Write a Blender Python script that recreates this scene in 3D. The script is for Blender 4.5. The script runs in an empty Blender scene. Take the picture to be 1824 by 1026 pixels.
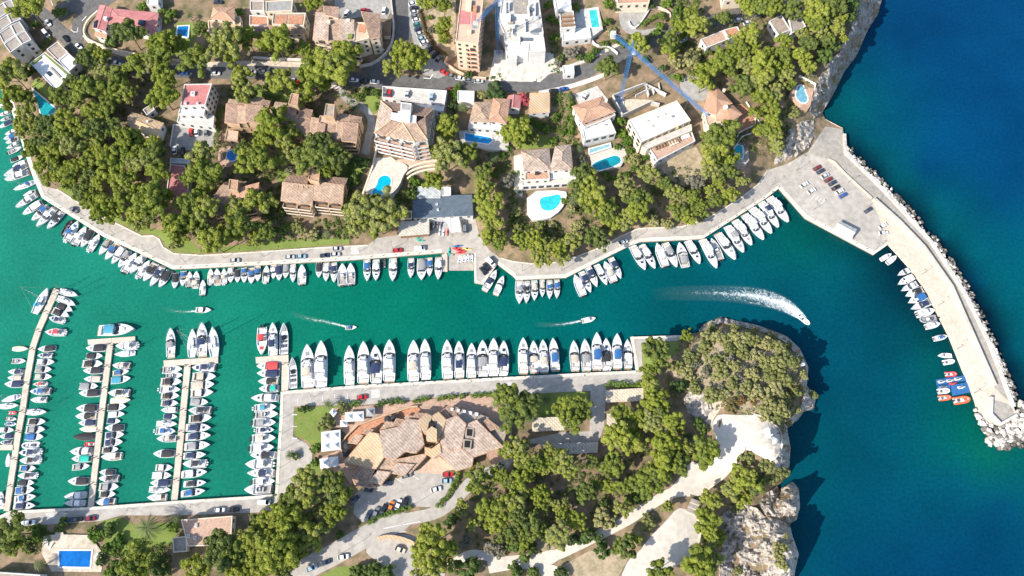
import bpy, math, random
import numpy as np
from mathutils import Vector, Matrix
from mathutils.geometry import delaunay_2d_cdt
random.seed(7); np.random.seed(7)
SC = bpy.context.scene
COL = SC.collection
# ------------------------------------------------------------------ camera, sky, sun, exposure
HC, FP, TH = 300.0, 1300.0, math.radians(20.0)
CT, ST = math.cos(TH), math.sin(TH)
cam_d = bpy.data.cameras.new('camera'); cam = bpy.data.objects.new('camera', cam_d); COL.objects.link(cam)
cam.location = (0, 0, HC); cam.rotation_euler = (TH, 0, 0)
cam_d.sensor_width = 36.0; cam_d.lens = 36.0*FP/1824.0; cam_d.clip_start = 1.0; cam_d.clip_end = 20000.0
SC.camera = cam
SUN_EL = math.radians(37.0); SUN_DIR = Vector((-0.857, -0.515, 0)).normalized()
world = bpy.data.worlds.new('World'); SC.world = world; world.use_nodes = True
wn = world.node_tree
sky = wn.nodes.new('ShaderNodeTexSky'); sky.sky_type = 'NISHITA'; sky.sun_disc = False
sky.sun_elevation = SUN_EL; sky.sun_rotation = math.atan2(SUN_DIR.x, SUN_DIR.y)
bg = wn.nodes['Background']; bg.inputs['Strength'].default_value = 0.15
wn.links.new(sky.outputs[0], bg.inputs['Color'])
sun_d = bpy.data.lights.new('sun', 'SUN'); sun_d.energy = 4.4; sun_d.angle = math.radians(0.55); sun_d.color = (1.0, 0.94, 0.85)
sun = bpy.data.objects.new('sun', sun_d); COL.objects.link(sun)
ldir = Vector((-SUN_DIR.x*math.cos(SUN_EL), -SUN_DIR.y*math.cos(SUN_EL), -math.sin(SUN_EL)))
sun.rotation_euler = ldir.to_track_quat('-Z', 'Y').to_euler(); sun.location = (-200, -120, 250)
SC.view_settings.view_transform = 'Standard'; SC.view_settings.look = 'None'
SC.view_settings.gamma = 1.0; SC.view_settings.exposure = 0.88
SC.cycles.max_bounces = 5; SC.cycles.diffuse_bounces = 3; SC.cycles.transparent_max_bounces = 8

# ------------------------------------------------------------------ photo survey: pixel <-> place
def W(px, py, z):
    u = px-912.0; v = 513.0-py
    t = (HC-z)/(FP*CT - v*ST)
    return Vector((u*t, (v*CT + FP*ST)*t, z))
def proj(p):
    x, y, z = p[0], p[1], p[2]-HC
    dz = y*ST - z*CT            # depth along view
    v = (y*CT + z*ST)/dz*FP; u = x/dz*FP
    return 912+u, 513-v
def ZM(ox, oy, f, pts): return [(ox+x/f, oy+y/f) for x, y in pts]

# ------------------------------------------------------------------ coast lines (px, py, z)
Q = 1.5
NORTH = [(-260,-300,9),(-260,120,1),(-10,140,Q),(18,185,Q),(42,266,Q),(57,311,Q),(74,352,Q),(182,420,Q),(253,453,Q),(307,479,Q),(455,472,Q),(632,462,Q),
 (787,450,Q),(797,450,Q),(844,450,Q),(845,503,Q),(861,506,Q),(886,470,Q),(914,491,Q),(920,498,Q),(1009,494,Q),(1125,436,Q),(1143,430,Q),(1252,425,Q),
 (1364,353,Q),(1388,335,Q),(1435,388,Q),(1557,453,Q),(1584,434,Q),(1617,470,Q),(1649,512,Q),(1693,599,Q),(1739,713,Q),(1744,735,Q),(1762,754,Q),(1782,758,Q),(1811,740,Q),
 (1806,725,Q),(1762,611,Q),(1719,523,Q),(1659,430,Q),(1567,331,Q),(1507,275,Q),(1501,228,Q),(1470,212,Q),(1465,200,-.5),(1486,165,-.5),(1506,124,-.5),
 (1526,99,-.5),(1546,53,-.5),(1564,25,-.5),(1576,-20,-.5),(1600,-120,-.5),(1640,-300,-.5)]
SOUTH = [(-260,1250,2),(-260,925,Q),(0,918,Q),(18,910,Q),(162,903,Q),(317,892,Q),(460,883,Q),(490,880,Q),(494,810,Q),(498,747,Q),(500,698,Q),(513,696,Q),(637,686,Q),(784,678,Q),(912,671,Q),
 (1062,663,Q),(1133,660,Q),(1123,600,Q),(1214,597,Q),(1243,592,-.5),(1248,581,-.5),(1268,570,-.5),(1285,564,-.5),(1310,571,-.5),(1341,577,-.5),(1370,586,-.5),(1402,599,-.5),(1425,621,-.5),(1440,654,-.5),
 (1437,687,-.5),(1454,705,-.5),(1450,728,-.5),(1432,733,-.5),(1422,747,-.5),(1402,763,-.5),(1408,796,-.5),(1406,832,-.5),(1404,850,-.5),(1384,866,-.5),(1390,874,-.5),
 (1411,857,-.5),(1423,870,-.5),(1425,904,-.5),(1419,926,-.5),(1407,933,-.5),(1411,952,-.5),(1423,987,-.5),(1417,1013,-.5),(1413,1040,-.5),(1400,1120,-.5),(1390,1250,-.5)]
CP = []
for line in (NORTH, SOUTH):
    for a, b in zip(line[:-1], line[1:]):
        n = max(1, int(math.hypot(b[0]-a[0], b[1]-a[1])/25))
        for i in range(n):
            f = i/n; CP.append((a[0]+(b[0]-a[0])*f, a[1]+(b[1]-a[1])*f, a[2]+(b[2]-a[2])*f))
for s in ('76 331 1.5 101 337 1.6 144 364 1.6 195 392 1.6 253 421 1.7 289 437 1.7 360 454 1.7 460 449 1.7 560 442 1.7 655 437 1.7 700 425 1.8 790 405 1.8 850 400 2 870 440 1.8 948 470 1.8 1072 440 1.8 1138 407 1.8 1214 404 1.8 1260 389 1.8 1315 356 1.8 1351 328 1.8 1371 300 1.8 1402 293 1.8 1440 272 1.8 1480 250 1.8 1530 380 1.6 1600 440 1.5 1700 570 1.5 1760 690 1.5',
    # north hill
    '35 130 4 30 220 3 60 280 3 120 220 7 150 300 6 150 250 8 220 330 6 260 260 9 200 190 10 200 150 11 100 100 9 40 60 9 60 100 7 110 50 13 180 90 12 250 110 13 400 120 14 520 125 14 650 140 14 760 150 15 880 150 15 1000 140 15 1080 95 17 1200 40 19 1400 20 19 -200 -50 16 0 -50 15 300 0 17 600 0 18 730 0 18 900 0 20 1100 0 22 300 -200 26 900 -200 30 1300 -200 28',
    '340 250 9 480 230 9 440 360 5 560 350 5 640 300 9 680 330 9 700 375 3 790 380 1.9 790 330 6 850 250 10 870 390 4 960 300 8 980 370 7 1000 430 3.5 1080 290 9 1100 380 4 1180 230 11 1200 320 7 1280 230 12 1330 270 10 1300 340 4 1400 200 12 1420 165 13 1400 265 6 1430 245 6 300 420 2.5 420 420 3 540 420 2.5 920 450 2.5 1150 390 3.5 1230 370 4.5',
    # cliffs of the north shore
    '1450 185 12 1462 165 14 1480 130 16 1500 98 17 1520 60 17 1535 30 17 1544 -10 17 1560 -120 17 1450 100 17 1480 50 16 1470 -80 18',
    # south side
    '530 720 1.6 600 710 1.7 740 725 2.2 900 700 1.8 1060 690 1.8 600 800 2.4 560 870 2.2 640 850 3 720 850 3 800 860 3.2 880 800 2.8 700 900 3.4 600 960 3.6 620 1000 4 700 960 4.5 790 900 4 830 980 6 780 1020 5 900 1000 7 1000 980 9 1100 930 11 1200 850 13 1290 800 16.5 1350 780 20 1330 740 17 1200 930 12 1280 650 12.5 1350 650 12 1400 700 11 1200 640 6 1150 615 1.7 1160 690 3.5 1000 850 5 950 780 2.6 1050 780 2.6 1060 730 2 1100 720 3 1120 800 6 900 900 5 1240 740 11 1300 600 9 1262 596 6 1340 600 11 1390 618 12 1420 640 14 1429 675 14 1440 708 11 1415 728 13 1396 748 17 1399 790 22 1398 820 20 1384 848 17 1290 880 9 1290 980 7 1413 880 16 1419 905 17 1370 930 9 1403 950 16 1417 985 18 1411 1015 17 1340 900 6 1330 960 5 1320 1010 6 1360 1010 8 130 990 2 20 980 2.2 300 950 2 450 980 2.5 100 945 1.7 400 905 1.6 240 915 1.6 0 1200 4 600 1200 6 1100 1200 12 1300 1200 9'):
    v = [float(a) for a in s.split()]
    CP += [tuple(v[i:i+3]) for i in range(0, len(v), 3)]
CP = np.array(CP)
_, ui = np.unique(np.round(CP[:, :2]/4), axis=0, return_index=True); CP = CP[ui]
_d = np.linalg.norm(CP[:, None, :2]-CP[None, :, :2], axis=2)
_w = np.linalg.solve(_d + 1e-6*np.eye(len(CP)), CP[:, 2]-2.0)
GX0, GY0, GS = -280, -320, 6
gxs = np.arange(GX0, 2100, GS); gys = np.arange(GY0, 1270, GS)
HG = np.zeros((len(gys), len(gxs)))
for j, yy in enumerate(gys):
    HG[j] = np.hypot(gxs[:, None]-CP[None, :, 0], yy-CP[None, :, 1]) @ _w + 2.0
HG = np.clip(HG, -1.0, 34)
def T(px, py):
    fx = min(max((px-GX0)/GS, 0), len(gxs)-1.001); fy = min(max((py-GY0)/GS, 0), len(gys)-1.001)
    i, j = int(fx), int(fy); a, b = fx-i, fy-j
    return float((HG[j, i]*(1-a)+HG[j, i+1]*a)*(1-b) + (HG[j+1, i]*(1-a)+HG[j+1, i+1]*a)*b)
def ground(px, py, dz=0.0): return W(px, py, T(px, py)+dz)
def under(px, py, h):
    """world ground point under a thing seen at (px,py) h metres above the ground"""
    zg = T(px, py)
    for _ in range(4):
        p = W(px, py, zg+h); qx, qy = proj((p.x, p.y, zg)); zg = T(qx, qy)
    p = W(px, py, zg+h); return Vector((p.x, p.y, zg))

# ------------------------------------------------------------------ materials
MATS = {}
def mat(name, col, rough=0.7, var=0.12, scale=1.0, bump=0.0, spec=0.3, col2=None, metal=0.0, coords='pos', detail=4, scale2=None, bscale=None):
    if name in MATS: return MATS[name]
    m = bpy.data.materials.new(name); m.use_nodes = True; nt = m.node_tree; N = nt.nodes; L = nt.links
    b = N['Principled BSDF']; b.inputs['Roughness'].default_value = rough; b.inputs['Specular IOR Level'].default_value = spec; b.inputs['Metallic'].default_value = metal
    geo = N.new('ShaderNodeNewGeometry'); src = geo.outputs['Position']
    if coords == 'obj':
        tc = N.new('ShaderNodeTexCoord'); src = tc.outputs['Object']
    n1 = N.new('ShaderNodeTexNoise'); n1.inputs['Scale'].default_value = scale; n1.inputs['Detail'].default_value = detail; n1.inputs['Roughness'].default_value = 0.65
    L.new(src, n1.inputs['Vector'])
    r = N.new('ShaderNodeMapRange'); r.inputs[1].default_value = 0.36; r.inputs[2].default_value = 0.64
    L.new(n1.outputs['Fac'], r.inputs[0])
    mix = N.new('ShaderNodeMix'); mix.data_type = 'RGBA'
    c = col; c2 = col2 if col2 else tuple(max(0, x*(1-2*var)) for x in c); ca = c if col2 else tuple(min(1, x*(1+var)) for x in c)
    mix.inputs[6].default_value = (*ca, 1); mix.inputs[7].default_value = (*c2, 1)
    L.new(r.outputs[0], mix.inputs[0]); out = mix.outputs[2]
    n2 = N.new('ShaderNodeTexNoise'); n2.inputs['Scale'].default_value = scale2 or scale*0.13; n2.inputs['Detail'].default_value = 3
    L.new(src, n2.inputs['Vector'])
    r2 = N.new('ShaderNodeMapRange'); r2.inputs[1].default_value = 0.3; r2.inputs[2].default_value = 0.7; r2.inputs[3].default_value = 1-var; r2.inputs[4].default_value = 1+var*0.6
    L.new(n2.outputs['Fac'], r2.inputs[0])
    mul = N.new('ShaderNodeMix'); mul.data_type = 'RGBA'; mul.blend_type = 'MULTIPLY'; mul.inputs[0].default_value = 1
    L.new(out, mul.inputs[6]); L.new(r2.outputs[0], mul.inputs[7])
    fin = mul.outputs[2]
    if name.startswith('tile') or name in ('metalroof', 'shedroof', 'carportroof', 'slate'):          # rows of tiles or ribs
        wv = N.new('ShaderNodeTexWave'); wv.bands_direction = 'DIAGONAL'; wv.inputs['Scale'].default_value = 0.42; wv.inputs['Distortion'].default_value = 1.2; wv.inputs['Detail'].default_value = 3; wv.inputs['Detail Scale'].default_value = 2.0; L.new(src, wv.inputs['Vector'])
        rw = N.new('ShaderNodeMapRange'); rw.inputs[3].default_value = 0.80; rw.inputs[4].default_value = 1.12; L.new(wv.outputs['Fac'], rw.inputs[0]); mw = N.new('ShaderNodeMix'); mw.data_type = 'RGBA'; mw.blend_type = 'MULTIPLY'; mw.inputs[0].default_value = 1; L.new(fin, mw.inputs[6]); L.new(rw.outputs[0], mw.inputs[7]); fin = mw.outputs[2]
    if name.startswith('rock') or name.startswith('boulder') or name == 'quaystone':      # wet, weedy tide band
        sp = N.new('ShaderNodeSeparateXYZ'); L.new(geo.outputs['Position'], sp.inputs[0]); wr = N.new('ShaderNodeMapRange'); wr.inputs[1].default_value = 0.25; wr.inputs[2].default_value = 1.1; wr.inputs[3].default_value = 0.22; wr.inputs[4].default_value = 1.0
        L.new(sp.outputs[2], wr.inputs[0]); m2 = N.new('ShaderNodeMix'); m2.data_type = 'RGBA'; m2.blend_type = 'MULTIPLY'; m2.inputs[0].default_value = 1; L.new(fin, m2.inputs[6]); L.new(wr.outputs[0], m2.inputs[7]); fin = m2.outputs[2]
    L.new(fin, b.inputs['Base Color'])
    if bump:
        bp = N.new('ShaderNodeBump'); bp.inputs['Strength'].default_value = bump; bp.inputs['Distance'].default_value = 0.3
        n3 = N.new('ShaderNodeTexNoise'); n3.inputs['Scale'].default_value = bscale or scale*1.7; n3.inputs['Detail'].default_value = 6; L.new(src, n3.inputs['Vector'])
        L.new(n3.outputs['Fac'], bp.inputs['Height']); L.new(bp.outputs[0], b.inputs['Normal'])
    MATS[name] = m; return m
def leaf_mat(name, cols, trans=0.25, scale=0.6):
    m = bpy.data.materials.new(name); m.use_nodes = True; nt = m.node_tree; N = nt.nodes; L = nt.links
    b = N['Principled BSDF']; b.inputs['Roughness'].default_value = 0.6; b.inputs['Specular IOR Level'].default_value = 0.2
    oi = N.new('ShaderNodeObjectInfo'); geo = N.new('ShaderNodeNewGeometry')
    rp = N.new('ShaderNodeValToRGB'); rp.color_ramp.interpolation = 'LINEAR'
    e = rp.color_ramp.elements
    while len(e) < len(cols): e.new(0.5)
    for i, c in enumerate(cols): e[i].position = i/(len(cols)-1); e[i].color = (*c, 1)
    nz = N.new('ShaderNodeTexNoise'); nz.inputs['Scale'].default_value = scale; nz.inputs['Detail'].default_value = 2; L.new(geo.outputs['Position'], nz.inputs['Vector'])
    a = N.new('ShaderNodeMath'); a.operation = 'MULTIPLY_ADD'; a.inputs[1].default_value = 1.1; a.inputs[2].default_value = -0.55; L.new(nz.outputs['Fac'], a.inputs[0])
    ad = N.new('ShaderNodeMath'); ad.operation = 'ADD'; ad.use_clamp = True; L.new(oi.outputs['Random'], ad.inputs[0]); L.new(a.outputs[0], ad.inputs[1])
    L.new(ad.outputs[0], rp.inputs[0]); L.new(rp.outputs[0], b.inputs['Base Color'])
    tr = N.new('ShaderNodeBsdfTranslucent'); L.new(rp.outputs[0], tr.inputs['Color'])
    mx = N.new('ShaderNodeMixShader'); mx.inputs[0].default_value = trans
    L.new(b.outputs[0], mx.inputs[1]); L.new(tr.outputs[0], mx.inputs[2]); L.new(mx.outputs[0], N['Material Output'].inputs[0])
    MATS[name] = m; return m
mat('earth', (0.31, 0.205, 0.135), 0.95, 0.22, 0.22, 0.5, col2=(0.105, 0.10, 0.045), scale2=0.05, detail=8)
mat('rock', (0.52, 0.465, 0.40), 0.95, 0.26, 0.6, 1.0, col2=(0.17, 0.15, 0.13), detail=9)
mat('rockgrey', (0.36, 0.335, 0.30), 0.95, 0.25, 0.5, 0.9, col2=(0.14, 0.125, 0.11), detail=9)
mat('boulder', (0.64, 0.58, 0.51), 0.9, 0.15, 0.5, 0.4, col2=(0.40, 0.36, 0.31))
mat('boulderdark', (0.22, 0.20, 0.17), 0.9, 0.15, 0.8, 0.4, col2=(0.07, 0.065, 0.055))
mat('asphalt', (0.115, 0.11, 0.105), 0.9, 0.12, 0.5, 0.1, scale2=0.05)
mat('promasphalt', (0.385, 0.35, 0.305), 0.9, 0.09, 0.4, 0.1, scale2=0.04)
mat('courtyard', (0.30, 0.285, 0.26), 0.9, 0.1, 0.5, 0.05)
mat('quaystone', (0.64, 0.565, 0.465), 0.9, 0.12, 0.8, 0.15, scale2=0.15)
mat('breakconc', (0.56, 0.48, 0.385), 0.9, 0.1, 0.5, 0.15, scale2=0.06, col2=(0.46, 0.39, 0.31))
mat('breakroad', (0.34, 0.31, 0.265), 0.9, 0.1, 0.5, 0.1, scale2=0.06)
mat('paleconc', (0.50, 0.47, 0.425), 0.85, 0.1, 0.6, 0.1)
mat('creampath', (0.54, 0.485, 0.41), 0.9, 0.07, 0.5, 0.05, scale2=0.05)
mat('sandpath', (0.52, 0.44, 0.34), 0.95, 0.12, 0.6, 0.15)
mat('drygrass', (0.40, 0.31, 0.21), 0.95, 0.2, 0.5, 0.3, col2=(0.24, 0.20, 0.12))
mat('peachpave', (0.52, 0.37, 0.27), 0.9, 0.1, 1.2, 0.05)
mat('pinkpave', (0.45, 0.30, 0.22), 0.9, 0.12, 1.0, 0.05)
mat('terracotta', (0.45, 0.22, 0.13), 0.9, 0.15, 1.2, 0.1)
mat('redroof', (0.50, 0.20, 0.185), 0.85, 0.12, 0.8, 0.1, col2=(0.40, 0.15, 0.14))
mat('lawn', (0.13, 0.20, 0.035), 0.95, 0.2, 0.9, 0.4, col2=(0.19, 0.21, 0.055), scale2=0.12)
mat('white', (0.66, 0.65, 0.63), 0.6, 0.05, 0.5)
mat('whitewall', (0.60, 0.58, 0.55), 0.8, 0.06, 0.4)
mat('creamwall', (0.66, 0.56, 0.43), 0.85, 0.07, 0.4)
mat('orangewall', (0.46, 0.32, 0.20), 0.85, 0.08, 0.4)
mat('pinkwall', (0.68, 0.47, 0.34), 0.85, 0.06, 0.4)
mat('tile', (0.38, 0.245, 0.17), 0.9, 0.22, 0.8, 0.5, col2=(0.19, 0.135, 0.105), detail=7, scale2=0.25)
mat('tiletan', (0.46, 0.325, 0.225), 0.9, 0.22, 0.8, 0.5, col2=(0.27, 0.195, 0.145), detail=7, scale2=0.25)
mat('tilepale', (0.47, 0.375, 0.30), 0.9, 0.22, 0.8, 0.5, col2=(0.28, 0.21, 0.165), detail=7, scale2=0.25)
mat('tilesand', (0.52, 0.39, 0.25), 0.9, 0.22, 0.8, 0.4, col2=(0.47, 0.32, 0.18), detail=7)
mat('tileorange', (0.47, 0.30, 0.205), 0.9, 0.22, 0.8, 0.4, col2=(0.40, 0.215, 0.13), detail=7)
mat('tilelichen', (0.40, 0.35, 0.28), 0.9, 0.22, 0.8, 0.5, col2=(0.50, 0.32, 0.14), detail=7)
mat('roofbrown', (0.33, 0.27, 0.215), 0.9, 0.12, 0.8, 0.1)
mat('roofgreybrown', (0.30, 0.265, 0.23), 0.9, 0.1, 0.8, 0.1)
mat('slate', (0.105, 0.135, 0.165), 0.6, 0.1, 0.6)
mat('metalroof', (0.47, 0.49, 0.48), 0.5, 0.15, 0.6)
mat('shedroof', (0.50, 0.455, 0.385), 0.8, 0.1, 0.8)
mat('carportroof', (0.58, 0.50, 0.38), 0.8, 0.1, 0.9)
mat('glassdark', (0.03, 0.035, 0.04), 0.15, 0.1, 1.0, spec=0.6)
mat('windowglass', (0.05, 0.06, 0.07), 0.2, 0.2, 1.0, spec=0.5)
mat('frame', (0.35, 0.27, 0.2), 0.6, 0.1)
mat('wood', (0.27, 0.16, 0.09), 0.7, 0.2, 3)
mat('teak', (0.36, 0.28, 0.20), 0.7, 0.12, 4, coords='obj')
mat('gel', (0.66, 0.66, 0.655), 0.28, 0.03, 0.4, spec=0.5)
mat('geldeck', (0.56, 0.56, 0.545), 0.5, 0.05, 0.8)
mat('cockpit', (0.30, 0.29, 0.28), 0.6, 0.15, 2)
mat('seat', (0.50, 0.46, 0.40), 0.6, 0.08, 2)
mat('darkseat', (0.10, 0.10, 0.105), 0.6, 0.2, 2)
mat('outboard', (0.03, 0.03, 0.032), 0.35, 0.1, spec=0.5)
mat('steel', (0.6, 0.6, 0.6), 0.3, 0.05, metal=0.8)
mat('lampmetal', (0.18, 0.19, 0.18), 0.5, 0.05, metal=0.4)
mat('bark', (0.17, 0.12, 0.085), 0.95, 0.25, 2, 0.5)
mat('palebark', (0.33, 0.27, 0.21), 0.95, 0.2, 2, 0.5)
mat('craneblue', (0.03, 0.16, 0.38), 0.5, 0.1)
mat('tyre', (0.02, 0.02, 0.02), 0.9, 0.1)
mat('line', (0.72, 0.70, 0.66), 0.8, 0.15, 2)
mat('black', (0.012, 0.012, 0.013), 0.8, 0.1)
mat('solar', (0.02, 0.03, 0.06), 0.2, 0.2, 2, spec=0.6)
for k, c in dict(w=(0.72,0.72,0.71), n=(0.022,0.035,0.085), k=(0.03,0.03,0.033), b=(0.03,0.12,0.30), g=(0.27,0.27,0.265), t=(0.50,0.43,0.34),
                 c=(0.06,0.28,0.38), r=(0.62,0.06,0.06), e=(0.02,0.40,0.30), o=(0.70,0.13,0.04), y=(0.75,0.55,0.12), d=(0.68,0.61,0.43), s=(0.55,0.57,0.58)).items():
    mat('cv_'+k, c, 0.75, 0.08, 1.2)
leaf_mat('leafpine', [(0.15,0.19,0.055),(0.215,0.26,0.048),(0.265,0.31,0.046),(0.33,0.36,0.06),(0.31,0.325,0.11)], 0.42, 0.35)
leaf_mat('leafolive', [(0.17,0.19,0.06),(0.25,0.255,0.085),(0.34,0.32,0.14)])
leaf_mat('leafdark', [(0.06,0.10,0.03),(0.095,0.145,0.032),(0.13,0.175,0.036)])
leaf_mat('leafgrey', [(0.15,0.155,0.10),(0.20,0.195,0.14),(0.24,0.22,0.17)])
leaf_mat('leafbright', [(0.08,0.15,0.02),(0.12,0.20,0.028),(0.15,0.22,0.03)])
leaf_mat('leafred', [(0.34,0.055,0.075),(0.42,0.08,0.10),(0.34,0.10,0.06)])
leaf_mat('leafrust', [(0.24,0.10,0.05),(0.20,0.13,0.05),(0.16,0.14,0.05)])
leaf_mat('leafpalm', [(0.09,0.13,0.045),(0.13,0.165,0.06),(0.17,0.19,0.08)])

# ------------------------------------------------------------------ mesh helpers
class MB:
    def __init__(s): s.v = []; s.f = []; s.m = []; s.mats = []
    def mi(s, m):
        if m not in s.mats: s.mats.append(m)
        return s.mats.index(m)
    def face(s, pts, m):
        b = len(s.v); s.v += [tuple(p) for p in pts]; s.f.append(tuple(range(b, b+len(pts)))); s.m.append(s.mi(m))
    def rings(s, rings, m, cap0=False, cap1=False, closed=True):
        b = len(s.v); n = len(rings[0]); k = s.mi(m)
        for r in rings: s.v += [tuple(p) for p in r]
        for i in range(len(rings)-1):
            for j in range(n if closed else n-1):
                a = b+i*n+j; c = b+i*n+(j+1) % n
                s.f.append((a, c, c+n, a+n)); s.m.append(k)
        if cap0: s.f.append(tuple(b+j for j in reversed(range(n)))); s.m.append(k)
        if cap1: s.f.append(tuple(b+(len(rings)-1)*n+j for j in range(n))); s.m.append(k)
    def prism(s, poly, z0, z1, m, top=True, bot=False, sc=1.0):
        cx = sum(p[0] for p in poly)/len(poly); cy = sum(p[1] for p in poly)/len(poly)
        s.rings([[(p[0], p[1], z0) for p in poly], [(cx+(p[0]-cx)*sc, cy+(p[1]-cy)*sc, z1) for p in poly]], m, bot, top)
    def box(s, x0, x1, y0, y1, z0, z1, m, tx=0.0, ty=0.0):
        s.rings([[(x0,y0,z0),(x1,y0,z0),(x1,y1,z0),(x0,y1,z0)], [(x0+tx,y0+ty,z1),(x1-tx,y0+ty,z1),(x1-tx,y1-ty,z1),(x0+tx,y1-ty,z1)]], m, True, True)
    def tube(s, p0, p1, r0, m, r1=None, n=6, caps=True):
        p0 = Vector(p0); p1 = Vector(p1); d = (p1-p0)
        if d.length < 1e-6: return
        d.normalize(); a = d.orthogonal().normalized(); c = d.cross(a); r1 = r0 if r1 is None else r1
        R = lambda p, r: [p + (a*math.cos(2*math.pi*i/n) + c*math.sin(2*math.pi*i/n))*r for i in range(n)]
        s.rings([R(p0, r0), R(p1, r1)], m, caps, caps)
    def mesh(s, name, smooth=False):
        me = bpy.data.meshes.new(name); me.from_pydata(s.v, [], s.f)
        for k in s.mats: me.materials.append(MATS[k])
        me.polygons.foreach_set('material_index', s.m)
        if smooth: me.polygons.foreach_set('use_smooth', [True]*len(s.f))
        me.update(); return me
def link(name, data, parent=None, loc=None, rz=None, scale=None):
    o = bpy.data.objects.new(name, data); COL.objects.link(o)
    if parent is not None: o.parent = parent
    if loc is not None: o.location = loc
    if rz is not None: o.rotation_euler = (0, 0, rz)
    if scale is not None: o.scale = scale
    return o
REG = []
def tag(o, label, cat, group=None, kind=None, px=0):
    o['label'] = label
    if cat: o['category'] = cat
    if group: o['group'] = group
    if kind: o['kind'] = kind
    else: REG.append((o, label, px))
    return o
def struct(o, kind='structure'): o['kind'] = kind; return o
ORD = ['first','second','third','fourth','fifth','sixth','seventh','eighth','ninth','tenth','eleventh','twelfth','thirteenth','fourteenth','fifteenth','sixteenth','seventeenth','eighteenth','nineteenth','twentieth']
def ordn(i): return ORD[i] if i < len(ORD) else '%dth' % (i+1)

# ------------------------------------------------------------------ sheets laid on the terrain
def chaikin(pts, n=2, closed=True):
    for _ in range(n):
        out = []
        rng = range(len(pts)) if closed else range(len(pts)-1)
        if not closed: out.append(pts[0])
        for i in rng:
            a, b = pts[i], pts[(i+1) % len(pts)]
            out += [tuple(a[k]*.75+b[k]*.25 for k in range(len(a))), tuple(a[k]*.25+b[k]*.75 for k in range(len(a)))]
        if not closed: out.append(pts[-1])
        pts = out
    return pts
def inpoly(x, y, P):
    c = False; n = len(P); j = n-1
    for i in range(n):
        if (P[i][1] > y) != (P[j][1] > y) and x < (P[j][0]-P[i][0])*(y-P[i][1])/(P[j][1]-P[i][1])+P[i][0]: c = not c
        j = i
    return c
def dense(poly, step):
    out = []
    for i in range(len(poly)):
        a, b = poly[i], poly[(i+1) % len(poly)]
        n = max(1, int(math.hypot(b[0]-a[0], b[1]-a[1])/step))
        for k in range(n):
            f = k/n; out.append(tuple(a[q]+(b[q]-a[q])*f for q in range(len(a))))
    return out
def grid_inside(P, step):
    xs = [p[0] for p in P]; ys = [p[1] for p in P]
    gx = np.arange(min(xs)+step*.5, max(xs), step); gy = np.arange(min(ys)+step*.5, max(ys), step)
    X, Y = np.meshgrid(gx, gy); X = X + (np.random.rand(*X.shape)-.5)*step*.3; Y = Y + (np.random.rand(*Y.shape)-.5)*step*.3
    X = X.ravel(); Y = Y.ravel(); ins = np.zeros(len(X), bool); dmin = np.full(len(X), 1e9)
    for i in range(len(P)):
        x1, y1 = P[i][:2]; x2, y2 = P[(i+1) % len(P)][:2]
        if y1 != y2:
            cond = ((y1 > Y) != (y2 > Y)) & (X < (x2-x1)*(Y-y1)/(y2-y1)+x1); ins ^= cond
        dx, dy = x2-x1, y2-y1; l2 = dx*dx+dy*dy+1e-9
        t = np.clip(((X-x1)*dx+(Y-y1)*dy)/l2, 0, 1); dmin = np.minimum(dmin, np.hypot(X-x1-t*dx, Y-y1-t*dy))
    k = ins & (dmin > step*.45); return X[k], Y[k], dmin[k]
def sheet(name, poly, m, dz=0.06, step=7, skirt=0.0, zf=None, bz=None, noise=None, parent=None, smooth=False):
    """ground-hugging sheet of a pixel polygon; zf fixes a level; skirt adds edge walls"""
    P = dense([p[:2] for p in poly], step*1.2); n = len(P)
    if zf is None or noise:
        X, Y, D = grid_inside(P, step)
        pts = [Vector(p) for p in P] + [Vector((float(a), float(b))) for a, b in zip(X, Y)]
    else: pts = [Vector(p) for p in P]; D = []
    vs, es, fs, _, _, _ = delaunay_2d_cdt(pts, [(i, (i+1) % n) for i in range(n)], [list(range(n))], 1, 1e-4)
    b = MB(); k = b.mi(m)
    for p in vs:
        z = zf if zf is not None else T(p.x, p.y)+dz
        if noise: z += noise(p.x, p.y)
        b.v.append(tuple(W(p.x, p.y, z)))
    a0 = 0
    for f in fs:
        p0, p1, p2 = (Vector(b.v[i]) for i in f[:3])
        if (p1-p0).cross(p2-p0).z < 0: f = list(reversed(f))
        b.f.append(tuple(f)); b.m.append(k)
    if skirt:
        top = []
        for x, y in P:
            z = zf if zf is not None else T(x, y)+dz
            if noise: z += noise(x, y)
            top.append(W(x, y, z))
        if sum((top[i].x*top[(i+1) % n].y-top[(i+1) % n].x*top[i].y) for i in range(n)) < 0: top.reverse()
        b.rings([[(p.x, p.y, p.z-skirt) for p in top], [(p.x, p.y, p.z) for p in top]], m)
    o = link(name, b.mesh(name, smooth), parent)
    return o
def ribbon(pts, w, closed=False):
    """pixel polygon around a centre line; w = full width px (number or list)"""
    L, R = [], []; n = len(pts)
    for i, p in enumerate(pts):
        a = pts[max(0, i-1)]; b = pts[min(n-1, i+1)]
        dx, dy = b[0]-a[0], b[1]-a[1]; l = math.hypot(dx, dy) or 1
        hw = (w[min(len(w)-1, int(i*len(w)/n))] if isinstance(w, (list, tuple)) else w)/2
        L.append((p[0]-dy/l*hw, p[1]+dx/l*hw)); R.append((p[0]+dy/l*hw, p[1]-dx/l*hw))
    return L + R[::-1]
def edge_strip(pts, w):
    """strip on the one side of a polyline (px); w>0 to its right in image terms"""
    R = []; n = len(pts)
    for i, p in enumerate(pts):
        a = pts[max(0, i-1)]; b = pts[min(n-1, i+1)]
        dx, dy = b[0]-a[0], b[1]-a[1]; l = math.hypot(dx, dy) or 1
        R.append((p[0]+dy/l*w, p[1]-dx/l*w))
    return list(pts) + R[::-1]
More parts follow.
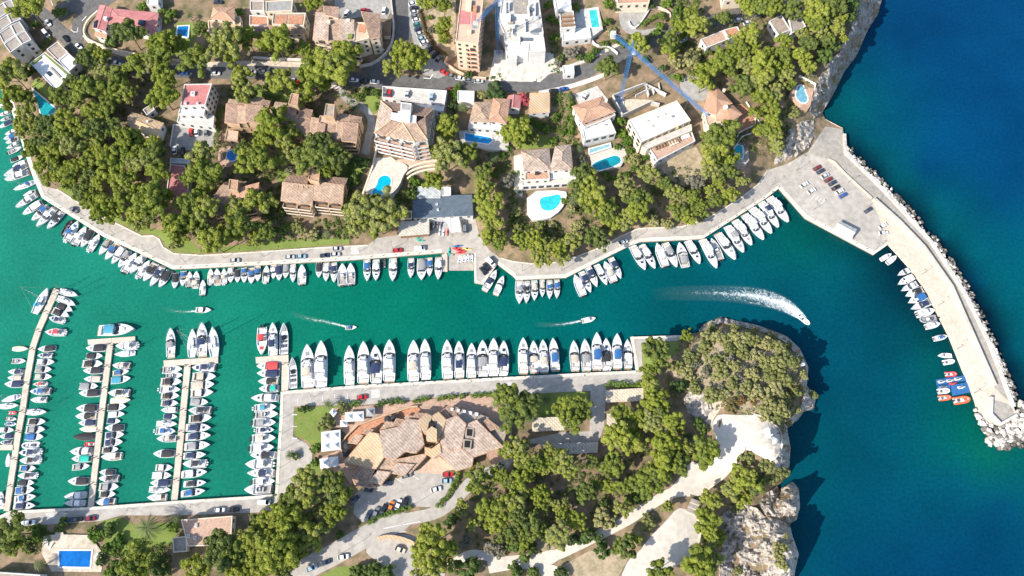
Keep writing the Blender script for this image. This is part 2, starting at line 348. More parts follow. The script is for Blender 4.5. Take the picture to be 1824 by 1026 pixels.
def wall_line(name, label, pts, h, w, m, px=None, group=None, cat='wall', z0=None):
    """low wall following a pixel polyline; w metres thick"""
    b = MB(); n = len(pts); g = [ground(*p) for p in pts]; Lr, Rr = [], []
    for i in range(n):
        a = g[max(0, i-1)]; c = g[min(n-1, i+1)]; d = Vector((c.x-a.x, c.y-a.y)).normalized(); nn = Vector((-d.y, d.x))*w/2
        Lr.append((g[i].x+nn.x, g[i].y+nn.y, g[i].z)); Rr.append((g[i].x-nn.x, g[i].y-nn.y, g[i].z))
    secs = [[(l[0], l[1], l[2]-1.5), (r[0], r[1], r[2]-1.5), (r[0], r[1], r[2]+h), (l[0], l[1], l[2]+h)] for l, r in zip(Lr, Rr)]
    b.rings(secs, m, True, True)
    o = link(name, b.mesh(name)); tag(o, label, cat, group, px=pts[0][0]); return o
# ================================================================== THE SETTING
# ---- water
def make_water():
    cps = [(-100,300,40,146,124),(100,450,36,144,120),(300,540,30,138,114),(450,700,30,138,112),(100,800,34,140,114),(600,560,10,128,104),(850,560,4,116,102),(1000,540,0,108,104),(1150,540,0,97,102),
           (820,500,2,112,92),(1300,470,0,90,100),(1420,430,0,98,92),(1400,520,0,84,100),(1550,560,0,80,104),(1500,480,0,90,100),(1600,700,0,80,106),(1660,640,0,90,100),(1690,720,0,92,98),(1560,830,0,78,106),
           (1480,860,0,86,104),(1455,780,0,86,100),(1700,850,0,90,114),(1640,820,0,92,112),(1780,900,0,76,112),(1600,960,0,74,110),(1500,1000,0,76,106),(1650,1000,0,70,112),(1700,150,0,72,124),(1600,60,0,68,120),(1780,60,0,74,128),
           (1780,350,0,72,120),(1650,300,0,72,122),(1560,240,0,84,116),(1530,190,0,94,112),(1545,120,0,80,118),(1600,330,0,88,108),(1680,420,0,86,108),(1750,500,0,80,112),(1810,620,0,84,108),(1830,760,4,100,102),(1760,810,6,108,100),(1720,760,0,104,100),
           (1450,690,0,78,98),(1430,960,0,84,100),(2400,300,0,66,118),(2400,900,0,70,116),(1900,-300,0,66,118),(1800,1400,0,72,112),(-500,800,30,138,116)]
    # dark weedy rocks under water along the foot of the outer armour, paler shoals beyond
    for x, y in ((1525,270),(1560,306),(1598,344),(1640,388),(1676,426),(1706,470),(1736,516),(1760,560),(1780,606),(1802,656),(1822,704)): cps += [(x, y, 0, 34, 58), (x+26, y-18, 0, 88, 108)]
    A = np.array(cps, float); A[A[:, 0] > 1500, 4] *= .93; C = ((A[:, 2:]/255+0.055)/1.055)**2.4
    d = np.linalg.norm(A[:, None, :2]-A[None, :, :2], axis=2)
    w = np.linalg.solve(d+1e-6*np.eye(len(A)), C-C.mean(0))
    xs = np.concatenate([[-12000, -4000, -1500], np.arange(-400, 2240, 10), [3500, 6000, 14000]]); ys = np.concatenate([[-470], np.arange(-400, 1440, 10), [2400, 4500]])
    V, cols = [], []
    for y in ys:
        r = np.hypot(np.clip(xs, -400, 2240)[:, None]-A[None, :, 0], np.clip(y, -400, 1440)-A[None, :, 1]) @ w + C.mean(0)
        for x, c in zip(xs, r): V.append(tuple(W(x, y, 0.0))); cols.append((*np.clip(c, 0.0003, 1), 1))
    nx = len(xs); F = []
    for j in range(len(ys)-1):
        for i in range(nx-1):
            a = j*nx+i; F.append((a, a+nx, a+nx+1, a+1))
    me = bpy.data.meshes.new('sea_water'); me.from_pydata(V, [], F)
    at = me.attributes.new('depth_tint', 'FLOAT_COLOR', 'POINT'); at.data.foreach_set('color', np.array(cols).ravel())
    m = bpy.data.materials.new('water'); m.use_nodes = True; N = m.node_tree.nodes; L = m.node_tree.links; b = N['Principled BSDF']
    b.inputs['Roughness'].default_value = 0.14; b.inputs['IOR'].default_value = 1.33; b.inputs['Specular IOR Level'].default_value = 0.12
    a = N.new('ShaderNodeAttribute'); a.attribute_name = 'depth_tint'
    geo = N.new('ShaderNodeNewGeometry')
    def noise(s, d): 
        n = N.new('ShaderNodeTexNoise'); n.inputs['Scale'].default_value = s; n.inputs['Detail'].default_value = d; L.new(geo.outputs['Position'], n.inputs['Vector']); return n
    n1 = noise(0.035, 5); mr = N.new('ShaderNodeMapRange'); mr.inputs[1].default_value = .3; mr.inputs[2].default_value = .7; mr.inputs[3].default_value = .86; mr.inputs[4].default_value = 1.12; L.new(n1.outputs['Fac'], mr.inputs[0])
    n4 = noise(0.8, 6); m4 = N.new('ShaderNodeMapRange'); m4.inputs[1].default_value = .3; m4.inputs[2].default_value = .7; m4.inputs[3].default_value = .84; m4.inputs[4].default_value = 1.14; L.new(n4.outputs['Fac'], m4.inputs[0])  # ripple grain and small wave glints painted into the water colour
    mm = N.new('ShaderNodeMath'); mm.operation = 'MULTIPLY'; L.new(mr.outputs[0], mm.inputs[0]); L.new(m4.outputs[0], mm.inputs[1])
    sc = N.new('ShaderNodeVectorMath'); sc.operation = 'SCALE'; L.new(a.outputs['Color'], sc.inputs[0])
    k = N.new('ShaderNodeMath'); k.operation = 'MULTIPLY'; k.inputs[1].default_value = WATER_GAIN; L.new(mm.outputs[0], k.inputs[0]); L.new(k.outputs[0], sc.inputs['Scale'])
    L.new(sc.outputs[0], b.inputs['Base Color'])
    n2 = noise(1.1, 6); bp = N.new('ShaderNodeBump'); bp.inputs['Strength'].default_value = 0.35; bp.inputs['Distance'].default_value = 0.25
    L.new(n2.outputs['Fac'], bp.inputs['Height']); L.new(bp.outputs[0], b.inputs['Normal'])
    me.materials.append(m); MATS['water'] = m
    struct(link('sea_water', me))
WATER_GAIN = 0.56
make_water()

# ---- land
def nz(seed, sc, amp):
    from mathutils import noise as mn
    return lambda x, y: amp*max(-0.28, mn.fractal(Vector((x*sc, y*sc, seed)), 0.9, 2.1, 5))
struct(sheet('ground', NORTH, 'earth', 0.0, 8, skirt=0))
struct(sheet('ground', SOUTH, 'earth', 0.0, 8, skirt=0))
# quay walls: stone faces down into the water
def quay_wall(pts, top=0.0):
    b = MB(); g = [W(x, y, Q+top) for x, y in pts]
    b.rings([[(p.x, p.y, -3) for p in g], [(p.x, p.y, p.z) for p in g]], 'quaystone', closed=False)
    struct(link('quay_wall', b.mesh('quay_wall')))
nq = [p[:2] for p in NORTH if p[2] == Q]; sq = [p[:2] for p in SOUTH if p[2] == Q]
quay_wall(nq); quay_wall(sq)
# rocks of the shore
def rocky(poly, m, amp, seed, dz=0.7, sc=0.06, step=3.2):
    f = nz(seed, sc, amp); f2 = nz(seed+9, sc*3.1, amp*.45)
    return struct(sheet('cliff', poly, m, dz, step, noise=lambda x, y: f(x, y)+f2(x, y), skirt=6))
rocky([(1465,200),(1486,165),(1506,124),(1526,99),(1546,53),(1564,25),(1576,-20),(1590,-80),(1560,-80),(1536,-15),(1524,20),(1512,58),(1494,92),(1474,112),(1458,140),(1449,170),(1444,200),(1452,208)], 'rockgrey', 3.4, 3)
rocky([(1398,262),(1404,232),(1428,216),(1449,212),(1451,240),(1441,262),(1402,287),(1378,292),(1384,276)], 'rock', 2.6, 5, sc=0.09)
rocky([(1243,592),(1248,581),(1268,570),(1285,564),(1310,571),(1341,577),(1370,586),(1402,599),(1425,621),(1440,654),(1437,687),(1454,705),(1450,728),(1432,733),(1422,747),(1402,763),(1396,756),(1414,739),(1430,717),(1426,690),(1431,657),(1416,628),(1394,606),(1364,593),(1320,581),(1285,574),(1258,586)], 'rock', 2.6, 11, sc=0.08)
rocky([(1402,763),(1408,796),(1406,832),(1390,835),(1372,828),(1388,806),(1392,780)], 'rock', 2.2, 17, sc=0.1)
rocky([(1384,866),(1390,874),(1411,857),(1423,870),(1425,904),(1419,926),(1405,931),(1385,921),(1362,916),(1352,900),(1362,880)], 'rock', 3.4, 23, sc=0.055)
rocky([(1362,920),(1385,925),(1407,935),(1411,952),(1423,987),(1417,1013),(1413,1040),(1400,1110),(1285,1110),(1282,1000),(1280,950),(1288,915),(1320,896),(1348,905)], 'rock', 3.0, 29, sc=0.05)
rocky([(1232,690),(1262,700),(1268,730),(1252,750),(1225,735),(1218,710)], 'rock', 1.0, 31, sc=0.15)

# ---- promenade, roads, paths
prom_in = [(44,250),(60,296),(76,331),(101,337),(144,364),(195,392),(253,421),(272,420),(283,426),(290,440),(309,452),(360,455),(460,449),(560,442),(655,437),(672,424),(712,418),(763,414),(800,392),(846,388),(854,420),(872,446),(892,460),(914,466),(948,470),(986,468),(1030,456),(1072,440),(1103,422),(1138,407),(1214,404),(1260,389),(1315,356),(1351,328),(1367,303),(1402,292),(1440,270),(1470,225),(1500,230),(1505,274)]
quay_n = [p for p in nq if p[0] < 1390]
prom_out = quay_n[:quay_n.index((787,450))+1] + [(797,450),(844,450),(845,503),(861,506),(886,470),(914,491),(920,498),(1009,494),(1125,436),(1143,430),(1252,425),(1364,353),(1388,335),(1435,388),(1557,453),(1584,434),(1553,356),(1507,310),(1505,280)]
prom = [(40,255)] + [p for p in prom_out if p[1] > 262 or p[0] > 80] + prom_in[::-1][1:-1]
struct(sheet('promenade_road', prom, 'promasphalt', 0.08, 7))
struct(sheet('quay_path', [(14,176),(20,174),(48,262),(44,266),(40,258),(17,186)], 'quaystone', 0.1, 6))
def cap(pts, w, name='quay_edge', m='quaystone', dz=0.16):
    struct(sheet(name, edge_strip(pts, w), m, dz, 6, skirt=0.25))
cap([(-10,140),(18,185),(42,266),(57,311),(74,352)], 7)
cap([(74,352),(182,420),(253,453),(307,479)], 6.5); cap([(307,479),(455,472),(632,462),(787,450)], 6)
cap([(844,450),(845,503)], 4); cap([(845,503),(861,506),(886,470)], 5); cap([(886,470),(914,491),(920,498),(1009,494),(1125,436),(1143,430),(1252,425)], 6)
cap([(1252,425),(1364,353),(1388,335)], 4.5); cap([(1388,335),(1435,388),(1557,453)], 5.5); cap([(1557,453),(1584,434)], 5)
struct(sheet('kerb', ribbon([(101,337),(144,364),(195,392),(253,421),(272,420),(283,426),(290,440),(309,452),(360,455),(460,449),(560,442),(655,437)], 2.2), 'quaystone', 0.2, 7))
struct(sheet('kerb', ribbon([(892,460),(914,466),(948,470),(986,468),(1030,456),(1072,440),(1103,422),(1138,407),(1214,404),(1260,389),(1315,356),(1351,328),(1367,303)], 2.0), 'quaystone', 0.2, 7))
# upper street
st1 = [(-60,-40),(60,12),(100,50),(140,88),(180,108),(230,118),(300,126),(380,128),(470,128),(560,134),(640,143),(700,146),(780,148),(860,150),(930,153),(990,145),(1040,128),(1080,108),(1130,85),(1180,65),(1240,45),(1310,28),(1400,5),(1470,-40)]
struct(sheet('road', ribbon(chaikin(st1, 2, False), 25), 'asphalt', 0.1, 7))
struct(sheet('road', ribbon(chaikin([(90,38),(115,15),(150,4),(220,-30)], 2, False), 26), 'asphalt', 0.12, 7))
struct(sheet('road', ribbon(chaikin([(140,75),(135,45),(150,20),(190,0),(240,-30)], 2, False), 18), 'asphalt', 0.135, 7))
struct(sheet('road', ribbon(chaikin([(650,136),(690,120),(712,92),(722,50),(714,0),(706,-60)], 2, False), 28), 'asphalt', 0.12, 7))
struct(sheet('car_park', [(726,-30),(745,-30),(752,30),(768,80),(790,112),(800,132),(780,140),(752,132),(740,90),(728,40)], 'courtyard', 0.14, 7))
struct(sheet('car_park', [(592,-30),(700,-30),(696,22),(690,34),(640,30),(600,40)], 'courtyard', 0.12, 7))
struct(sheet('pavement', ribbon(chaikin([(150,61),(162,76),(208,94),(276,107),(324,114),(400,115),(455,112),(548,116)], 1, False), 9), 'sandpath', 0.16, 7))
struct(sheet('pavement', ribbon(chaikin([(470,146),(540,149),(610,156)], 1, False), 6), 'paleconc', 0.18, 7))
struct(sheet('pavement', ribbon(chaikin([(960,166),(1010,156),(1060,140),(1085,128)], 1, False), 8), 'paleconc', 0.18, 7))
struct(sheet('pavement', ribbon(chaikin([(930,138),(985,128),(1030,113),(1062,98),(1110,75)], 1, False), 6), 'paleconc', 0.18, 7))
struct(sheet('driveway', ribbon(chaikin([(606,158),(618,178),(650,192),(664,215),(655,250),(650,275)], 2, False), [13]*17+[15]*4), 'courtyard', 0.12, 6))
struct(sheet('driveway', chaikin([(1104,18),(1140,14),(1156,22),(1146,38),(1128,52),(1148,54),(1172,48),(1168,60),(1130,64),(1110,56),(1102,36)], 1), 'courtyard', 0.12, 6))
struct(sheet('driveway', chaikin([(1212,140),(1240,132),(1262,150),(1262,176),(1244,182),(1222,172),(1210,156)], 2), 'courtyard', 0.14, 6))
struct(sheet('driveway', [(310,224),(383,228),(381,262),(372,272),(302,264)], 'courtyard', 0.14, 6))
# south roads
struct(sheet('promenade_road', [(-60,925),(0,921),(18,914),(162,906),(317,895),(460,886),(493,882),(497,810),(501,747),(504,703),(514,699),(637,690),(784,682),(912,674),(1062,666),(1137,662),(1127,603),(1214,600),(1214,606),(1143,610),(1144,640),(1146,668),(1140,682),(1080,690),(1076,760),(1066,786),(1016,790),(940,790),(935,785),(1000,770),(1050,768),(1052,696),(930,702),(830,702),(740,712),(640,722),(560,722),(524,724),(522,778),(546,790),(557,804),(555,822),(542,840),(520,866),(505,890),(480,912),(320,918),(216,918),(180,928),(-60,944)], 'promasphalt', 0.08, 7))
cap([(-60,922),(0,918),(18,910),(162,903),(317,892),(460,883),(490,880)], -5); cap([(490,880),(494,810),(498,747),(500,698),(513,696)], -5.5)
cap([(500,698),(513,696),(637,686),(784,678),(912,671),(1062,663),(1133,660)], -5); cap([(1133,660),(1123,600)], -5); cap([(1123,600),(1214,597)], -4)
rd = chaikin([(470,1060),(540,1015),(600,985),(660,950),(720,925),(780,915),(815,885),(850,848),(890,838),(915,800)], 2, False)
struct(sheet('road', ribbon(rd, [38 if i < 18 else 22 for i in range(len(rd))]), 'promasphalt', 0.1, 7))
struct(sheet('road', chaikin([(640,980),(690,955),(735,950),(780,985),(800,1040),(740,1060),(690,1010)], 2), 'promasphalt', 0.13, 7))
struct(sheet('car_park', [(632,880),(650,868),(700,856),(740,838),(790,838),(812,846),(806,862),(780,904),(736,902),(690,915),(645,930),(630,915)], 'promasphalt', 0.16, 7))
struct(sheet('forecourt', ZM(560,690,5.067,[(930,760),(1070,620),(1110,605),(1280,755),(1250,790),(930,770)]), 'peachpave', 0.2, 6))
struct(sheet('plaza', [(610,735),(640,724),(740,714),(830,704),(905,704),(912,740),(912,800),(880,830),(850,790),(640,790),(600,760)], 'pinkpave', 0.14, 7))
struct(sheet('plaza', ZM(560,690,5.067,[(50,640),(240,560),(420,700),(330,880),(280,800),(60,770)]), 'pinkpave', 0.16, 7))
struct(sheet('plaza', [(590,728),(628,722),(660,745),(640,765),(600,762)], 'pinkpave', 0.17, 7))
# marked crossings and bays
def lines(name, quads, label=None, dz=0.11):
    b = MB()
    for q in quads: b.face([ground(x, y, dz) for x, y in q], 'line')
    o = link(name, b.mesh(name)); struct(o); return o
def stripes(p0, p1, n, wx, wy, fill=.5):
    q = []
    for i in range(n):
        a = i/n; c = (i+fill)/n
        xa, ya = p0[0]+(p1[0]-p0[0])*a, p0[1]+(p1[1]-p0[1])*a; xb, yb = p0[0]+(p1[0]-p0[0])*c, p0[1]+(p1[1]-p0[1])*c
        q.append([(xa, ya), (xb, yb), (xb+wx, yb+wy), (xa+wx, ya+wy)])
    return q
lines('road_markings', stripes((661,695),(662,710),6,15,-1.2)+stripes((897,682),(898,694),6,16,-1.2)+stripes((625,439),(626,454),6,14,-1.2)+stripes((82,914),(83,926),6,15,-1.2), dz=0.14)
lines('road_markings', [[(x, 711-(x-520)*.115), (x+.9, 711-(x-520)*.115), (x+1.2, 720-(x-520)*.10), (x+.3, 720-(x-520)*.10)] for x in range(530, 640, 22)], dz=0.14)
lines('road_markings', [[(1452+i*6.3, 306+i*7.2), (1452.8+i*6.3, 305.6+i*7.2), (1464+i*6.3, 300+i*7.2), (1463.2+i*6.3, 300.2+i*7.2)] for i in range(0, 12)], dz=0.14)
lines('road_markings', ZM(1364,255,3.945,[(330,400),(350,370),(353,372),(333,402)]) and [ZM(1364,255,3.945,[(320+i*22,392+i*12),(345+i*22,362+i*12),(348+i*22,364+i*12),(323+i*22,394+i*12)]) for i in range(4)], dz=0.14)
lines('road_markings', [ZM(455,766,3.945,q) for q in ([(985,335),(1045,372),(1043,376),(983,339)],[(1100,315),(1150,345),(1148,349),(1098,319)],[(900,690),(1020,665),(1021,670),(901,695)],[(1040,662),(1160,640),(1161,645),(1041,667)],[(960,725),(1060,710),(1060,714),(960,729)])], dz=0.22)
lines('road_markings', [[(520+i*.1,738+i*21),(529,738+i*21),(529,739.3+i*21),(520,739.3+i*21)] for i in range(3)], dz=0.14)
lines('road_markings', [ZM(0,0,7.6,q) for q in ([(960,395),(1000,432),(996,438),(955,400)],[(1000,430),(1050,428),(1050,436),(1000,438)],[(1045,430),(1050,370),(1056,370),(1053,430)],[(1110,280),(1165,215),(1175,220),(1118,285)],[(690,5),(720,75),(714,78),(684,8)])]+[ZM(455,0,3.945,q) for q in ([(1180,545),(1225,550),(1226,555),(1180,550)],[(1225,550),(1245,520),(1250,523),(1230,555)])], dz=0.24)
# lawns
def lawn(p, dz=0.06, m='lawn', n='lawn'): struct(sheet(n, p, m, dz, 6))
lawn([(102,335),(118,330),(146,350),(200,380),(255,402),(320,420),(345,432),(362,452),(310,449),(293,436),(284,422),(268,416),(253,417),(195,388),(144,360)])
lawn([(365,451),(460,446),(560,439),(622,434),(622,424),(560,424),(470,430),(400,440)])
lawn([(524,727),(600,722),(612,728),(596,752),(575,770),(572,796),(560,806),(556,796),(546,784),(525,776)])
lawn([(548,838),(562,816),(572,820),(572,845),(540,850)])
lawn([(55,152),(66,138),(98,166),(92,176),(82,172)]); lawn([(302,58),(316,40),(344,40),(350,66),(330,96),(305,100)])
lawn([(455,150),(520,155),(540,180),(470,185),(448,165)]); lawn([(650,150),(680,160),(672,200),(662,205),(640,170)]); lawn([(915,240),(975,240),(985,262),(930,266)])
lawn([(930,702),(1048,697),(1046,745),(932,748)], 0.1); lawn([(1142,612),(1206,608),(1210,625),(1150,672),(1146,650)]); lawn([(570,1026),(600,1010),(628,1008),(628,1040),(560,1045)]); lawn([(632,1005),(700,1015),(720,1060),(630,1060)])
lawn([(180,928),(216,922),(240,935),(300,930),(318,940),(310,970),(260,975),(220,990),(190,985)])
lawn([(495,300),(520,300),(522,330),(495,325)]); lawn([(600,290),(660,280),(640,330),(612,330)])
# headland paths and squares
cream = 'creampath'
hp = chaikin(ZM(910,766,3.945,[(-160,960),(0,930),(150,925),(300,890),(450,820),(600,745),(750,670),(860,610),(950,545),(1060,475),(1160,430),(1260,430)]), 2, False)
struct(sheet('path', ribbon(hp, [25 if i < 14 else 19 for i in range(len(hp))]), cream, 0.1, 6))
struct(sheet('path', ZM(910,766,3.945,[(150,930),(240,930),(330,960),(300,1060),(230,1060),(200,1000)]), cream, 0.14, 6))
struct(sheet('path', ribbon(chaikin([(800,1010),(835,985),(868,990),(900,1004)], 2, False), 16), cream, 0.16, 6))
struct(sheet('plaza', chaikin(ZM(910,766,3.945,[(1090,440),(1190,330),(1260,215),(1330,240),(1450,200),(1480,60),(1560,-60),(1700,-20),(1640,140),(1560,260),(1440,380),(1330,470),(1265,450),(1180,425)]), 1), cream, 0.18, 6))
struct(sheet('plaza', chaikin(ZM(1180,640,5.133,[(450,620),(480,540),(520,500),(700,510),(830,505),(950,540),(1040,610),(1085,700),(1085,800),(1040,890),(980,930),(870,870),(740,810),(640,900),(500,760),(480,660)]), 1), cream, 0.3, 6, skirt=1.5))
struct(sheet('plaza', chaikin(ZM(910,766,3.945,[(1230,555),(1310,590),(1335,700),(1315,810),(1240,900),(1120,970),(1000,1010),(900,1060),(760,1060),(830,900),(900,860),(970,760),(1090,640),(1170,545)]), 1), cream, 0.16, 6))
struct(sheet('dry_ground', ZM(910,766,3.945,[(350,960),(550,850),(730,850),(830,900),(760,1020),(740,1060),(350,1060)]), 'drygrass', 0.08, 6))
struct(sheet('dry_ground', ZM(910,766,3.945,[(170,780),(260,770),(330,850),(160,900)]), 'drygrass', 0.08, 6))
struct(sheet('dry_ground', ZM(1180,640,5.133,[(300,420),(560,380),(520,470),(470,540),(450,610),(340,540),(310,480)]), 'sandpath', 0.1, 6))
struct(sheet('dry_ground', [(1190,660),(1240,610),(1290,588),(1350,598),(1405,640),(1410,690),(1380,745),(1330,735),(1290,728),(1240,726)], 'drygrass', 0.05, 6))
struct(sheet('dry_ground', [(1150,290),(1240,262),(1262,300),(1230,335),(1180,320)], 'drygrass', 0.06, 6))
struct(sheet('dry_ground', [(760,20),(812,0),(812,100),(795,110),(775,75)], 'drygrass', 0.1, 6))
struct(sheet('building_plot', [(880,98),(900,92),(985,94),(992,120),(962,146),(870,144)], 'creampath', 0.2, 5, noise=nz(4, .12, .4)))
struct(sheet('slipway', [(797,449),(844,449),(844,482),(798,482)], 'promasphalt', 0, 6, zf=0.12))
# steps between the two headland squares
def flight(name, label, a, b, wpx, n):
    root = link(name, None, loc=ground(*a)); base = Vector(root.location)
    za, zb = T(*a)+1.6, T(*b)+0.4
    A = W(a[0], a[1], 0); d2 = W(b[0], b[1], 0)-A; w2 = W(a[0]+wpx[0], a[1]+wpx[1], 0)-A
    A = ground(*a)
    for i in range(n):
        f0, f1 = i/n, (i+1)/n; z = za+(zb-za)*f0
        mb = MB(); p = [A+d2*f0, A+d2*f1, A+d2*f1+w2, A+d2*f0+w2]
        if (p[1]-p[0]).cross(p[3]-p[0]).z < 0: p.reverse()
        mb.prism([(q.x-base.x, q.y-base.y) for q in p], -1.5, z-base.z, 'creampath' if i % 5 == 4 else 'roofgreybrown')
        link('step', mb.mesh('step'), root)
    tag(root, label, 'stairs')
flight('stone_stairs', 'broad stone stairs between the two pale squares on the headland', (1231,888), (1222,911), (15,6), 15)

# ---- breakwater
struct(sheet('breakwater_deck', [(1584,434),(1617,470),(1649,512),(1693,599),(1739,713),(1744,735),(1762,754),(1782,758),(1811,740),(1806,725),(1762,611),(1719,523),(1659,430),(1567,331),(1505,272),(1500,262),(1475,284),(1503,309),(1553,356)], 'breakconc', 0.12, 6, skirt=3))
struct(sheet('breakwater_road', [(1475,284),(1487,290),(1503,309),(1553,356),(1600,397),(1643,442),(1693,513),(1734,606),(1771,690),(1800,718),(1805,722),(1761,611),(1718,523),(1658,430),(1566,331),(1506,275),(1501,240),(1470,225),(1455,255),(1440,272)], 'breakroad', 0.22, 6))
struct(sheet('breakwater_road', [(1764,712),(1782,716),(1800,722),(1806,738),(1780,754),(1764,742)], 'breakroad', 0.26, 6))
wall_line('sea_wall', 'pale concrete parapet along the outer edge of the long breakwater', [(1503,240),(1505,274),(1565,332),(1657,431),(1717,523),(1760,611),(1804,725)], 1.1, 1.3, 'paleconc')
wall_line('sea_wall', 'angled concrete parapet round the breakwater head above the boulders', [(1763,708),(1762,738),(1780,756),(1808,740)], 1.6, 1.2, 'paleconc')
wall_line('divider_wall', 'straight low wall between quay walk and roadway of the breakwater', [(1554,356),(1600,397),(1643,442),(1692,512),(1733,606),(1769,688)], 1.9, 1.2, 'breakconc')
wall_line('divider_wall', 'short low wall above the parked cars of the breakwater car park', [(1474,284),(1486,290),(1503,309),(1552,354)], 1.0, 0.6, 'breakconc')
for i, y in enumerate(((1581,381),(1592,390),(1602,401),(1612,412))):
    pass
lines('deck_joint', [ZM(1364,255,3.945,[(855+i*42,497+i*40),(898+i*42,468+i*40),(900+i*42,472+i*40),(857+i*42,501+i*40)]) for i in range(4)], dz=0.3)
def rock_mesh(seed, m):
    import bmesh
    rnd = random.Random(seed); bm = bmesh.new(); bmesh.ops.create_icosphere(bm, subdivisions=1, radius=1.0)
    for v in bm.verts:
        v.co *= 0.75+rnd.random()*0.5
    me = bpy.data.meshes.new('boulder'); bm.to_mesh(me); bm.free(); me.materials.append(MATS[m]); return me
RM = [rock_mesh(i, 'boulder') for i in range(6)]; RD = [rock_mesh(i+20, 'boulderdark') for i in range(4)]
arm = link('rock_armour', None, loc=W(1790, 770, 0)); tag(arm, 'pale boulders heaped along the outer side and head of the breakwater', 'rocks')
outer = [(1507,262),(1508,275),(1568,331),(1660,430),(1720,523),(1763,611),(1806,722)]
spots = []
rnd = random.Random(5)
for a, b in zip(outer[:-1], outer[1:]):
    l = math.hypot(b[0]-a[0], b[1]-a[1]); nx, ny = (b[1]-a[1])/l, -(b[0]-a[0])/l
    for i in range(int(l/1.25)):
        f = rnd.random(); o = 1.2+rnd.random()**1.5*11
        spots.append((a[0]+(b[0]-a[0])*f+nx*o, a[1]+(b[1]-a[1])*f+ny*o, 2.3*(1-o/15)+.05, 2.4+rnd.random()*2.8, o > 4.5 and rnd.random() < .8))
head = [(1728,716),(1738,738),(1744,762),(1764,792),(1788,802),(1822,795),(1850,770),(1845,735),(1815,715),(1811,740),(1782,760),(1760,757),(1743,736)]
while len(spots) < 640:
    x, y = rnd.uniform(1725, 1850), rnd.uniform(712, 805)
    if inpoly(x, y, head):
        d = min(math.hypot(x-hx, y-hy) for hx, hy in ((1743,736),(1760,757),(1782,760),(1811,740),(1770,758),(1797,750)))
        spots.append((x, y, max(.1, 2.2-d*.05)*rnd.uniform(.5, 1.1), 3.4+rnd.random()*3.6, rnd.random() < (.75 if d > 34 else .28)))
for i in range(60):
    x, y = rnd.uniform(1728, 1838), rnd.uniform(716, 800)
    if inpoly(x, y, head): spots.append((x, y, .25, 3+rnd.random()*2, rnd.random() < .3))
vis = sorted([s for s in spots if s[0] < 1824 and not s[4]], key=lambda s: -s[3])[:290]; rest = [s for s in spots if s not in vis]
def rock_tf(s):
    p = W(s[0], s[1], s[2]); r = s[3]*.21
    return Matrix.Translation(p) @ Matrix.Rotation(rnd.uniform(0, 6.28), 4, 'Z') @ Matrix.Rotation(rnd.uniform(-.5, .5), 4, 'X') @ Matrix.Diagonal((r*rnd.uniform(.8, 1.3), r*rnd.uniform(.7, 1.0), r*.75, 1))
for s in vis:
    o = link('boulder', rnd.choice(RM), arm); o.matrix_local = Matrix.Translation(-arm.location) @ rock_tf(s)
vv, ff, mi = [], [], []
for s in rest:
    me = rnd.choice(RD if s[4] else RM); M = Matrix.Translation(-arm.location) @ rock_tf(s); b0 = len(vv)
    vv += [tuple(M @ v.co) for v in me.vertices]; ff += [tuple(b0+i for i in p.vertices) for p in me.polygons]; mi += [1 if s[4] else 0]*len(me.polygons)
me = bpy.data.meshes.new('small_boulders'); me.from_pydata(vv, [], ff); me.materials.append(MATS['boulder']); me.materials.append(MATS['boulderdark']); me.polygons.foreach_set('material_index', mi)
o = link('boulder_rubble', me, arm); o['kind'] = 'stuff'

# ---- jetties (floating concrete sections as parts)
def jetty(label, line, w, headq=None, seg=42):
    p0 = W(line[0][0], line[0][1], 0.7); root = link('jetty', None, loc=p0)
    def piece(q, nm='pontoon'):
        mb = MB(); p = [W(x, y, .7)-p0 for x, y in q]
        if (p[1]-p[0]).cross(p[2]-p[0]).z < 0: p.reverse()
        mb.prism([(a.x, a.y) for a in p], -.9, 0, 'breakconc' if nm == 'pontoon' else 'quaystone'); return link(nm, mb.mesh(nm), root)
    for a, b in zip(line[:-1], line[1:]):
        l = math.hypot(b[0]-a[0], b[1]-a[1]); n = max(1, round(l/seg)); dx, dy = (b[0]-a[0])/l, (b[1]-a[1])/l
        for i in range(n):
            f0 = i/n; f1 = (i+1)/n-.6/l
            A = (a[0]+(b[0]-a[0])*f0, a[1]+(b[1]-a[1])*f0); B = (a[0]+(b[0]-a[0])*f1, a[1]+(b[1]-a[1])*f1); h = w/2
            piece([(A[0]-dy*h, A[1]+dx*h), (B[0]-dy*h, B[1]+dx*h), (B[0]+dy*h, B[1]-dx*h), (A[0]+dy*h, A[1]-dx*h)])
            for s in (-1, 1):                                   # service pedestals
                c = W(A[0]+dx*4-dy*h*.8*s, A[1]+dy*4+dx*h*.8*s, .7)-p0; mb = MB(); mb.box(c.x-.14, c.x+.14, c.y-.14, c.y+.14, 0, 1.1, 'lampmetal'); link('pedestal', mb.mesh('pedestal'), root)
    if headq:
        for k in range(2):
            f0, f1 = k/2, (k+1)/2-.006; a, b, c, d = headq; L_ = lambda p, q, f: (p[0]+(q[0]-p[0])*f, p[1]+(q[1]-p[1])*f)
            piece([L_(a, b, f0), L_(a, b, f1), L_(d, c, f1), L_(d, c, f0)])
    tag(root, label, 'jetty', 'mooring jetties in the marina basin', px=line[0][0])
jetty('long bent jetty with moored boats, leftmost in the marina basin', [(101,515),(83,554),(69,586),(58,619),(47,680),(40,730),(33,766),(11,911)], 10.5)
jetty('short side arm off the leftmost jetty', [(-10,797),(25,797)], 9)
jetty('T-shaped jetty with a teal-decked yacht lying across its head', [(196,611),(177,766),(161,905)], 10.5, [(156,605),(241,599),(241,609),(157,614)])
jetty('T-shaped jetty with three sail and motor yachts at its head', [(334,649),(323,766),(310,894)], 11, [(291,642),(389,636),(389,647),(292,652)])
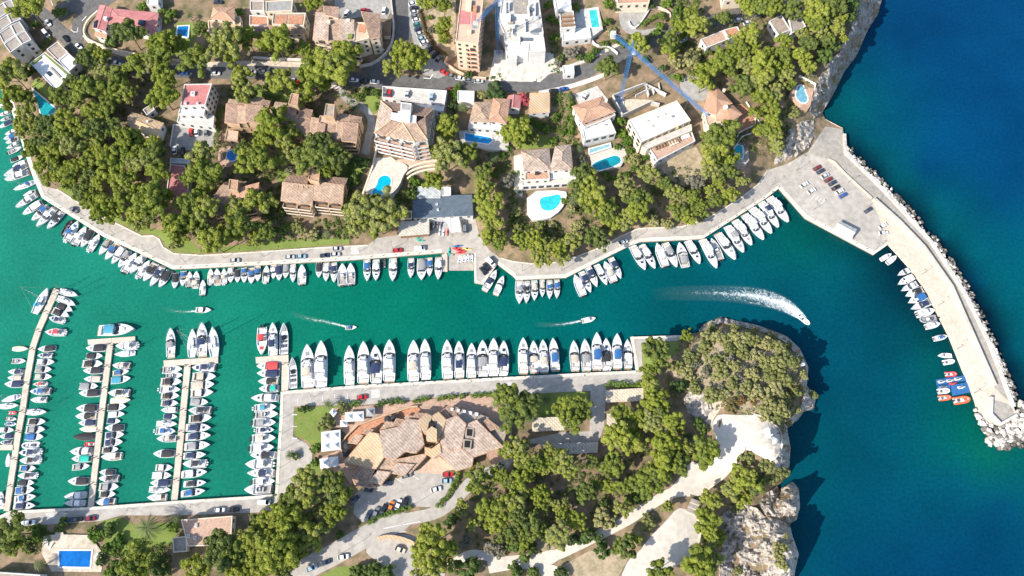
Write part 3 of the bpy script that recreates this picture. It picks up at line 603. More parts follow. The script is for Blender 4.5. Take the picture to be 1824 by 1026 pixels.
jetty('angled jetty head with black open boat beside it near the corner quay', [(508,646),(507,697)], 12, [(455,636),(514,632),(514,645),(456,647)])
jetty('short stone mole beside the boatyard slipway', [(792,449),(792,484)], 10)
# ================================================================== TREES AND PLANTS
def leaf_cloud(rnd, puffs, nleaf, size, flat=0.6, drop=-0.35):
    """triangular leaf sprays laid on the skins of many small puffs"""
    V, F = [], []
    for (cx, cy, cz, r) in puffs:
        for _ in range(nleaf):
            while True:
                x, y, z = rnd.gauss(0, 1), rnd.gauss(0, 1), rnd.gauss(0, 1); l = math.sqrt(x*x+y*y+z*z)
                if l > .1 and z/l > drop: break
            n = Vector((x/l, y/l, z/l)); k = r*(0.72+rnd.random()*.42)
            p = Vector((cx+n.x*k, cy+n.y*k, cz+n.z*k*.85))
            n = (n + Vector((rnd.gauss(0, .3), rnd.gauss(0, .3), rnd.gauss(0, .25)+.12))).normalized()
            a = n.orthogonal().normalized(); t = rnd.random()*6.28; a = (Matrix.Rotation(t, 3, n) @ a); c = n.cross(a); s = size*(.6+rnd.random()*.8)
            b = len(V); V += [tuple(p+a*s), tuple(p-a*s*.5+c*s*.85), tuple(p-a*s*.6-c*s*.8)]; F.append((b, b+1, b+2))
    return V, F
def cloud_mesh(name, V, F, m):
    me = bpy.data.meshes.new(name); me.from_pydata(V, [], F); me.materials.append(MATS[m]); return me
def pine_crown(seed, m, npuff, flat, loose, nleaf=150, size=.09, pr=(.13, .30), bough=0):
    """a crown of needle puffs; with boughs the puffs gather on separate limbs and leave ragged gaps"""
    rnd = random.Random(seed); puffs = []; tries = 0; lob = [rnd.uniform(0, 6.28) for _ in range(3)]
    bs = []
    if bough:
        for i in range(bough):
            a = i*2.399+rnd.uniform(-.5, .5); r = math.sqrt((i+.4)/bough)*rnd.uniform(.62, .86); bs.append((r*math.cos(a), r*math.sin(a), flat*(1-r*r*.9)*rnd.uniform(.55, 1.05), rnd.uniform(.20, .38)))
    while len(puffs) < npuff and tries < 5000:
        tries += 1
        if bs:
            bx, by, bz, br = rnd.choice(bs); x, y, z = bx+rnd.gauss(0, .5)*br, by+rnd.gauss(0, .5)*br, bz+rnd.gauss(0, .32)*br; pr_ = rnd.uniform(*pr)
        else:
            a = rnd.random()*6.28; r = math.sqrt(rnd.random()); ext = 0.82+0.2*math.sin(2*a+lob[0])+0.13*math.sin(3*a+lob[1]); x, y = r*ext*math.cos(a), r*ext*math.sin(a)
            top = flat*(1-(r**2)*.85); z = top*rnd.uniform(.55, 1.0) if rnd.random() < .72 else top*rnd.uniform(-.3, .5); pr_ = rnd.uniform(*pr)*(1.1-.3*r)
        if all((x-p[0])**2+(y-p[1])**2+((z-p[2])*1.2)**2 > (loose*(pr_+p[3]))**2 for p in puffs): puffs.append((x, y, z, pr_))
    V, F = leaf_cloud(rnd, puffs, nleaf, size)
    return cloud_mesh('crown', V, F, m)
def trunk_mesh(seed, lean=.15, m='bark', h=1.0):
    rnd = random.Random(seed); mb = MB(); dx, dy = rnd.uniform(-lean, lean), rnd.uniform(-lean, lean)
    mb.tube((0, 0, -.15), (dx*.5, dy*.5, h*.55), .045, m, .034, 7); mb.tube((dx*.5, dy*.5, h*.55), (dx, dy, h), .034, m, .018, 6)
    for i in range(5):
        a = rnd.random()*6.28; z = h*(.5+.1*i); x0, y0 = dx*z/h, dy*z/h
        mb.tube((x0, y0, z), (x0+math.cos(a)*.42, y0+math.sin(a)*.42, z+.28), .018, m, .007, 5)
    return mb.mesh('trunk')
PINES = [pine_crown(100+i, 'leafpine', 70+6*(i % 4), .50+.1*(i % 3), .52, 120, .068, (.085, .21), 8+i % 4) for i in range(14)]
OLIVES = [pine_crown(200+i, 'leafolive', 26, .42, .66, 120, .085) for i in range(5)]
DARKS = [pine_crown(300+i, 'leafdark', 26, .60, .6, 150, .09) for i in range(4)]
GREYS = [pine_crown(400+i, 'leafgrey', 24, .5, .66, 120, .08) for i in range(3)]
BRIGHTS = [pine_crown(500+i, 'leafbright', 22, .6, .6, 130, .09) for i in range(3)]
REDS = [pine_crown(600, 'leafred', 22, .6, .6, 120, .1)]
RUSTS = [pine_crown(700, 'leafrust', 34, .45, .5, 150, .07, (.13, .2))]
TRUNKS = [trunk_mesh(i) for i in range(5)]
STEMS = [trunk_mesh(30+i, .05, 'palebark') for i in range(2)]
def palm_crown(seed):
    rnd = random.Random(seed); mb = MB()
    for i in range(30):
        a = i*2.399+rnd.uniform(-.2, .2); up = rnd.uniform(.05, .75); L = rnd.uniform(.85, 1.05); pts = []
        for k in range(7):
            t = k/6; r = L*t*(1-.12*t*up); z = up*.75*t-(.55+.5*up)*t*t*.9
            pts.append(Vector((math.cos(a)*r, math.sin(a)*r, z)))
        sd = Vector((-math.sin(a), math.cos(a), 0))
        for k in range(6):
            for s in (-1, 1):
                for q in range(2):
                    b0 = pts[k].lerp(pts[k+1], q*.5); w = .20*(1-.75*(k+q*.5)/6.5)
                    d = (pts[k+1]-pts[k]); tip = b0+sd*s*w+d*.9+Vector((0, 0, -.05-rnd.random()*.04)); mb.face([b0, b0+d*.34, tip], 'leafpalm')
    mb.tube((0, 0, -.12), (0, 0, .1), .07, 'leafpalm', .03)
    return mb.mesh('crown')
PALMS = [palm_crown(i) for i in range(3)]
def palm_trunk():
    mb = MB(); rr = []
    for i in range(11):
        z = i/10; r = .05*(1.15-.35*z)*(1+.12*(i % 2)); rr.append([(r*math.cos(k*.785), r*math.sin(k*.785), z) for k in range(8)])
    mb.rings(rr, 'palebark', True, True); return mb.mesh('trunk')
PTR = palm_trunk()
KINDS = {'p': (PINES, TRUNKS, 'pine_tree', 'pine', 'tree', 1.55), 'o': (OLIVES, STEMS, 'scrub_tree', 'olive-green scrub tree', 'tree', .75), 'd': (DARKS, TRUNKS, 'evergreen_tree', 'dark evergreen', 'tree', .9),
         'g': (GREYS, STEMS, 'grey_tree', 'grey-leaved tree', 'tree', .9), 'b': (BRIGHTS, STEMS, 'leafy_shrub', 'bright green shrub', 'shrub', .7), 'r': (REDS, STEMS, 'flowering_shrub', 'magenta flowering tree', 'tree', 1.0), 'u': (RUSTS, STEMS, 'domed_shrub', 'rust-coloured domed shrub', 'shrub', .5),
         'P': (PALMS, [PTR], 'palm_tree', 'feathery palm', 'palm', 1.3)}
LAND = []   # landmark phrases for labels, filled with the buildings: (px, py, phrase)
TREES = []
trng = random.Random(99)
def tree(kind, px, py, r):
    crowns, trunks, nm, word, cat, hf = KINDS[kind]
    mpp = 0.245 if py > 500 else 0.262
    R = r*mpp*(1.14 if kind == 'p' else (.96 if kind == 'o' and px > 1190 and py > 590 else 1.0)); hgt = R*hf*trng.uniform(.85, 1.15)+(1.2 if kind == 'p' else .3)
    g = under(px, py, hgt); root = link(nm, None, loc=g)
    cr = trng.choice(crowns); rz = trng.random()*6.28
    base = hgt-R*(.28 if kind != 'P' else -.05)
    link('crown', cr, root, (0, 0, base), rz, (R*trng.uniform(.95, 1.08), R*trng.uniform(.92, 1.05), R*trng.uniform(.85, 1.2)))
    th = base+R*.2 if kind != 'P' else base
    link('trunk', trng.choice(trunks), root, (0, 0, 0), rz, (max(R*.9, 2.0), max(R*.9, 2.0), th) if kind != 'P' else (4.2, 4.2, th))
    TREES.append((root, kind, px, py, r, word, cat))
def trees(kind, s):
    v = [float(a) for a in s.replace(',', ' ').split()]
    for i in range(0, len(v), 3): tree(kind, *v[i:i+3])
trees('p', '''49 13 27 228 58 24 288 75 24 283 95 20 317 78 16 350 107 25 400 78 28 411 102 16 440 66 19 360 52 15 157 105 18 182 98 15 165 88 13
183 127 17 243 112 20 264 118 16 292 132 22 287 168 26 210 142 17 218 128 14 198 166 20 223 164 18 193 188 17 153 157 25 130 145 14 112 172 20 142 174 16
15 127 25 23 172 22 50 175 13 45 203 19 50 226 19 84 222 20 117 210 20 112 238 18 142 233 17 165 200 18 175 207 14 170 230 19 198 226 16 76 248 18 223 246 20 168 253 15 274 256 16 246 248 14
431 132 17 431 158 20 441 172 14 58 265 17 96 270 19 127 262 18 76 290 17 101 298 16 127 303 18 84 318 12 104 313 14 124 323 14 175 268 17 157 283 16 193 293 22 215 270 18 241 262 18 274 273 20
246 288 19 162 311 14 175 325 14 281 306 20 215 321 18 231 323 18 203 313 14 142 341 17 165 351 16 188 367 22 162 361 14 177 382 15 203 379 16 218 356 18 243 349 16 269 356 28 294 351 16 241 382 18 264 374 17 253 397 15
314 399 21 337 364 20 365 369 22 357 346 16 355 387 19 322 417 14 340 397 16 360 275 22 365 306 26 340 316 15 380 313 15 441 285 22 436 265 16 418 369 17 426 397 22 454 356 18 416 417 14 380 430 22 395 420 15 365 420 14 454 425 12''')
trees('p', '''493 73 26 470 71 18 513 84 15 541 86 15 592 114 34 617 96 24 564 132 28 556 112 20 612 124 20 582 144 18 498 142 22 541 175 15 536 157 12 724 94 22 749 106 19 701 119 17 731 112 16
790 43 17 792 61 12 759 5 14 790 8 13 556 5 15 797 220 18 795 236 14 483 220 28 513 243 20 470 243 20 569 253 22 909 236 18 463 283 23 513 278 20 561 275 30 592 283 24 577 301 17 539 288 17 470 356 18 470 412 16
795 278 26 828 275 20 810 268 20 785 270 16 772 321 17 643 377 28 683 377 29 640 397 20 676 402 18 612 364 10 665 361 16 861 334 18 871 361 22 876 389 20 871 417 16 888 430 15 861 306 16
1042 313 20 1052 336 22 1049 356 20 1037 331 18 1110 331 16 1136 354 20 1138 374 20 1153 308 16 1184 329 13 1201 344 15 1265 341 11 1234 351 15 1082 377 20 1092 397 16 1113 392 16 1067 367 16 1062 425 19
930 427 16 953 427 17 963 455 16 991 443 17 1019 430 17 1001 458 12 971 435 13 1207 374 16 1222 384 16 1245 369 16 1270 356 13 1285 354 12 1300 344 13 1275 270 24 1295 280 18 1265 301 18 1295 306 18 1280 323 12
1082 119 18 1136 79 18 1194 74 16 1212 46 17 1242 46 20 1196 84 15 1290 33 13 1338 61 20 1316 84 19 1285 106 19 1308 101 14 1356 13 17 1257 127 18 1252 147 16 1328 152 20 1356 109 20 1356 142 17 1359 172 17 925 233 22 943 243 14 1285 238 24 1265 251 16 1298 228 14
1379 13 18 1410 18 17 1453 15 22 1483 10 20 1453 33 18 1460 53 15 1491 48 14 1397 71 14 1437 76 18 1427 101 16 1394 96 16 1372 96 15 1372 122 15 1379 162 17 1374 188 15 1379 221 13 1379 243 15 1366 228 13 1354 130 20 1375 214 14 1383 262 14 1330 10 16 1230 20 13 1300 122 15 1330 112 15 1347 86 14 1492 28 15 1502 68 9 1442 122 13 1402 132 13 1408 150 11 1398 112 13 1322 322 11 1345 200 11 1352 232 11 1430 60 11 1470 70 13''')
trees('p', '''1222 597 10 1169 629 22 1156 660 14 1163 713 20 1166 695 16 1151 682 13 1166 753 19 1141 746 16 1108 743 18 1201 756 18 1176 733 15 1010 722 20 1033 728 20 1020 745 20 905 708 24 930 722 24 912 742 22
925 804 20 948 827 18 978 807 14 1011 832 18 994 817 14 976 832 12 930 855 16 1057 824 11 1092 824 19 1105 781 26 1128 781 15 1184 794 22 1184 822 22 1209 827 16 1156 857 22 1174 845 18 1224 799 14 1257 804 20
1085 865 12 1115 865 12 1044 876 16 1062 867 11 963 880 15 966 898 13 920 893 17 923 918 16 996 900 12 1024 926 14 1004 913 10 951 938 17 996 954 19 935 959 13 1109 905 13 1113 974 17 1130 962 11 1326 850 18 1305 872 17 1341 862 17 1323 885 15 1265 890 14
1257 923 18 1265 948 15 1283 959 11 1262 969 14 1250 1002 23 1267 999 16 1174 1017 17 1188 903 9 546 862 26 592 865 26 518 893 22 539 885 20 597 916 17 574 911 16 513 923 24 551 954 23 536 931 18 498 981 27 470 974 24 468 928 16 473 1009 20 521 989 16 506 1009 16
767 964 26 764 994 26 790 981 22 850 855 17 886 845 13 820 905 12 871 905 18 886 928 17 909 893 15 843 933 11 906 954 16 906 855 14 909 804 14 13 948 26 8 968 20 241 1002 27 350 1014 22 395 979 26 416 987 20 444 966 20 428 1019 20 451 1007 18 454 928 10''')
trees('o', '''1232 637 15 1207 652 15 1262 601 16 1283 601 14 1255 619 15 1275 642 16 1285 660 16 1321 606 16 1341 604 14 1361 611 15 1326 629 13 1366 644 15 1227 665 14 1305 682 13 1341 667 14 1272 705 18 1331 692 13 1345 632 14 1305 600 14 1300 625 14 1240 690 13 1290 700 12 1308 650 12
1374 611 14 1392 624 15 1410 642 14 1387 647 16 1374 667 16 1397 672 16 1415 695 13 1379 692 16 1397 708 14 1374 720 15 1394 730 15 1384 746 12 1448 703 9 1432 662 6 1350 700 14 1362 735 13 1331 817 15 1366 829 14 1366 850 15 1369 850 15 1392 842 14 1389 979 13 1392 1002 12 1399 956 6 1313 905 8
1077 926 18 1155 932 14 531 405 14 556 417 13 309 435 10 1128 283 14 984 399 8 1016 369 9 1032 399 10 920 374 12 925 397 12 963 399 10 1027 402 12 579 753 15 1247 384 11 1189 397 12 1166 392 12 1415 198 12 1234 101 20 1209 109 15 610 725 11 858 167 11 1090 56 11 1315 1017 8 1425 640 8 1432 668 8 1405 615 9 1375 598 9 1345 590 9 1310 583 8 1270 583 8 1428 695 8 1420 730 8 1404 752 8''')
trees('d', '''105 20 13 47 125 18 835 132 9 883 162 20 643 288 14 729 344 14 630 321 12 1470 94 20 1483 79 16 1516 28 14 1516 5 16 1209 688 14 1247 758 14 1133 888 15 1077 900 10 1072 976 15 1049 954 14 1022 961 12 938 984 14 918 969 13 918 1017 13 951 1020 10 999 1020 11 805 928 13 833 1012 20 1095 70 9 1110 76 8 1180 28 9 1160 8 9 1130 2 9 1204 30 9 1216 62 9 1100 12 8 1152 72 9 1010 92 8 1032 100 8 1046 106 7 1062 90 8 1076 76 8 1000 102 8 1225 78 8 1260 90 9 1240 130 9 1180 120 8 1150 105 8 195 943 12 111 933 11 279 1009 16 503 377 10 541 728 9 640 1018 14 665 1016 13 690 1024 14 807 190 12 670 165 10 650 162 9''')
trees('g', '''904 321 14 1242 323 17 881 981 15 518 301 10 1019 91 14 994 112 8 1037 285 10 1448 132 8 1470 112 9 769 51 9 828 966 12 870 286 11 1300 640 9 1320 655 8 1260 660 9 1285 690 8 1345 650 9 1240 650 8 1315 672 7''')
trees('b', '''64 43 9 302 26 13 287 19 9 253 10 11 426 19 9 195 72 13 793 71 9 765 30 6 637 172 8 673 188 8 983 33 11 989 66 11 976 8 9 1052 99 10 1027 11 9 1082 5 12 1082 38 9 1176 48 11 1166 58 9 1209 137 10 1189 5 12 1209 15 12 1105 215 11 1108 236 12 1118 251 12 165 951 12 177 953 11 208 966 12 307 938 12 200 984 6 177 999 8 63 948 9 46 979 8 70 961 6 193 1019 9 187 976 8 561 799 9 560 824 8 605 952 7 524 812 8 739 326 12 511 405 12 815 157 7 805 165 8 824 705 6 1005 358 7 940 215 9 960 222 8 975 230 9 990 210 8 985 250 8 1003 235 7 895 275 8 905 262 7 880 310 8 1100 262 8 1122 268 8 1130 300 9 1150 280 8 1080 312 8 1095 318 8 1115 310 8 735 320 8 710 352 8''')
trees('r', '930 175 14'); trees('u', '1305 723 13 1321 713 9 1344 712 8')
trees('P', '337 28 9 825 188 12 881 278 12 582 417 9 1022 356 11 1032 263 9 1014 170 9 971 710 10 883 720 10 584 720 11 261 940 22 313 925 10 68 1007 11 516 810 9')

# ---- hedges
def hedge(label, pts, wpx, h, m='leafbright'):
    rnd = random.Random(int(pts[0][0])); V, F = [], []; p0 = ground(*pts[0]); puffs = []
    for a, b in zip(pts[:-1], pts[1:]):
        A, B = ground(*a), ground(*b); l = (B-A).length; n = max(2, int(l/.8)); side = Vector((-(B-A).y, (B-A).x, 0)).normalized()
        for i in range(n):
            for k in range(2):
                q = A.lerp(B, (i+rnd.random())/n)+side*rnd.uniform(-.5, .5)*wpx*.24-p0; puffs.append((q.x, q.y, q.z+h*(.45+.4*rnd.random()), rnd.uniform(.55, .9)))
    V, F = leaf_cloud(rnd, puffs, 45, .22); o = link('hedge', cloud_mesh('hedge', V, F, m)); o.location = p0
    tag(o, label, 'hedge', px=pts[0][0])
hedge('clipped hedge before the clubhouse, nearest the tents', [(622,722),(644,718)], 8, 1.6); hedge('long hedge strip opposite the road crossing by the clubhouse', [(672,720),(722,714)], 9, 1.6)
hedge('short double hedge in front of the clubhouse terrace', [(736,714),(766,710)], 8, 1.6); hedge('hedge strip before the round clubhouse roof', [(779,712),(812,707)], 9, 1.6); hedge('thin hedge along the quay road by the big pines', [(840,706),(898,702)], 7, 1.4)
hedge('tall narrow hedge between car deck and white garage', [(806,190),(812,172),(819,150)], 10, 3.5); hedge('hedge beside the walled parking court', [(386,262),(388,225),(396,190)], 9, 2.5)
hedge('hedge between the townhouses and the white house', [(70,94),(95,70)], 9, 2.2, 'leafdark'); hedge('curved hedge edging the clubhouse car park', [(780,904),(800,880),(818,852),(812,838)], 7, 1.3)
hedge('low hedge behind the parked cars of the clubhouse', [(655,930),(690,915),(735,902)], 6, 1.2); hedge('hedge along the grey boundary wall by the tall pink block', [(748,20),(757,60),(775,85),(797,100)], 4, 1, 'leafrust')
hedge('clipped hedge in the curved driveway island', [(1140,48),(1158,36),(1172,28)], 9, 1.5); hedge('hedge beside the cream carport by the quay', [(1078,685),(1146,685)], 8, 1.5); hedge('hedge above the round pool house garden', [(1000,313),(1012,312)], 5, 1)
hedge('hedge on the villa terrace above the kidney pool', [(980,331),(1012,327)], 5, 1.2); hedge('garden hedge along the villa path', [(1015,175),(1018,210),(1014,250)], 8, 2.2)

# ---- undergrowth of the woods: too many small bushes to count
def undergrowth(name, label, polys, n, m, rr=(.5, 1.3)):
    rnd = random.Random(n); V, F = [], []
    for poly in polys:
        xs = [p[0] for p in poly]; ys = [p[1] for p in poly]; ar = abs(sum(poly[i][0]*poly[(i+1) % len(poly)][1]-poly[(i+1) % len(poly)][0]*poly[i][1] for i in range(len(poly))))/2
        for _ in range(int(n*ar/10000)):
            x, y = rnd.uniform(min(xs), max(xs)), rnd.uniform(min(ys), max(ys))
            if not inpoly(x, y, poly): continue
            g = ground(x, y); r = rnd.uniform(*rr); v, f = leaf_cloud(rnd, [(g.x+rnd.uniform(-r, r), g.y+rnd.uniform(-r, r), g.z+r*.4, r) for _ in range(2)], 16, .3)
            b = len(V); V += v; F += [tuple(b+i for i in q) for q in f]
    o = link(name, cloud_mesh(name, V, F, m)); o['kind'] = 'stuff'; o['label'] = label
woodW = [(40,170),(60,220),(150,100),(290,130),(310,250),(300,300),(300,400),(250,400),(180,370),(90,320),(50,260)]
woodM = [(860,300),(915,300),(930,400),(1020,380),(1060,300),(1140,320),(1260,290),(1310,330),(1240,385),(1120,400),(1000,460),(880,440)]
woodE = [(1190,60),(1260,30),(1440,0),(1520,0),(1490,90),(1440,140),(1400,260),(1340,280),(1280,330),(1260,260),(1360,210),(1320,140),(1270,160),(1210,130)]
woodS = [(850,850),(915,800),(1060,815),(1140,760),(1240,760),(1250,820),(1180,860),(1080,930),(960,985),(880,985),(830,960),(830,900)]
head_ = [(1150,620),(1245,598),(1290,574),(1345,586),(1402,606),(1434,650),(1434,692),(1400,756),(1330,740),(1250,720),(1180,700)]
east_ = [(1300,860),(1390,830),(1360,880),(1290,910),(1280,1020),(1250,1026),(1240,930)]
undergrowth('undergrowth', 'dark low bushes under the pine woods', [woodW, woodM, woodE, woodS, [(480,870),(610,880),(600,930),(520,1020),(380,1040),(440,960)], [(410,140),(640,160),(650,290),(480,420),(330,420),(310,290),(400,250)]], 110, 'leafdark')
undergrowth('scrub', 'olive and straw scrub covering the headland', [head_, east_, woodE, [(1390,250),(1400,200),(1440,190),(1445,215),(1400,240)]], 110, 'leafolive', (.4, 1.0))
undergrowth('scrub', 'grey dry brush on the headland slopes', [head_, [(1160,300),(1250,300),(1260,340),(1200,360)]], 60, 'leafgrey', (.3, .8))
undergrowth('undergrowth', 'dark bushes and ground cover of the villa gardens', [[(985,165),(1016,165),(1034,262),(985,262)],[(1098,215),(1118,225),(1148,272),(1120,275)],[(1140,305),(1180,300),(1200,330),(1250,335),(1230,360),(1150,350)],[(560,390),(625,388),(640,425),(560,425)],[(480,300),(503,300),(498,420),(470,430)],[(620,285),(648,285),(640,345),(616,350)],[(700,358),(733,352),(733,374),(700,380)],[(845,270),(910,266),(915,300),(850,320)],[(1055,84),(1100,62),(1106,76),(1060,100)],[(1180,92),(1230,72),(1280,95),(1255,130),(1215,128)],[(284,60),(312,70),(310,105),(285,100)],[(1362,180),(1408,190),(1398,258),(1365,275)],[(905,215),(940,205),(985,215),(980,240),(915,262)],[(910,395),(1000,395),(1010,440),(920,440)],[(60,935),(110,940),(70,985),(30,975)],[(180,985),(240,960),(310,975),(300,1030),(200,1030)],[(1100,70),(1120,66),(1180,66),(1110,86)],[(1180,0),(1260,0),(1250,25),(1190,45)]], 330, 'leafdark', (.4, 1.0))
undergrowth('garden_plants', 'mixed low garden plants between the villas', [[(990,160),(1020,160),(1030,260),(985,240)],[(905,300),(935,310),(935,420),(900,420)],[(1010,340),(1030,340),(1035,380),(1005,385)],[(30,935),(110,935),(100,960),(30,975)],[(470,415),(620,400),(620,425),(480,430)],[(880,130),(900,128),(905,145),(872,145)],[(960,80),(995,20),(998,130),(985,140)]], 190, 'leafbright', (.3, .8))
# ================================================================== BUILDINGS
def win_mesh(w, h):
    mb = MB(); t = .09
    mb.box(-w/2, w/2, -.03, .05, -h/2, h/2, 'windowglass')
    for x0, x1, z0, z1 in ((-w/2-t, -w/2, -h/2-t, h/2+t), (w/2, w/2+t, -h/2-t, h/2+t), (-w/2, w/2, h/2, h/2+t), (-w/2, w/2, -h/2-t, -h/2), (-.04, .04, -h/2, h/2)): mb.box(x0, x1, -.02, .1, z0, z1, 'frame')
    return mb.mesh('window')
WIN = win_mesh(1.2, 1.35); WINB = win_mesh(2.2, 1.9)
def ccw(P):
    return P if sum(P[i].x*P[(i+1) % len(P)].y-P[(i+1) % len(P)].x*P[i].y for i in range(len(P))) > 0 else P[::-1]
def inset(P, d):
    n = len(P); out = []
    for i in range(n):
        a, p, c = P[i-1], P[i], P[(i+1) % n]
        e1 = Vector((p.x-a.x, p.y-a.y)).normalized(); e2 = Vector((c.x-p.x, c.y-p.y)).normalized()
        n1 = Vector((-e1.y, e1.x)); n2 = Vector((-e2.y, e2.x)); m = (n1+n2); k = d/max(.35, (m.dot(n1))) if m.length > .1 else 0
        out.append(Vector((p.x+m.x*k, p.y+m.y*k, p.z)))
    return out
def volume(root, base, zg, poly, h, kind, rm, wm, slope=.32, over=.45, win=True, par=.45, winm=None, sp=3.4, apex=None, dz=None, wb=3.0):
    ze = zg+h; P = ccw([W(x, y, ze)-base for x, y in poly]); P2 = [(p.x, p.y) for p in P]; n = len(P); zr = h; z0 = -wb
    mb = MB()
    if kind in ('plane',):
        cx_ = sum(p.x for p in P)/n; cy_ = sum(p.y for p in P)/n; d_ = dz or (0, .12); mb.rings([[(x, y, z0) for x, y in P2], [(x, y, zr-.25+(x-cx_)*d_[0]+(y-cy_)*d_[1]) for x, y in P2]], wm, False, True)
    else: mb.prism(P2, z0, zr-.02, wm)
    link('wall', mb.mesh('wall'), root)
    mb = MB(); roof_name = 'roof'
    if kind == 'flat':
        I = inset(P, .3)
        mb.prism([(p.x, p.y) for p in I], zr-.15, zr+.05, rm)
        link('roof', mb.mesh('roof'), root); mb = MB(); roof_name = 'parapet'
        if par:
            O = inset(P, -.05)
            mb.rings([[(p.x, p.y, zr-.3) for p in O], [(p.x, p.y, zr+par) for p in O], [(p.x, p.y, zr+par) for p in I], [(p.x, p.y, zr-.1) for p in I]], wm)
            link('parapet', mb.mesh('parapet'), root)
    else:
        O = inset(P, -over); V3 = lambda p, z: (p.x, p.y, z)
        if kind in ('hip', 'gable') and n == 4:
            if (O[1]-O[0]).length + (O[3]-O[2]).length < (O[2]-O[1]).length + (O[0]-O[3]).length: O = O[1:]+O[:1]
            m0 = (O[0]+O[3])/2; m1 = (O[1]+O[2])/2; short = ((O[0]-O[3]).length+(O[1]-O[2]).length)/2; L_ = (m1-m0).length
            k = min(.5, short*.5/L_) if kind == 'hip' else 0.0; r0 = m0.lerp(m1, k); r1 = m0.lerp(m1, 1-k); zt = zr+short*.5*slope
            mb.face([V3(O[0], zr), V3(O[1], zr), V3(r1, zt), V3(r0, zt)], rm); mb.face([V3(O[2], zr), V3(O[3], zr), V3(r0, zt), V3(r1, zt)], rm)
            mb.face([V3(O[3], zr), V3(O[0], zr), V3(r0, zt)], rm if kind == 'hip' else wm); mb.face([V3(O[1], zr), V3(O[2], zr), V3(r1, zt)], rm if kind == 'hip' else wm)
            mb.prism([(p.x, p.y) for p in O], zr-.22, zr-.003, wm, True, True)
            rg = MB(); rg.tube((r0.x, r0.y, zt+.02), (r1.x, r1.y, zt+.02), .16, 'tiletan')
            if kind == 'hip':
                for a, b in ((O[0], r0), (O[3], r0), (O[1], r1), (O[2], r1)): rg.tube((a.x, a.y, zr+.02), (b.x, b.y, zt+.02), .13, 'tiletan')
            rf = link('roof', mb.mesh('roof'), root); link('ridge_tiles', rg.mesh('ridge_tiles'), rf); mb = None
        elif kind == 'pyr':
            a = W(apex[0], apex[1], ze+slope*6)-base
            for i in range(n): mb.face([V3(O[i], zr), V3(O[(i+1) % n], zr), (a.x, a.y, zr+slope*6)], rm)
            mb.prism([(p.x, p.y) for p in O], zr-.22, zr-.003, wm, True, True)
        else:   # tilted plane: dz gives the rise per metre in world x, y
            cx = sum(p.x for p in P)/n; cy = sum(p.y for p in P)/n; d = dz or (0, .12)
            top = [(p.x, p.y, zr+.1+(p.x-cx)*d[0]+(p.y-cy)*d[1]) for p in O]; bot = [(x, y, z-.3) for x, y, z in top]
            mb.rings([bot, top], wm, True, False); 
            I = inset(O, .3); mb.rings([top, [(p.x, p.y, zr+.16+(p.x-cx)*d[0]+(p.y-cy)*d[1]) for p in I]], 'tileorange' if rm.startswith('tile') else rm)
            link('roof', mb.mesh('roof'), root); mb = MB(); mb.face([(p.x, p.y, zr+.165+(p.x-cx)*d[0]+(p.y-cy)*d[1]) for p in inset(O, .29)], rm); link('roof_field', mb.mesh('roof_field'), root); mb = None
        if mb: link('roof', mb.mesh('roof'), root)
    if win and h > 2.2:
        st = max(1, int(h/3.0))
        for i in range(n):
            a, b = P[i], P[(i+1) % n]; e = b-a; l = math.hypot(e.x, e.y)
            if l < 3.2: continue
            nrm = Vector((e.y, -e.x, 0)).normalized(); mid = (a+b)/2+base
            view = Vector((-mid.x, -mid.y, HC-mid.z)).normalized()
            if view.dot(nrm) < .06: continue
            k = max(1, int(l/sp)); ang = math.atan2(nrm.y, nrm.x)+math.pi/2
            for s in range(st):
                for q in range(k):
                    f = (q+.5)/k; z = h-1.55-s*3.0
                    if z < .4: continue
                    p = a.lerp(b, f)+nrm*.02; link('window', winm or WIN, root, (p.x, p.y, z), ang+math.pi if False else ang)
    return P
def building(name, label, phrase, vols, cat='building', g=None, extras=None):
    p0 = vols[0]; cx = sum(p[0] for p in p0[0])/len(p0[0]); cy = sum(p[1] for p in p0[0])/len(p0[0])
    gp = under(cx, cy, p0[1]); zg = gp.z if g is None else g
    base = Vector((gp.x, gp.y, zg)); root = link(name, None, loc=base)
    for v in vols:
        kw = v[5] if len(v) > 5 else {}
        volume(root, base, zg, v[0], v[1], v[2], v[3], v[4], **kw)
    tag(root, label, cat, px=cx); LAND.append((cx, cy, phrase)); root['_zg'] = zg
    return root
def part_box(root, nm, poly, z0, z1, m, sc=1.0):
    base = Vector(root.location); P = ccw([W(x, y, base.z+z1)-base for x, y in poly]); mb = MB(); mb.prism([(p.x, p.y) for p in P], z0, z1, m, True, True, sc); return link(nm, mb.mesh(nm), root)
def chimney(root, px, py, z, w=.5, h=1.3, m='whitewall'):
    b = Vector(root.location); p = W(px, py, b.z+z+h)-b; mb = MB(); mb.box(p.x-w, p.x+w, p.y-w, p.y+w, z-.4, z+h, m); mb.box(p.x-w-.1, p.x+w+.1, p.y-w-.1, p.y+w+.1, z+h, z+h+.15, m); return link('chimney', mb.mesh('chimney'), root)
def ac(root, px, py, z, w=.8, d=.5, h=.7, m='white'):
    b = Vector(root.location); p = W(px, py, b.z+z+h)-b; mb = MB(); mb.box(p.x-w, p.x+w, p.y-d, p.y+d, z-.1, z+h, m, .05, .05); mb.box(p.x-w*.5, p.x+w*.5, p.y-d*.6, p.y+d*.6, z+h, z+h+.04, 'roofgreybrown'); return link('roof_unit', mb.mesh('roof_unit'), root)
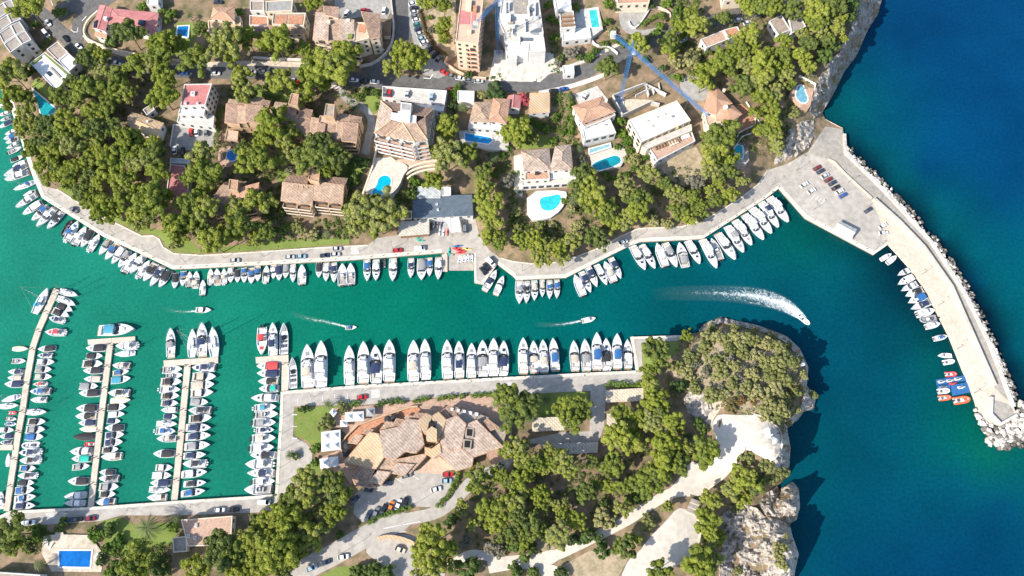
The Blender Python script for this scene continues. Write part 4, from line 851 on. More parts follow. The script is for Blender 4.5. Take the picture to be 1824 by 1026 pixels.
def balconies(root, a, b, z_list, depth, m='whitewall', floor='pinkpave', ht=None):
    """balcony slabs with fronts along the facade line a-b (px at the top storey)"""
    base = Vector(root.location)
    ht = ht or max(z_list)+3.0; A0 = W(a[0], a[1], base.z+ht)-base; B0 = W(b[0], b[1], base.z+ht)-base; e = Vector((B0.x-A0.x, B0.y-A0.y, 0)); nrm = Vector((e.y, -e.x, 0)).normalized()
    if (Vector((-base.x, -base.y, 0))).dot(nrm) < 0: nrm = -nrm
    n = max(1, int(e.length/5))
    for z in z_list:
        for i in range(n):
            p, q = Vector((A0.x, A0.y, 0))+e*(i/n+.012), Vector((A0.x, A0.y, 0))+e*((i+1)/n-.012); o = nrm*depth
            mb = MB(); sl = [p+nrm*.03, q+nrm*.03, q+o, p+o]; sl = ccw(sl)
            mb.prism([(v.x, v.y) for v in sl], z-.2, z, floor, True, True)
            f = ccw([p+o*.94, q+o*.94, q+o, p+o]); mb.prism([(v.x, v.y) for v in f], z-.22, z+.95, m, True, True)
            for s in (p, q):
                u = ccw([s+nrm*.03-e.normalized()*.06, s+nrm*.03+e.normalized()*.06, s+o*.93+e.normalized()*.06, s+o*.93-e.normalized()*.06]); mb.prism([(v.x, v.y) for v in u], z-.19, z+.95, m, True, True)
            bl = link('balcony', mb.mesh('balcony'), root)
            c = (p+q)/2+nrm*.04; link('window', WINB, root, (c.x, c.y, z+1.1), math.atan2(nrm.y, nrm.x)+math.pi/2)
def pool(label, phrase, poly, deck=None, deckm='paleconc', water=(0.0, .36, .62), zup=.3, curve=True, decklabel=None, rim='white', skirt=3):
    if curve: poly = chaikin(poly, 2)
    cx = sum(p[0] for p in poly)/len(poly); cy = sum(p[1] for p in poly)/len(poly)
    pts = deck or poly; zt = max(T(x, y) for x, y in pts)*.5+T(cx, cy)*.5+zup
    if deck: struct(sheet('terrace', deck, deckm, 0, 8, skirt=skirt, zf=zt))
    base = W(cx, cy, zt); root = link('swimming_pool', None, loc=base); P = ccw([W(x, y, zt+.1)-base for x, y in poly]); O = inset(P, -.55); I = inset(P, .02)
    mb = MB(); mb.rings([[(p.x, p.y, -.5) for p in O], [(p.x, p.y, .13) for p in O], [(p.x, p.y, .13) for p in I], [(p.x, p.y, .02) for p in I]], rim); link('coping', mb.mesh('coping'), root)
    nm = 'pool_%d' % int(water[1]*1000+water[2]*100); mat(nm, water, .08, .10, .5, .15, spec=.5, col2=tuple(c*.72 for c in water), scale2=.12)
    mb = MB(); mb.face([(p.x, p.y, .05) for p in P], nm); link('water', mb.mesh('water'), root)
    tag(root, label, 'swimming pool', px=cx); LAND.append((cx, cy, phrase)); return root
q = lambda s: [tuple(float(v) for v in p.split(',')) for p in s.split()]

# ---- top-left townhouses
us = [ZM(0,0,7.6,u) for u in ([(45,45),(160,0),(210,125),(125,160)],[(100,205),(215,160),(290,265),(160,320)],[(150,350),(270,300),(345,415),(215,480)],[(220,490),(345,425),(430,545),(305,605)])]
for i, u in enumerate(us):
    l = [u[0], u[3], (u[3][0]-21, u[3][1]+15), (u[0][0]-21, u[0][1]+15)]
    building('townhouse', 'white stepped townhouse with grey flat roofs, %s from the top of its row' % ordn(i), 'by the stepped townhouses', [(u, 9.0, 'flat', 'roofgreybrown', 'whitewall'), (l, 7.6, 'flat', 'roofgreybrown', 'whitewall')], 'house', g=8.0)
r = building('modern_house', 'white modern flat-roofed house above the triangular pool', 'by the white modern house', [(q('54.5,113 81,94 127,132 100,162'), 6.5, 'flat', 'white', 'whitewall'), (q('84,89 103,75 122,94 104,109'), 7.2, 'flat', 'roofbrown', 'whitewall'), (q('105,109 122,95 141,112 123,129'), 7.2, 'flat', 'white', 'whitewall')], 'house')
part_box(r, 'roof_light', q('88,121 91,119 108,136 105,138'), 6, 7.0, 'roofgreybrown'); part_box(r, 'roof_light', q('82,130 87,126 93,132 88,136'), 6, 6.9, 'glassdark')
part_box(r, 'planter', q('78,97 81,95 124,133 121,135'), 6, 6.9, 'lawn'); part_box(r, 'planter', q('56,112 72,100 74,103 58,115'), 6, 6.9, 'lawn')
pool('triangular turquoise pool below the white modern house', 'by the triangular pool', q('59,160 103,197 76,211'), q('55,154 109,198 77,217'), 'paleconc', (.02, .34, .40), .2, False)
r = building('red_villa', 'long villa with dusty red roof beside the street bend', 'by the red-roofed villa', [(q('198,16 281,24 276,60 194,42'), 5.5, 'hip', 'redroof', 'whitewall', dict(slope=.14)), (q('179,10 198,15 186,54 166,49'), 5.8, 'gable', 'redroof', 'whitewall', dict(slope=.16)), (q('172,56 190,57 188,66 170,63'), 3, 'plane', 'tileorange', 'whitewall')], 'house')
part_box(r, 'solar_panel', q('247,35 258,36 256,45 245,43'), 6.2, 6.8, 'solar'); part_box(r, 'solar_panel', q('168,38 173,35 171,49 166,48'), 5.9, 6.5, 'solar'); chimney(r, 187, 32, 6, .7)
r = building('pink_villa', 'small villa with pale pink hipped roof among street pines', 'by the pale pink villa', [(q('381,14 416,14 416,37 377,32'), 6, 'hip', 'tileorange', 'creamwall', dict(slope=.3)), (q('371,38 428,30 429,46 395,58 373,57'), 3.2, 'flat', 'tilesand', 'creamwall')], 'house')
pool('small rectangular blue pool beside the street pines', 'by the small blue pool', q('317,47 336,46 334,66 315,62'), None, water=(.0, .17, .42), curve=False)
building('white_house', 'small white house cut off by the top edge near the red villa', 'by the white house at the top edge', [(q('264,-14 283,-14 282,9 262,9'), 4.5, 'flat', 'white', 'whitewall')], 'house')
r = building('terrace_house', 'house with two pink roof terraces beside the apartment block', 'by the pink roof terraces', [(q('487,24 545,24 541,47 485,44'), 8, 'flat', 'roofbrown', 'creamwall'), (q('474,3 522,0 520,20 474,22'), 8.5, 'flat', 'courtyard', 'creamwall'), (q('455,50 540,44 538,58 455,62'), 6.4, 'plane', 'tile', 'creamwall', dict(dz=(0, .3)))], 'house')
part_box(r, 'roof_terrace', q('491,27 512,27 510,42 489,42'), 7.6, 8.2, 'terracotta'); part_box(r, 'roof_terrace', q('515,27 541,28 538,43 514,42'), 7.6, 8.2, 'terracotta')
building('low_house', 'flat grey roofed house with cluttered terrace by the top edge', 'by the cluttered terrace', [(q('446,2 470,2 470,20 446,20'), 5, 'flat', 'roofbrown', 'whitewall'), (q('445,28 478,30 478,46 445,46'), 3, 'flat', 'terracotta', 'whitewall')], 'house')
z = lambda *p: ZM(455,0,3.945,p)
r = building('apartment_block', 'cream apartment block with broken tiled roofs inside the road curve', 'by the cream apartment block', [
 (z((405,265),(430,95),(515,105),(505,270)), 11, 'plane', 'tilepale', 'creamwall', dict(dz=(.12, .1))), (z((505,275),(515,150),(590,155),(585,297)), 10, 'plane', 'tiletan', 'creamwall', dict(dz=(0, .22))),
 (z((590,290),(602,150),(692,155),(680,302)), 11, 'plane', 'tilepale', 'creamwall', dict(dz=(0, .2))), (z((690,300),(702,160),(805,165),(795,272)), 10.5, 'flat', 'peachpave', 'creamwall'),
 (z((752,100),(870,105),(865,250),(805,262)), 12, 'plane', 'tile', 'creamwall', dict(dz=(-.15, .1))), (z((480,50),(580,58),(575,120),(490,100)), 13, 'plane', 'tile', 'creamwall')])
balconies(r, (560,68), (640,84), [1.5, 4.5, 7.5], 1.4, 'creamwall'); chimney(r, 620, 36, 11, .7, 1.5, 'creamwall'); chimney(r, 585, 38, 11, .7, 1.5, 'creamwall')
part_box(r, 'roof_terrace', q('640,43 652,44 650,58 638,57'), 10, 10.75, 'terracotta'); part_box(r, 'planter', q('620,60 628,60 627,67 619,67'), 10, 11.6, 'lawn')
building('garden_store', 'low brown roofed store inside the curved retaining wall', 'inside the curved retaining wall', [(q('684,42 694,42 694,62 683,62'), 3, 'plane', 'wood', 'creamwall', dict(win=False))], 'shed')
z = lambda *p: ZM(780,0,6.84,p)
r = building('tower_block', 'tall salmon pink apartment block beside the blue crane', 'by the tall pink block', [(z((215,508),(285,-60),(560,-60),(490,545)), 18, 'flat', 'peachpave', 'pinkwall', dict(sp=2.6))])
part_box(r, 'roof_court', z((265,125),(395,135),(385,292),(250,290)), 17, 18.2, 'redroof'); part_box(r, 'roof_court', z((415,150),(465,155),(450,300),(405,295)), 17, 18.2, 'redroof')
part_box(r, 'stair_tower', z((340,0),(410,0),(405,120),(335,115)), 17, 19.6, 'pinkwall'); part_box(r, 'stair_tower', z((430,60),(475,65),(470,140),(425,140)), 17, 19.4, 'terracotta'); chimney(r, 836, 56, 18, .8, 1.2, 'pinkwall')
balconies(r, z((350,530))[0], z((490,545))[0], [1.2, 4.2, 7.2, 10.2, 13.2], 1.2, 'pinkwall', 'terracotta', 18)
wall_line('street_wall', 'salmon wall below the tall pink block along the pavement', [(797,104),(792,114),(812,128),(838,140),(866,142)], 1.6, .6, 'pinkwall')
z = lambda *p: ZM(780,0,6.84,p)
r = building('unfinished_house', 'large white house under construction beside the top-left crane', 'by the big white building site', [(z((790,-60),(1220,-60),(1285,405),(805,405),(740,265)), 10, 'flat', 'paleconc', 'whitewall', dict(win=False)), (z((810,420),(1000,425),(1000,515),(815,515)), 7.6, 'flat', 'paleconc', 'whitewall', dict(win=False)), (z((1005,425),(1285,425),(1310,625),(1110,640),(1100,540),(1005,520)), 6.8, 'flat', 'white', 'whitewall', dict(win=False)), (z((820,530),(1090,540),(1100,640),(830,640)), 5.5, 'flat', 'white', 'whitewall', dict(win=False)), (z((830,650),(970,650),(960,720),(840,730)), 3.2, 'flat', 'paleconc', 'whitewall', dict(win=False))], 'building')  # greyer roof colour on some volumes puts shading into the white mass
part_box(r, 'sunken_court', z((905,-20),(1095,-20),(1105,165),(935,175)), 9, 10.12, 'roofgreybrown'); part_box(r, 'stair_core', z((760,165),(885,165),(885,240),(765,245)), 9, 12.5, 'white'); part_box(r, 'low_wall', z((1090,70),(1110,70),(1120,185),(1100,185)), 9, 11.4, 'white'); part_box(r, 'low_wall', z((930,172),(1120,172),(1120,188),(930,188)), 9, 11.2, 'white'); part_box(r, 'roof_opening', z((1008,440),(1165,438),(1165,500),(1008,500)), 6, 6.95, 'slate')
for k_, (a_, b_, c_, d_) in enumerate(((820,20,832,150),(860,20,872,120),(1130,200,1230,210),(960,230,1060,242),(1180,20,1190,180),(830,300,940,310),(1060,250,1070,380),(1150,300,1260,312),(900,330,912,400))): part_box(r, 'low_wall', z((a_,b_),(c_,b_),(c_,d_),(a_,d_)), 9.5, 11.3+.2*(k_ % 3), 'white')  # random low walls, added to give the blank roof shaded relief
part_box(r, 'roof_opening', z((745,330),(800,335),(800,410),(745,405)), 9, 10.1, 'roofgreybrown'); part_box(r, 'material_stack', z((1120,95),(1165,95),(1165,125),(1120,125)), 10, 11, 'slate'); part_box(r, 'material_stack', z((850,260),(915,250),(920,285),(855,290)), 10, 10.8, 'roofbrown'); part_box(r, 'material_stack', z((840,340),(880,335),(885,385),(845,390)), 10, 10.6, 'carportroof')
r = building('white_villa', 'white villa with slatted pergola and long turquoise pool', 'by the white villa with pergola', [(q('997,21 1021,20 1025,49 999,51'), 6.5, 'flat', 'roofbrown', 'whitewall'), (q('986,-8 1016,-8 1018,18 991,18'), 7.5, 'flat', 'white', 'whitewall'), (q('1001,54 1050,50 1053,68 1002,74'), 2.6, 'flat', 'white', 'whitewall')], 'house')
for k in range(3): part_box(r, 'pergola_beam', q('%f,%f %f,%f %f,%f %f,%f' % (999.5, 28+k*7.5, 1023, 27+k*7.5, 1023.2, 29.4+k*7.5, 999.7, 30.6+k*7.5)), 6, 7.4, 'wood')
pool('long turquoise pool on the white villa terrace at the top', 'by the long villa pool', q('1049,18 1063,17 1068,48 1054,49'), q('1024,18 1066,12 1074,52 1054,66 1026,56'), 'paleconc', (.05, .52, .50), .5, False)
for k, (a, b) in enumerate(((1040,32),(1041,44))):
    pass
wall_line('garden_wall', 'curved white garden wall below the white villa', chaikin([(1052,72),(1062,84),(1078,84),(1092,90),(1100,98)], 1, False), 1.4, .5, 'whitewall'); wall_line('garden_wall', 'curled white wall in the driveway island', chaikin([(1119,40),(1124,50),(1134,52),(1152,26),(1156,18)], 1, False), 1.2, .5, 'whitewall')
wall_line('garden_wall', 'curved cream wall above the driveway', chaikin([(1152,18),(1170,14),(1192,24),(1194,34)], 1, False), 1.4, .6, 'creamwall')
building('top_house', 'cream house with terracotta terrace at the top edge above the driveway', 'by the cream top-edge house', [(q('1098,-22 1160,-22 1156,6 1100,8'), 5, 'flat', 'tileorange', 'creamwall')], 'house'); building('top_house', 'pale house cut off by the top edge beside the upper street', 'by the pale top-edge house', [(q('1285,-24 1345,-24 1340,-2 1290,2'), 5, 'flat', 'roofbrown', 'creamwall')], 'house')
building('gate_house', 'small white gate house by the street below the site', 'by the white gate house', [(q('1002,118 1022,116 1023,132 1004,133'), 3, 'flat', 'white', 'whitewall')], 'house')
# ---- hotel
r = building('hotel', 'white hotel with hipped tile roof and stacked balconies above the kidney pool', 'by the hotel', [(q('679,180 772,194 761,249 738,253 667,236'), 13.5, 'flat', 'tile', 'whitewall', dict(par=0, sp=3.0))])
base = Vector(r.location)
def roof_face(pts, m, nm='roof_slope'):
    mb = MB(); P = [W(x, y, base.z+zz)-base for x, y, zz in pts]
    if len(P) > 2 and (P[1]-P[0]).cross(P[2]-P[0]).z < 0: P.reverse()
    mb.face(P, m); o = link(nm, mb.mesh(nm), r); return o
e, t = 13.6, 16.2
roof_face([(678,179,e),(699,197,t),(697,214,t),(666,237,e)], 'tilepale'); roof_face([(678,179,e),(773,193,e),(757,208,t),(735,205,t),(699,197,t)], 'tile'); roof_face([(773,193,e),(762,250,e),(741,219,t),(757,208,t)], 'tile')
roof_face([(666,237,e),(697,214,t),(716,217,t),(687,243,e)], 'tile'); roof_face([(687,243,e),(716,217,t),(739,253,e)], 'tiletan'); roof_face([(739,253,e),(716,217,t),(741,219,t),(762,250,e)], 'tiletan')
for a, b in (((687,243,e),(716,217,t)),((739,253,e),(716,217,t)),((762,250,e),(741,219,t)),((678,179,e),(699,197,t)),((666,237,e),(697,214,t)),((773,193,e),(757,208,t))):
    mb = MB(); mb.tube(W(a[0],a[1],base.z+a[2]+.05)-base, W(b[0],b[1],base.z+b[2]+.05)-base, .3, 'tilesand'); link('ridge_tiles', mb.mesh('ridge_tiles'), r)
part_box(r, 'penthouse', q('697,200 742,206 741,219 696,213'), 13.5, 16.3, 'white'); part_box(r, 'lift_tower', q('714,182 733,184 731,200 713,198'), 13, 18.5, 'whitewall'); part_box(r, 'lift_tower_roof', q('716,184 731,186 730,196 715,195'), 18.4, 18.6, 'courtyard'); part_box(r, 'light_court', q('709,198 731,201 730,217 707,214'), 14, 17.2, 'white')
balconies(r, (667,238), (737,254), [1.0, 4.1, 7.2, 10.3], 2.2, 'white', 'pinkpave'); balconies(r, (741,254), (761,250), [1.0, 4.1, 7.2, 10.3], 1.8, 'white', 'pinkpave')
r = building('car_deck', 'pale parking deck with four cars behind the hotel', 'on the hotel parking deck', [(q('682,155 796,163 792,186 681,175'), 4.5, 'flat', 'paleconc', 'whitewall', dict(par=.8))])
ZDECK = Vector(r.location).z+4.55
building('hotel_annex', 'low white annex with small windows between deck and hotel', 'by the hotel annex', [(q('738,184 792,187 790,199 760,196'), 4.0, 'flat', 'white', 'whitewall')])
pool('bright blue kidney pool on the hotel sun terrace', 'by the hotel kidney pool', q('660,345 672,329 674,317 686,311 697,317 696,331 683,344 670,351'), chaikin(q('672,262 664,300 646,350 676,356 697,346 712,330 718,312 728,300 720,290 700,284 690,268'), 1), 'creampath', (.0, .42, .68), .4, skirt=7)
struct(sheet('terrace', chaikin(q('700,285 730,282 760,280 780,282 781,290 750,294 728,302 716,298'), 1), 'peachpave', .5, 6, skirt=2))
for k in range(3): wall_line('terrace_wall', ['upper','middle','lower'][k]+' curved stone terrace wall beside the hotel pool', chaikin([(722+k*2,306+k*7),(734+k,298+k*7),(756,291+k*7),(780,288+k*7)], 1, False), 1.2, .9, 'creamwall')
wall_line('terrace_wall', 'long straight wall between hotel terrace and driveway', [(673,258),(664,300),(646,350)], 1.5, .6, 'creamwall')
# ---- terracotta apartments
z = lambda *p: ZM(380,150,4.103,p)
S1 = [((85,270),(105,158),(190,168),(180,285)),((180,270),(190,168),(245,172),(235,272)),((235,262),(245,160),(360,170),(335,275)),((335,275),(360,190),(440,200),(430,285)),((430,285),(440,205),(540,220),(520,290)),((520,290),(540,220),(615,235),(600,318)),((612,350),(635,245),(725,260),(710,365)),((710,350),(725,255),(770,262),(758,358)),((755,360),(770,290),(815,300),(800,378)),((800,390),(812,295),(910,300),(895,412)),((897,395),(910,285),(957,290),(945,400)),((940,405),(955,290),(1057,300),(1037,412))]
S2 = [((265,150),(300,92),(365,100),(345,165)),((345,165),(365,115),(410,125),(400,165)),((440,190),(455,130),(530,140),(515,200)),((620,238),(640,172),(720,190),(705,255)),((908,270),(925,215),(1000,225),(990,288)),((990,288),(1000,228),(1078,243),(1066,295)),((108,158),(118,110),(190,120),(185,160)),((190,168),(200,140),(262,145),(255,165))]
r = building('terracotta_apartments', 'long row of terracotta roofed apartments with orange walls', 'by the long terracotta apartments', [(z(*a), 9+.5*(i % 3), 'plane', ('tile','tiletan','tile')[i % 3], 'orangewall', dict(dz=(.02*(i % 2), .22), win=i > 8)) for i, a in enumerate(S1)] + [(z(*a), 9.2+.6*(i % 2), 'plane', ('tiletan','tile')[i % 2], 'orangewall', dict(dz=(0, -.15), win=False)) for i, a in enumerate(S2)] +
 [(z((768,286),(780,232),(915,247),(908,297)), 9.6, 'flat', 'peachpave', 'orangewall'), (z((505,215),(520,160),(610,170),(605,235)), 9.5, 'flat', 'peachpave', 'orangewall'), (z((548,150),(572,70),(626,76),(616,162)), 13.5, 'flat', 'tileorange', 'orangewall', dict(win=False)), (z((810,232),(825,145),(888,152),(880,240)), 13.5, 'flat', 'roofbrown', 'orangewall', dict(win=False)), (z((85,412),(100,337),(185,347),(178,418)), 4, 'flat', 'peachpave', 'orangewall')])
balconies(r, z((640,362))[0], z((890,408))[0], [1.2, 4.2, 7.0], 1.6, 'orangewall', 'wood'); balconies(r, z((940,410))[0], z((1037,414))[0], [1.2, 4.2, 7.0], 1.5, 'orangewall', 'wood')
balconies(r, z((90,285))[0], z((330,275))[0], [1.2, 4.2], 1.6, 'orangewall', 'wood')
pool('round blue pool on a brown circular deck', 'by the round pool', [(413+9.5*math.cos(a*.52), 277+9.5*math.sin(a*.52)) for a in range(12)], chaikin([(404+17*math.cos(a*.63), 279+19*math.sin(a*.63)) for a in range(10)], 1), 'pinkpave', (.0, .20, .60), .3, False)
r = building('terracotta_house', 'terracotta apartment house half hidden by pines below the round pool', 'by the half-hidden terracotta house', [(q('380,379 384,350 411,352 407,378'), 8, 'plane', 'tile', 'orangewall', dict(dz=(0, .22))), (q('383,350 396,330 412,322 410,352'), 8.4, 'plane', 'tiletan', 'orangewall', dict(dz=(0, -.1))), (q('407,338 409,320 425,322 423,340'), 11, 'flat', 'tileorange', 'orangewall', dict(win=False)), (q('411,376 415,340 462,330 456,368'), 8.2, 'plane', 'tileorange', 'orangewall', dict(dz=(.05, .2)))])
balconies(r, (381,380), (455,370), [1.0, 4.0, 6.8], 1.6, 'orangewall', 'wood')
r = building('twin_gable_apartments', 'terracotta block with twin tiled roofs and dark balconies near the quay lawn', 'by the twin-roofed terracotta block', [(q('501,355 506,328 558,333 554,362'), 9.5, 'plane', 'tiletan', 'orangewall', dict(dz=(0, .24))), (q('559,354 562,327 612,332 608,360'), 9.5, 'plane', 'tiletan', 'orangewall', dict(dz=(0, .24))), (q('506,327 513,312 548,316 546,332'), 9.4, 'plane', 'tile', 'orangewall', dict(dz=(0, -.3))), (q('549,320 553,299 570,306 568,325'), 12.6, 'flat', 'tileorange', 'orangewall', dict(win=False)), (q('570,326 575,313 617,318 613,332'), 9.4, 'plane', 'tile', 'orangewall', dict(dz=(0, -.3)))])
balconies(r, (502,358), (553,364), [.8, 3.7, 6.6], 2.0, 'creamwall', 'wood'); balconies(r, (560,357), (607,362), [.8, 3.7, 6.6], 2.0, 'creamwall', 'wood')
for k in range(5): part_box(r, 'roof_beam', q('%f,%f %f,%f %f,%f %f,%f' % (512+k*8.5, 326+k*.7, 513.5+k*8.5, 326+k*.7, 514.5+k*8.5, 332+k*.7, 513+k*8.5, 332+k*.7)), 9, 10.6, 'orangewall')
r = building('red_roof_apartments', 'white apartment house with flat dusty red roof and parking court', 'by the flat red roof', [(q('322,190 329,151 378,150 366,188'), 9.5, 'flat', 'redroof', 'whitewall', dict(sp=2.8)), (q('318,204 322,191 366,189 364,206'), 6.2, 'flat', 'white', 'whitewall'), (q('316,218 319,204 382,207 380,226'), 3.0, 'flat', 'paleconc', 'whitewall')])
ac(r, 343, 166, 9.5, .9, 1.0, 1.0); ac(r, 330, 183, 9.5, .5, .6, .9); ac(r, 351, 183, 9.5, .5, .4, .9)
wall_line('court_wall', 'white wall round the small parking court', [(382,228),(310,224),(304,262)], 1.0, .4, 'whitewall')
r = building('pine_cottage', 'low house with tan tiled gable roof deep in the pine wood', 'by the cottage in the pine wood', [(q('236,201 290,220 279,249 228,221'), 4.5, 'gable', 'tilesand', 'whitewall', dict(slope=.3)), (q('255,196 271,186 276,196 262,206'), 4.2, 'flat', 'tilepale', 'whitewall')], 'house'); chimney(r, 262, 216, 5.2, .4, .8)
building('red_court', 'flat brick-red terrace roof among pines with white rim', 'by the brick-red terrace', [(q('304,293 330,296 337,321 335,347 312,357 298,336'), 3.2, 'flat', 'redroof', 'whitewall', dict(win=False)), (q('304,282 338,284 338,292 304,290'), 3.6, 'flat', 'metalroof', 'whitewall', dict(win=False))])
# ---- villas of the middle slope
r = building('pool_villa', 'villa with brown hipped roof and long blue pool below the street', 'by the brown-roofed pool villa', [(q('838,215 845,183 876,183 872,217'), 6.5, 'hip', 'tiletan', 'whitewall'), (q('872,214 880,176 907,178 901,220'), 7.2, 'hip', 'tileorange', 'whitewall'), (q('836,217 903,222 902,232 834,228'), 3.0, 'flat', 'white', 'whitewall')], 'house')
pool('long rectangular blue pool before the brown-roofed villa', 'by the long blue villa pool', q('828,237 874,245 877,250 870,256 829,250'), q('816,228 906,232 906,266 880,268 856,262 820,254'), 'paleconc', (.0, .27, .62), .3, False)
building('white_garage', 'plain white flat garage below the street', 'by the white garage', [(q('815,162 845,163 844,184 815,181'), 3.2, 'flat', 'white', 'whitewall', dict(win=False))], 'garage')
building('rusty_shed', 'shed with rust-streaked grey roof beside the magenta tree', 'by the rust-streaked shed', [(q('945,168 978,168 978,198 943,200'), 4.2, 'plane', 'tilelichen', 'whitewall', dict(dz=(0, .1)))], 'shed')
building('red_cottage', 'small white cottage with dark red roof next to the magenta tree', 'by the small red-roofed cottage', [(q('904,172 927,172 925,192 903,192'), 4.5, 'gable', 'redroof', 'whitewall')], 'house')
r = building('orange_villa', 'villa with orange hipped roof above a flat white wing', 'by the orange-roofed villa', [(q('1021,190 1072,173 1094,198 1038,219'), 7.5, 'hip', 'tileorange', 'whitewall'), (q('1037,229 1086,212 1097,237 1041,250'), 4.2, 'flat', 'white', 'whitewall', dict(winm=WINB)), (q('1036,222 1040,220 1094,201 1096,206 1042,228'), 5.6, 'flat', 'pinkpave', 'whitewall')], 'house')
ac(r, 1056, 221, 4.2, .8, .6); ac(r, 1079, 222, 4.2, .9, .4, .3, 'roofgreybrown'); chimney(r, 1080, 178, 8, .5)
struct(sheet('car_port_deck', q('1022,168 1064,153 1082,176 1034,191'), 'paleconc', .25, 6))
pool('green-blue pool with rounded end below the orange villa', 'by the round-ended pool', q('1054,291 1087,279 1100,276 1107,284 1103,293 1067,304 1058,301'), q('1047,262 1108,252 1117,277 1106,296 1057,307'), 'creampath', (.01, .30, .36), .3)
pool('pale lap pool along the white villa wing', 'by the pale lap pool', q('1050,266 1086,256 1087,261 1051,273'), None, water=(.22, .42, .45), zup=.75, curve=False)
# building site with the big crane
def open_shell():
    z = lambda *p: ZM(1000,120,5.13,p); O = z((470,250),(760,140),(960,240),(815,310),(560,430)); g = under(1140, 178, 2.5); root = link('building_shell', None, loc=g)
    def wl(a, b, h, t=.45, m='paleconc', zb=-1.0):
        A, B = W(a[0], a[1], g.z+h)-g, W(b[0], b[1], g.z+h)-g; d = Vector((B.x-A.x, B.y-A.y)).normalized(); n = Vector((-d.y, d.x))*t/2
        P = [Vector((A.x+n.x, A.y+n.y, 0)), Vector((A.x-n.x, A.y-n.y, 0)), Vector((B.x-n.x, B.y-n.y, 0)), Vector((B.x+n.x, B.y+n.y, 0))]
        mb = MB(); mb.prism([(p.x, p.y) for p in ccw(P)], zb, h, m, True, True); link('wall', mb.mesh('wall'), root)
    for a, b, h in ((O[0],O[1],3.2),(O[1],O[2],3.2),(O[3],O[4],3.0),(O[4],O[0],3.2),(z((680,250))[0],z((830,180))[0],2.8),(z((770,140))[0],z((800,250))[0],2.8),(z((815,310))[0],z((900,330))[0],2.6),(z((830,180))[0],z((850,230))[0],2.6),(z((890,140))[0],z((900,200))[0],2.6)): wl(a, b, h)
    mb = MB(); P = ccw([W(x, y, g.z+.3)-g for x, y in O]); mb.prism([(p.x, p.y) for p in P], -1.2, .3, 'sandpath', True, True); link('floor', mb.mesh('floor'), root)
    tag(root, 'roofless concrete shell of a house at the foot of the blue crane', 'building', px=1140); LAND.append((1140, 178, 'by the roofless concrete shell'))
open_shell()
r = building('new_white_house', 'new house with wide blank white roof beside the concrete shell', 'by the wide white roof', [(q('1119,215 1205,180 1230,215 1142,254'), 8.5, 'flat', 'white', 'creamwall', dict(winm=WINB)), (q('1156,264 1232,235 1238,252 1171,287'), 3.4, 'flat', 'pinkpave', 'whitewall'), (q('1143,262 1150,256 1231,222 1232,233 1152,266'), 5.4, 'flat', 'paleconc', 'creamwall')], 'house')
for k in range(9): part_box(r, 'pergola_slat', q('%f,%f %f,%f %f,%f %f,%f' % (1166+k*5.2, 262-k*2.0, 1168.2+k*5.2, 261.2-k*2.0, 1171+k*5.2, 266-k*2.0, 1168.8+k*5.2, 266.8-k*2.0)), 3.6, 4.3, 'wood')
for a, b in ((1155,215),(1172,208),(1186,203),(1163,224),(1199,207)): ac(r, a, b, 8.5, .7, .6, .25, 'carportroof' if a < 1190 else 'slate')
part_box(r, 'material_stack', q('1190,253 1205,247 1210,254 1195,260'), 3.4, 4.2, 'carportroof'); part_box(r, 'material_stack', q('1212,240 1226,235 1230,243 1216,248'), 3.4, 4.3, 'white')
z = lambda *p: ZM(1200,120,5.13,p)
r = building('faceted_villa', 'villa with faceted orange roof wings under the crane tip', 'by the faceted orange villa', [(z((330,215),(392,185),(525,325),(440,350),(385,430),(280,395)), 5.5, 'pyr', 'tileorange', 'creamwall', dict(apex=(1277,176), slope=.28)), (z((388,430),(450,348),(540,350),(615,425),(515,492),(395,480)), 5.2, 'pyr', 'tileorange', 'creamwall', dict(apex=(1294,190), slope=.3)), (z((275,395),(385,430),(390,480),(330,560),(300,520)), 3.2, 'flat', 'peachpave', 'creamwall')], 'house')
chimney(r, 1293, 190, 6.6, .7, 1.2, 'white'); chimney(r, 1290, 160, 5, .5, 1, 'creamwall')
struct(sheet('terrace', z((545,380),(620,330),(690,390),(740,460),(740,530),(590,610),(560,560),(530,500)), 'terracotta', .4, 6, skirt=2)); wall_line('terrace_wall', 'white parapet round the terracotta terrace', z((740,455),(742,530),(600,600),(575,645)), 1.1, .4, 'whitewall'); wall_line('terrace_wall', 'outer white wall below the terracotta terrace', z((660,320),(815,565),(620,640),(560,730)), .9, .4, 'whitewall')
pool('small kidney pool in a rocky surround on the cliff slope', 'by the rock-rimmed kidney pool', z((560,725),(600,705),(632,725),(628,770),(635,825),(600,832),(585,790),(552,775)), z((545,700),(640,680),(680,740),(690,850),(640,900),(560,860),(580,800)), 'rock', (.0, .36, .44), .6, skirt=5)
pool('pale bean-shaped pool on the clifftop terrace by the sea', 'by the clifftop pool', z((1140,165),(1190,165),(1200,230),(1225,280),(1215,320),(1165,325),(1115,270),(1125,210)), z((1105,90),(1290,160),(1250,350),(1170,340),(1060,250)), 'pinkpave', (.16, .38, .48), .6, skirt=6)
wall_line('terrace_wall', 'white wall round the clifftop pool terrace', z((1140,85),(1290,162),(1240,400)), 1.2, .5, 'whitewall')
building('flat_villa', 'white villa with two grey-brown flat roofs in the clifftop pines', 'by the clifftop flat-roofed villa', [(q('1370,38 1392,28 1408,54 1386,63'), 4.5, 'flat', 'roofbrown', 'whitewall'), (q('1405,33 1424,27 1435,48 1410,60'), 4.8, 'flat', 'roofgreybrown', 'whitewall')], 'house')
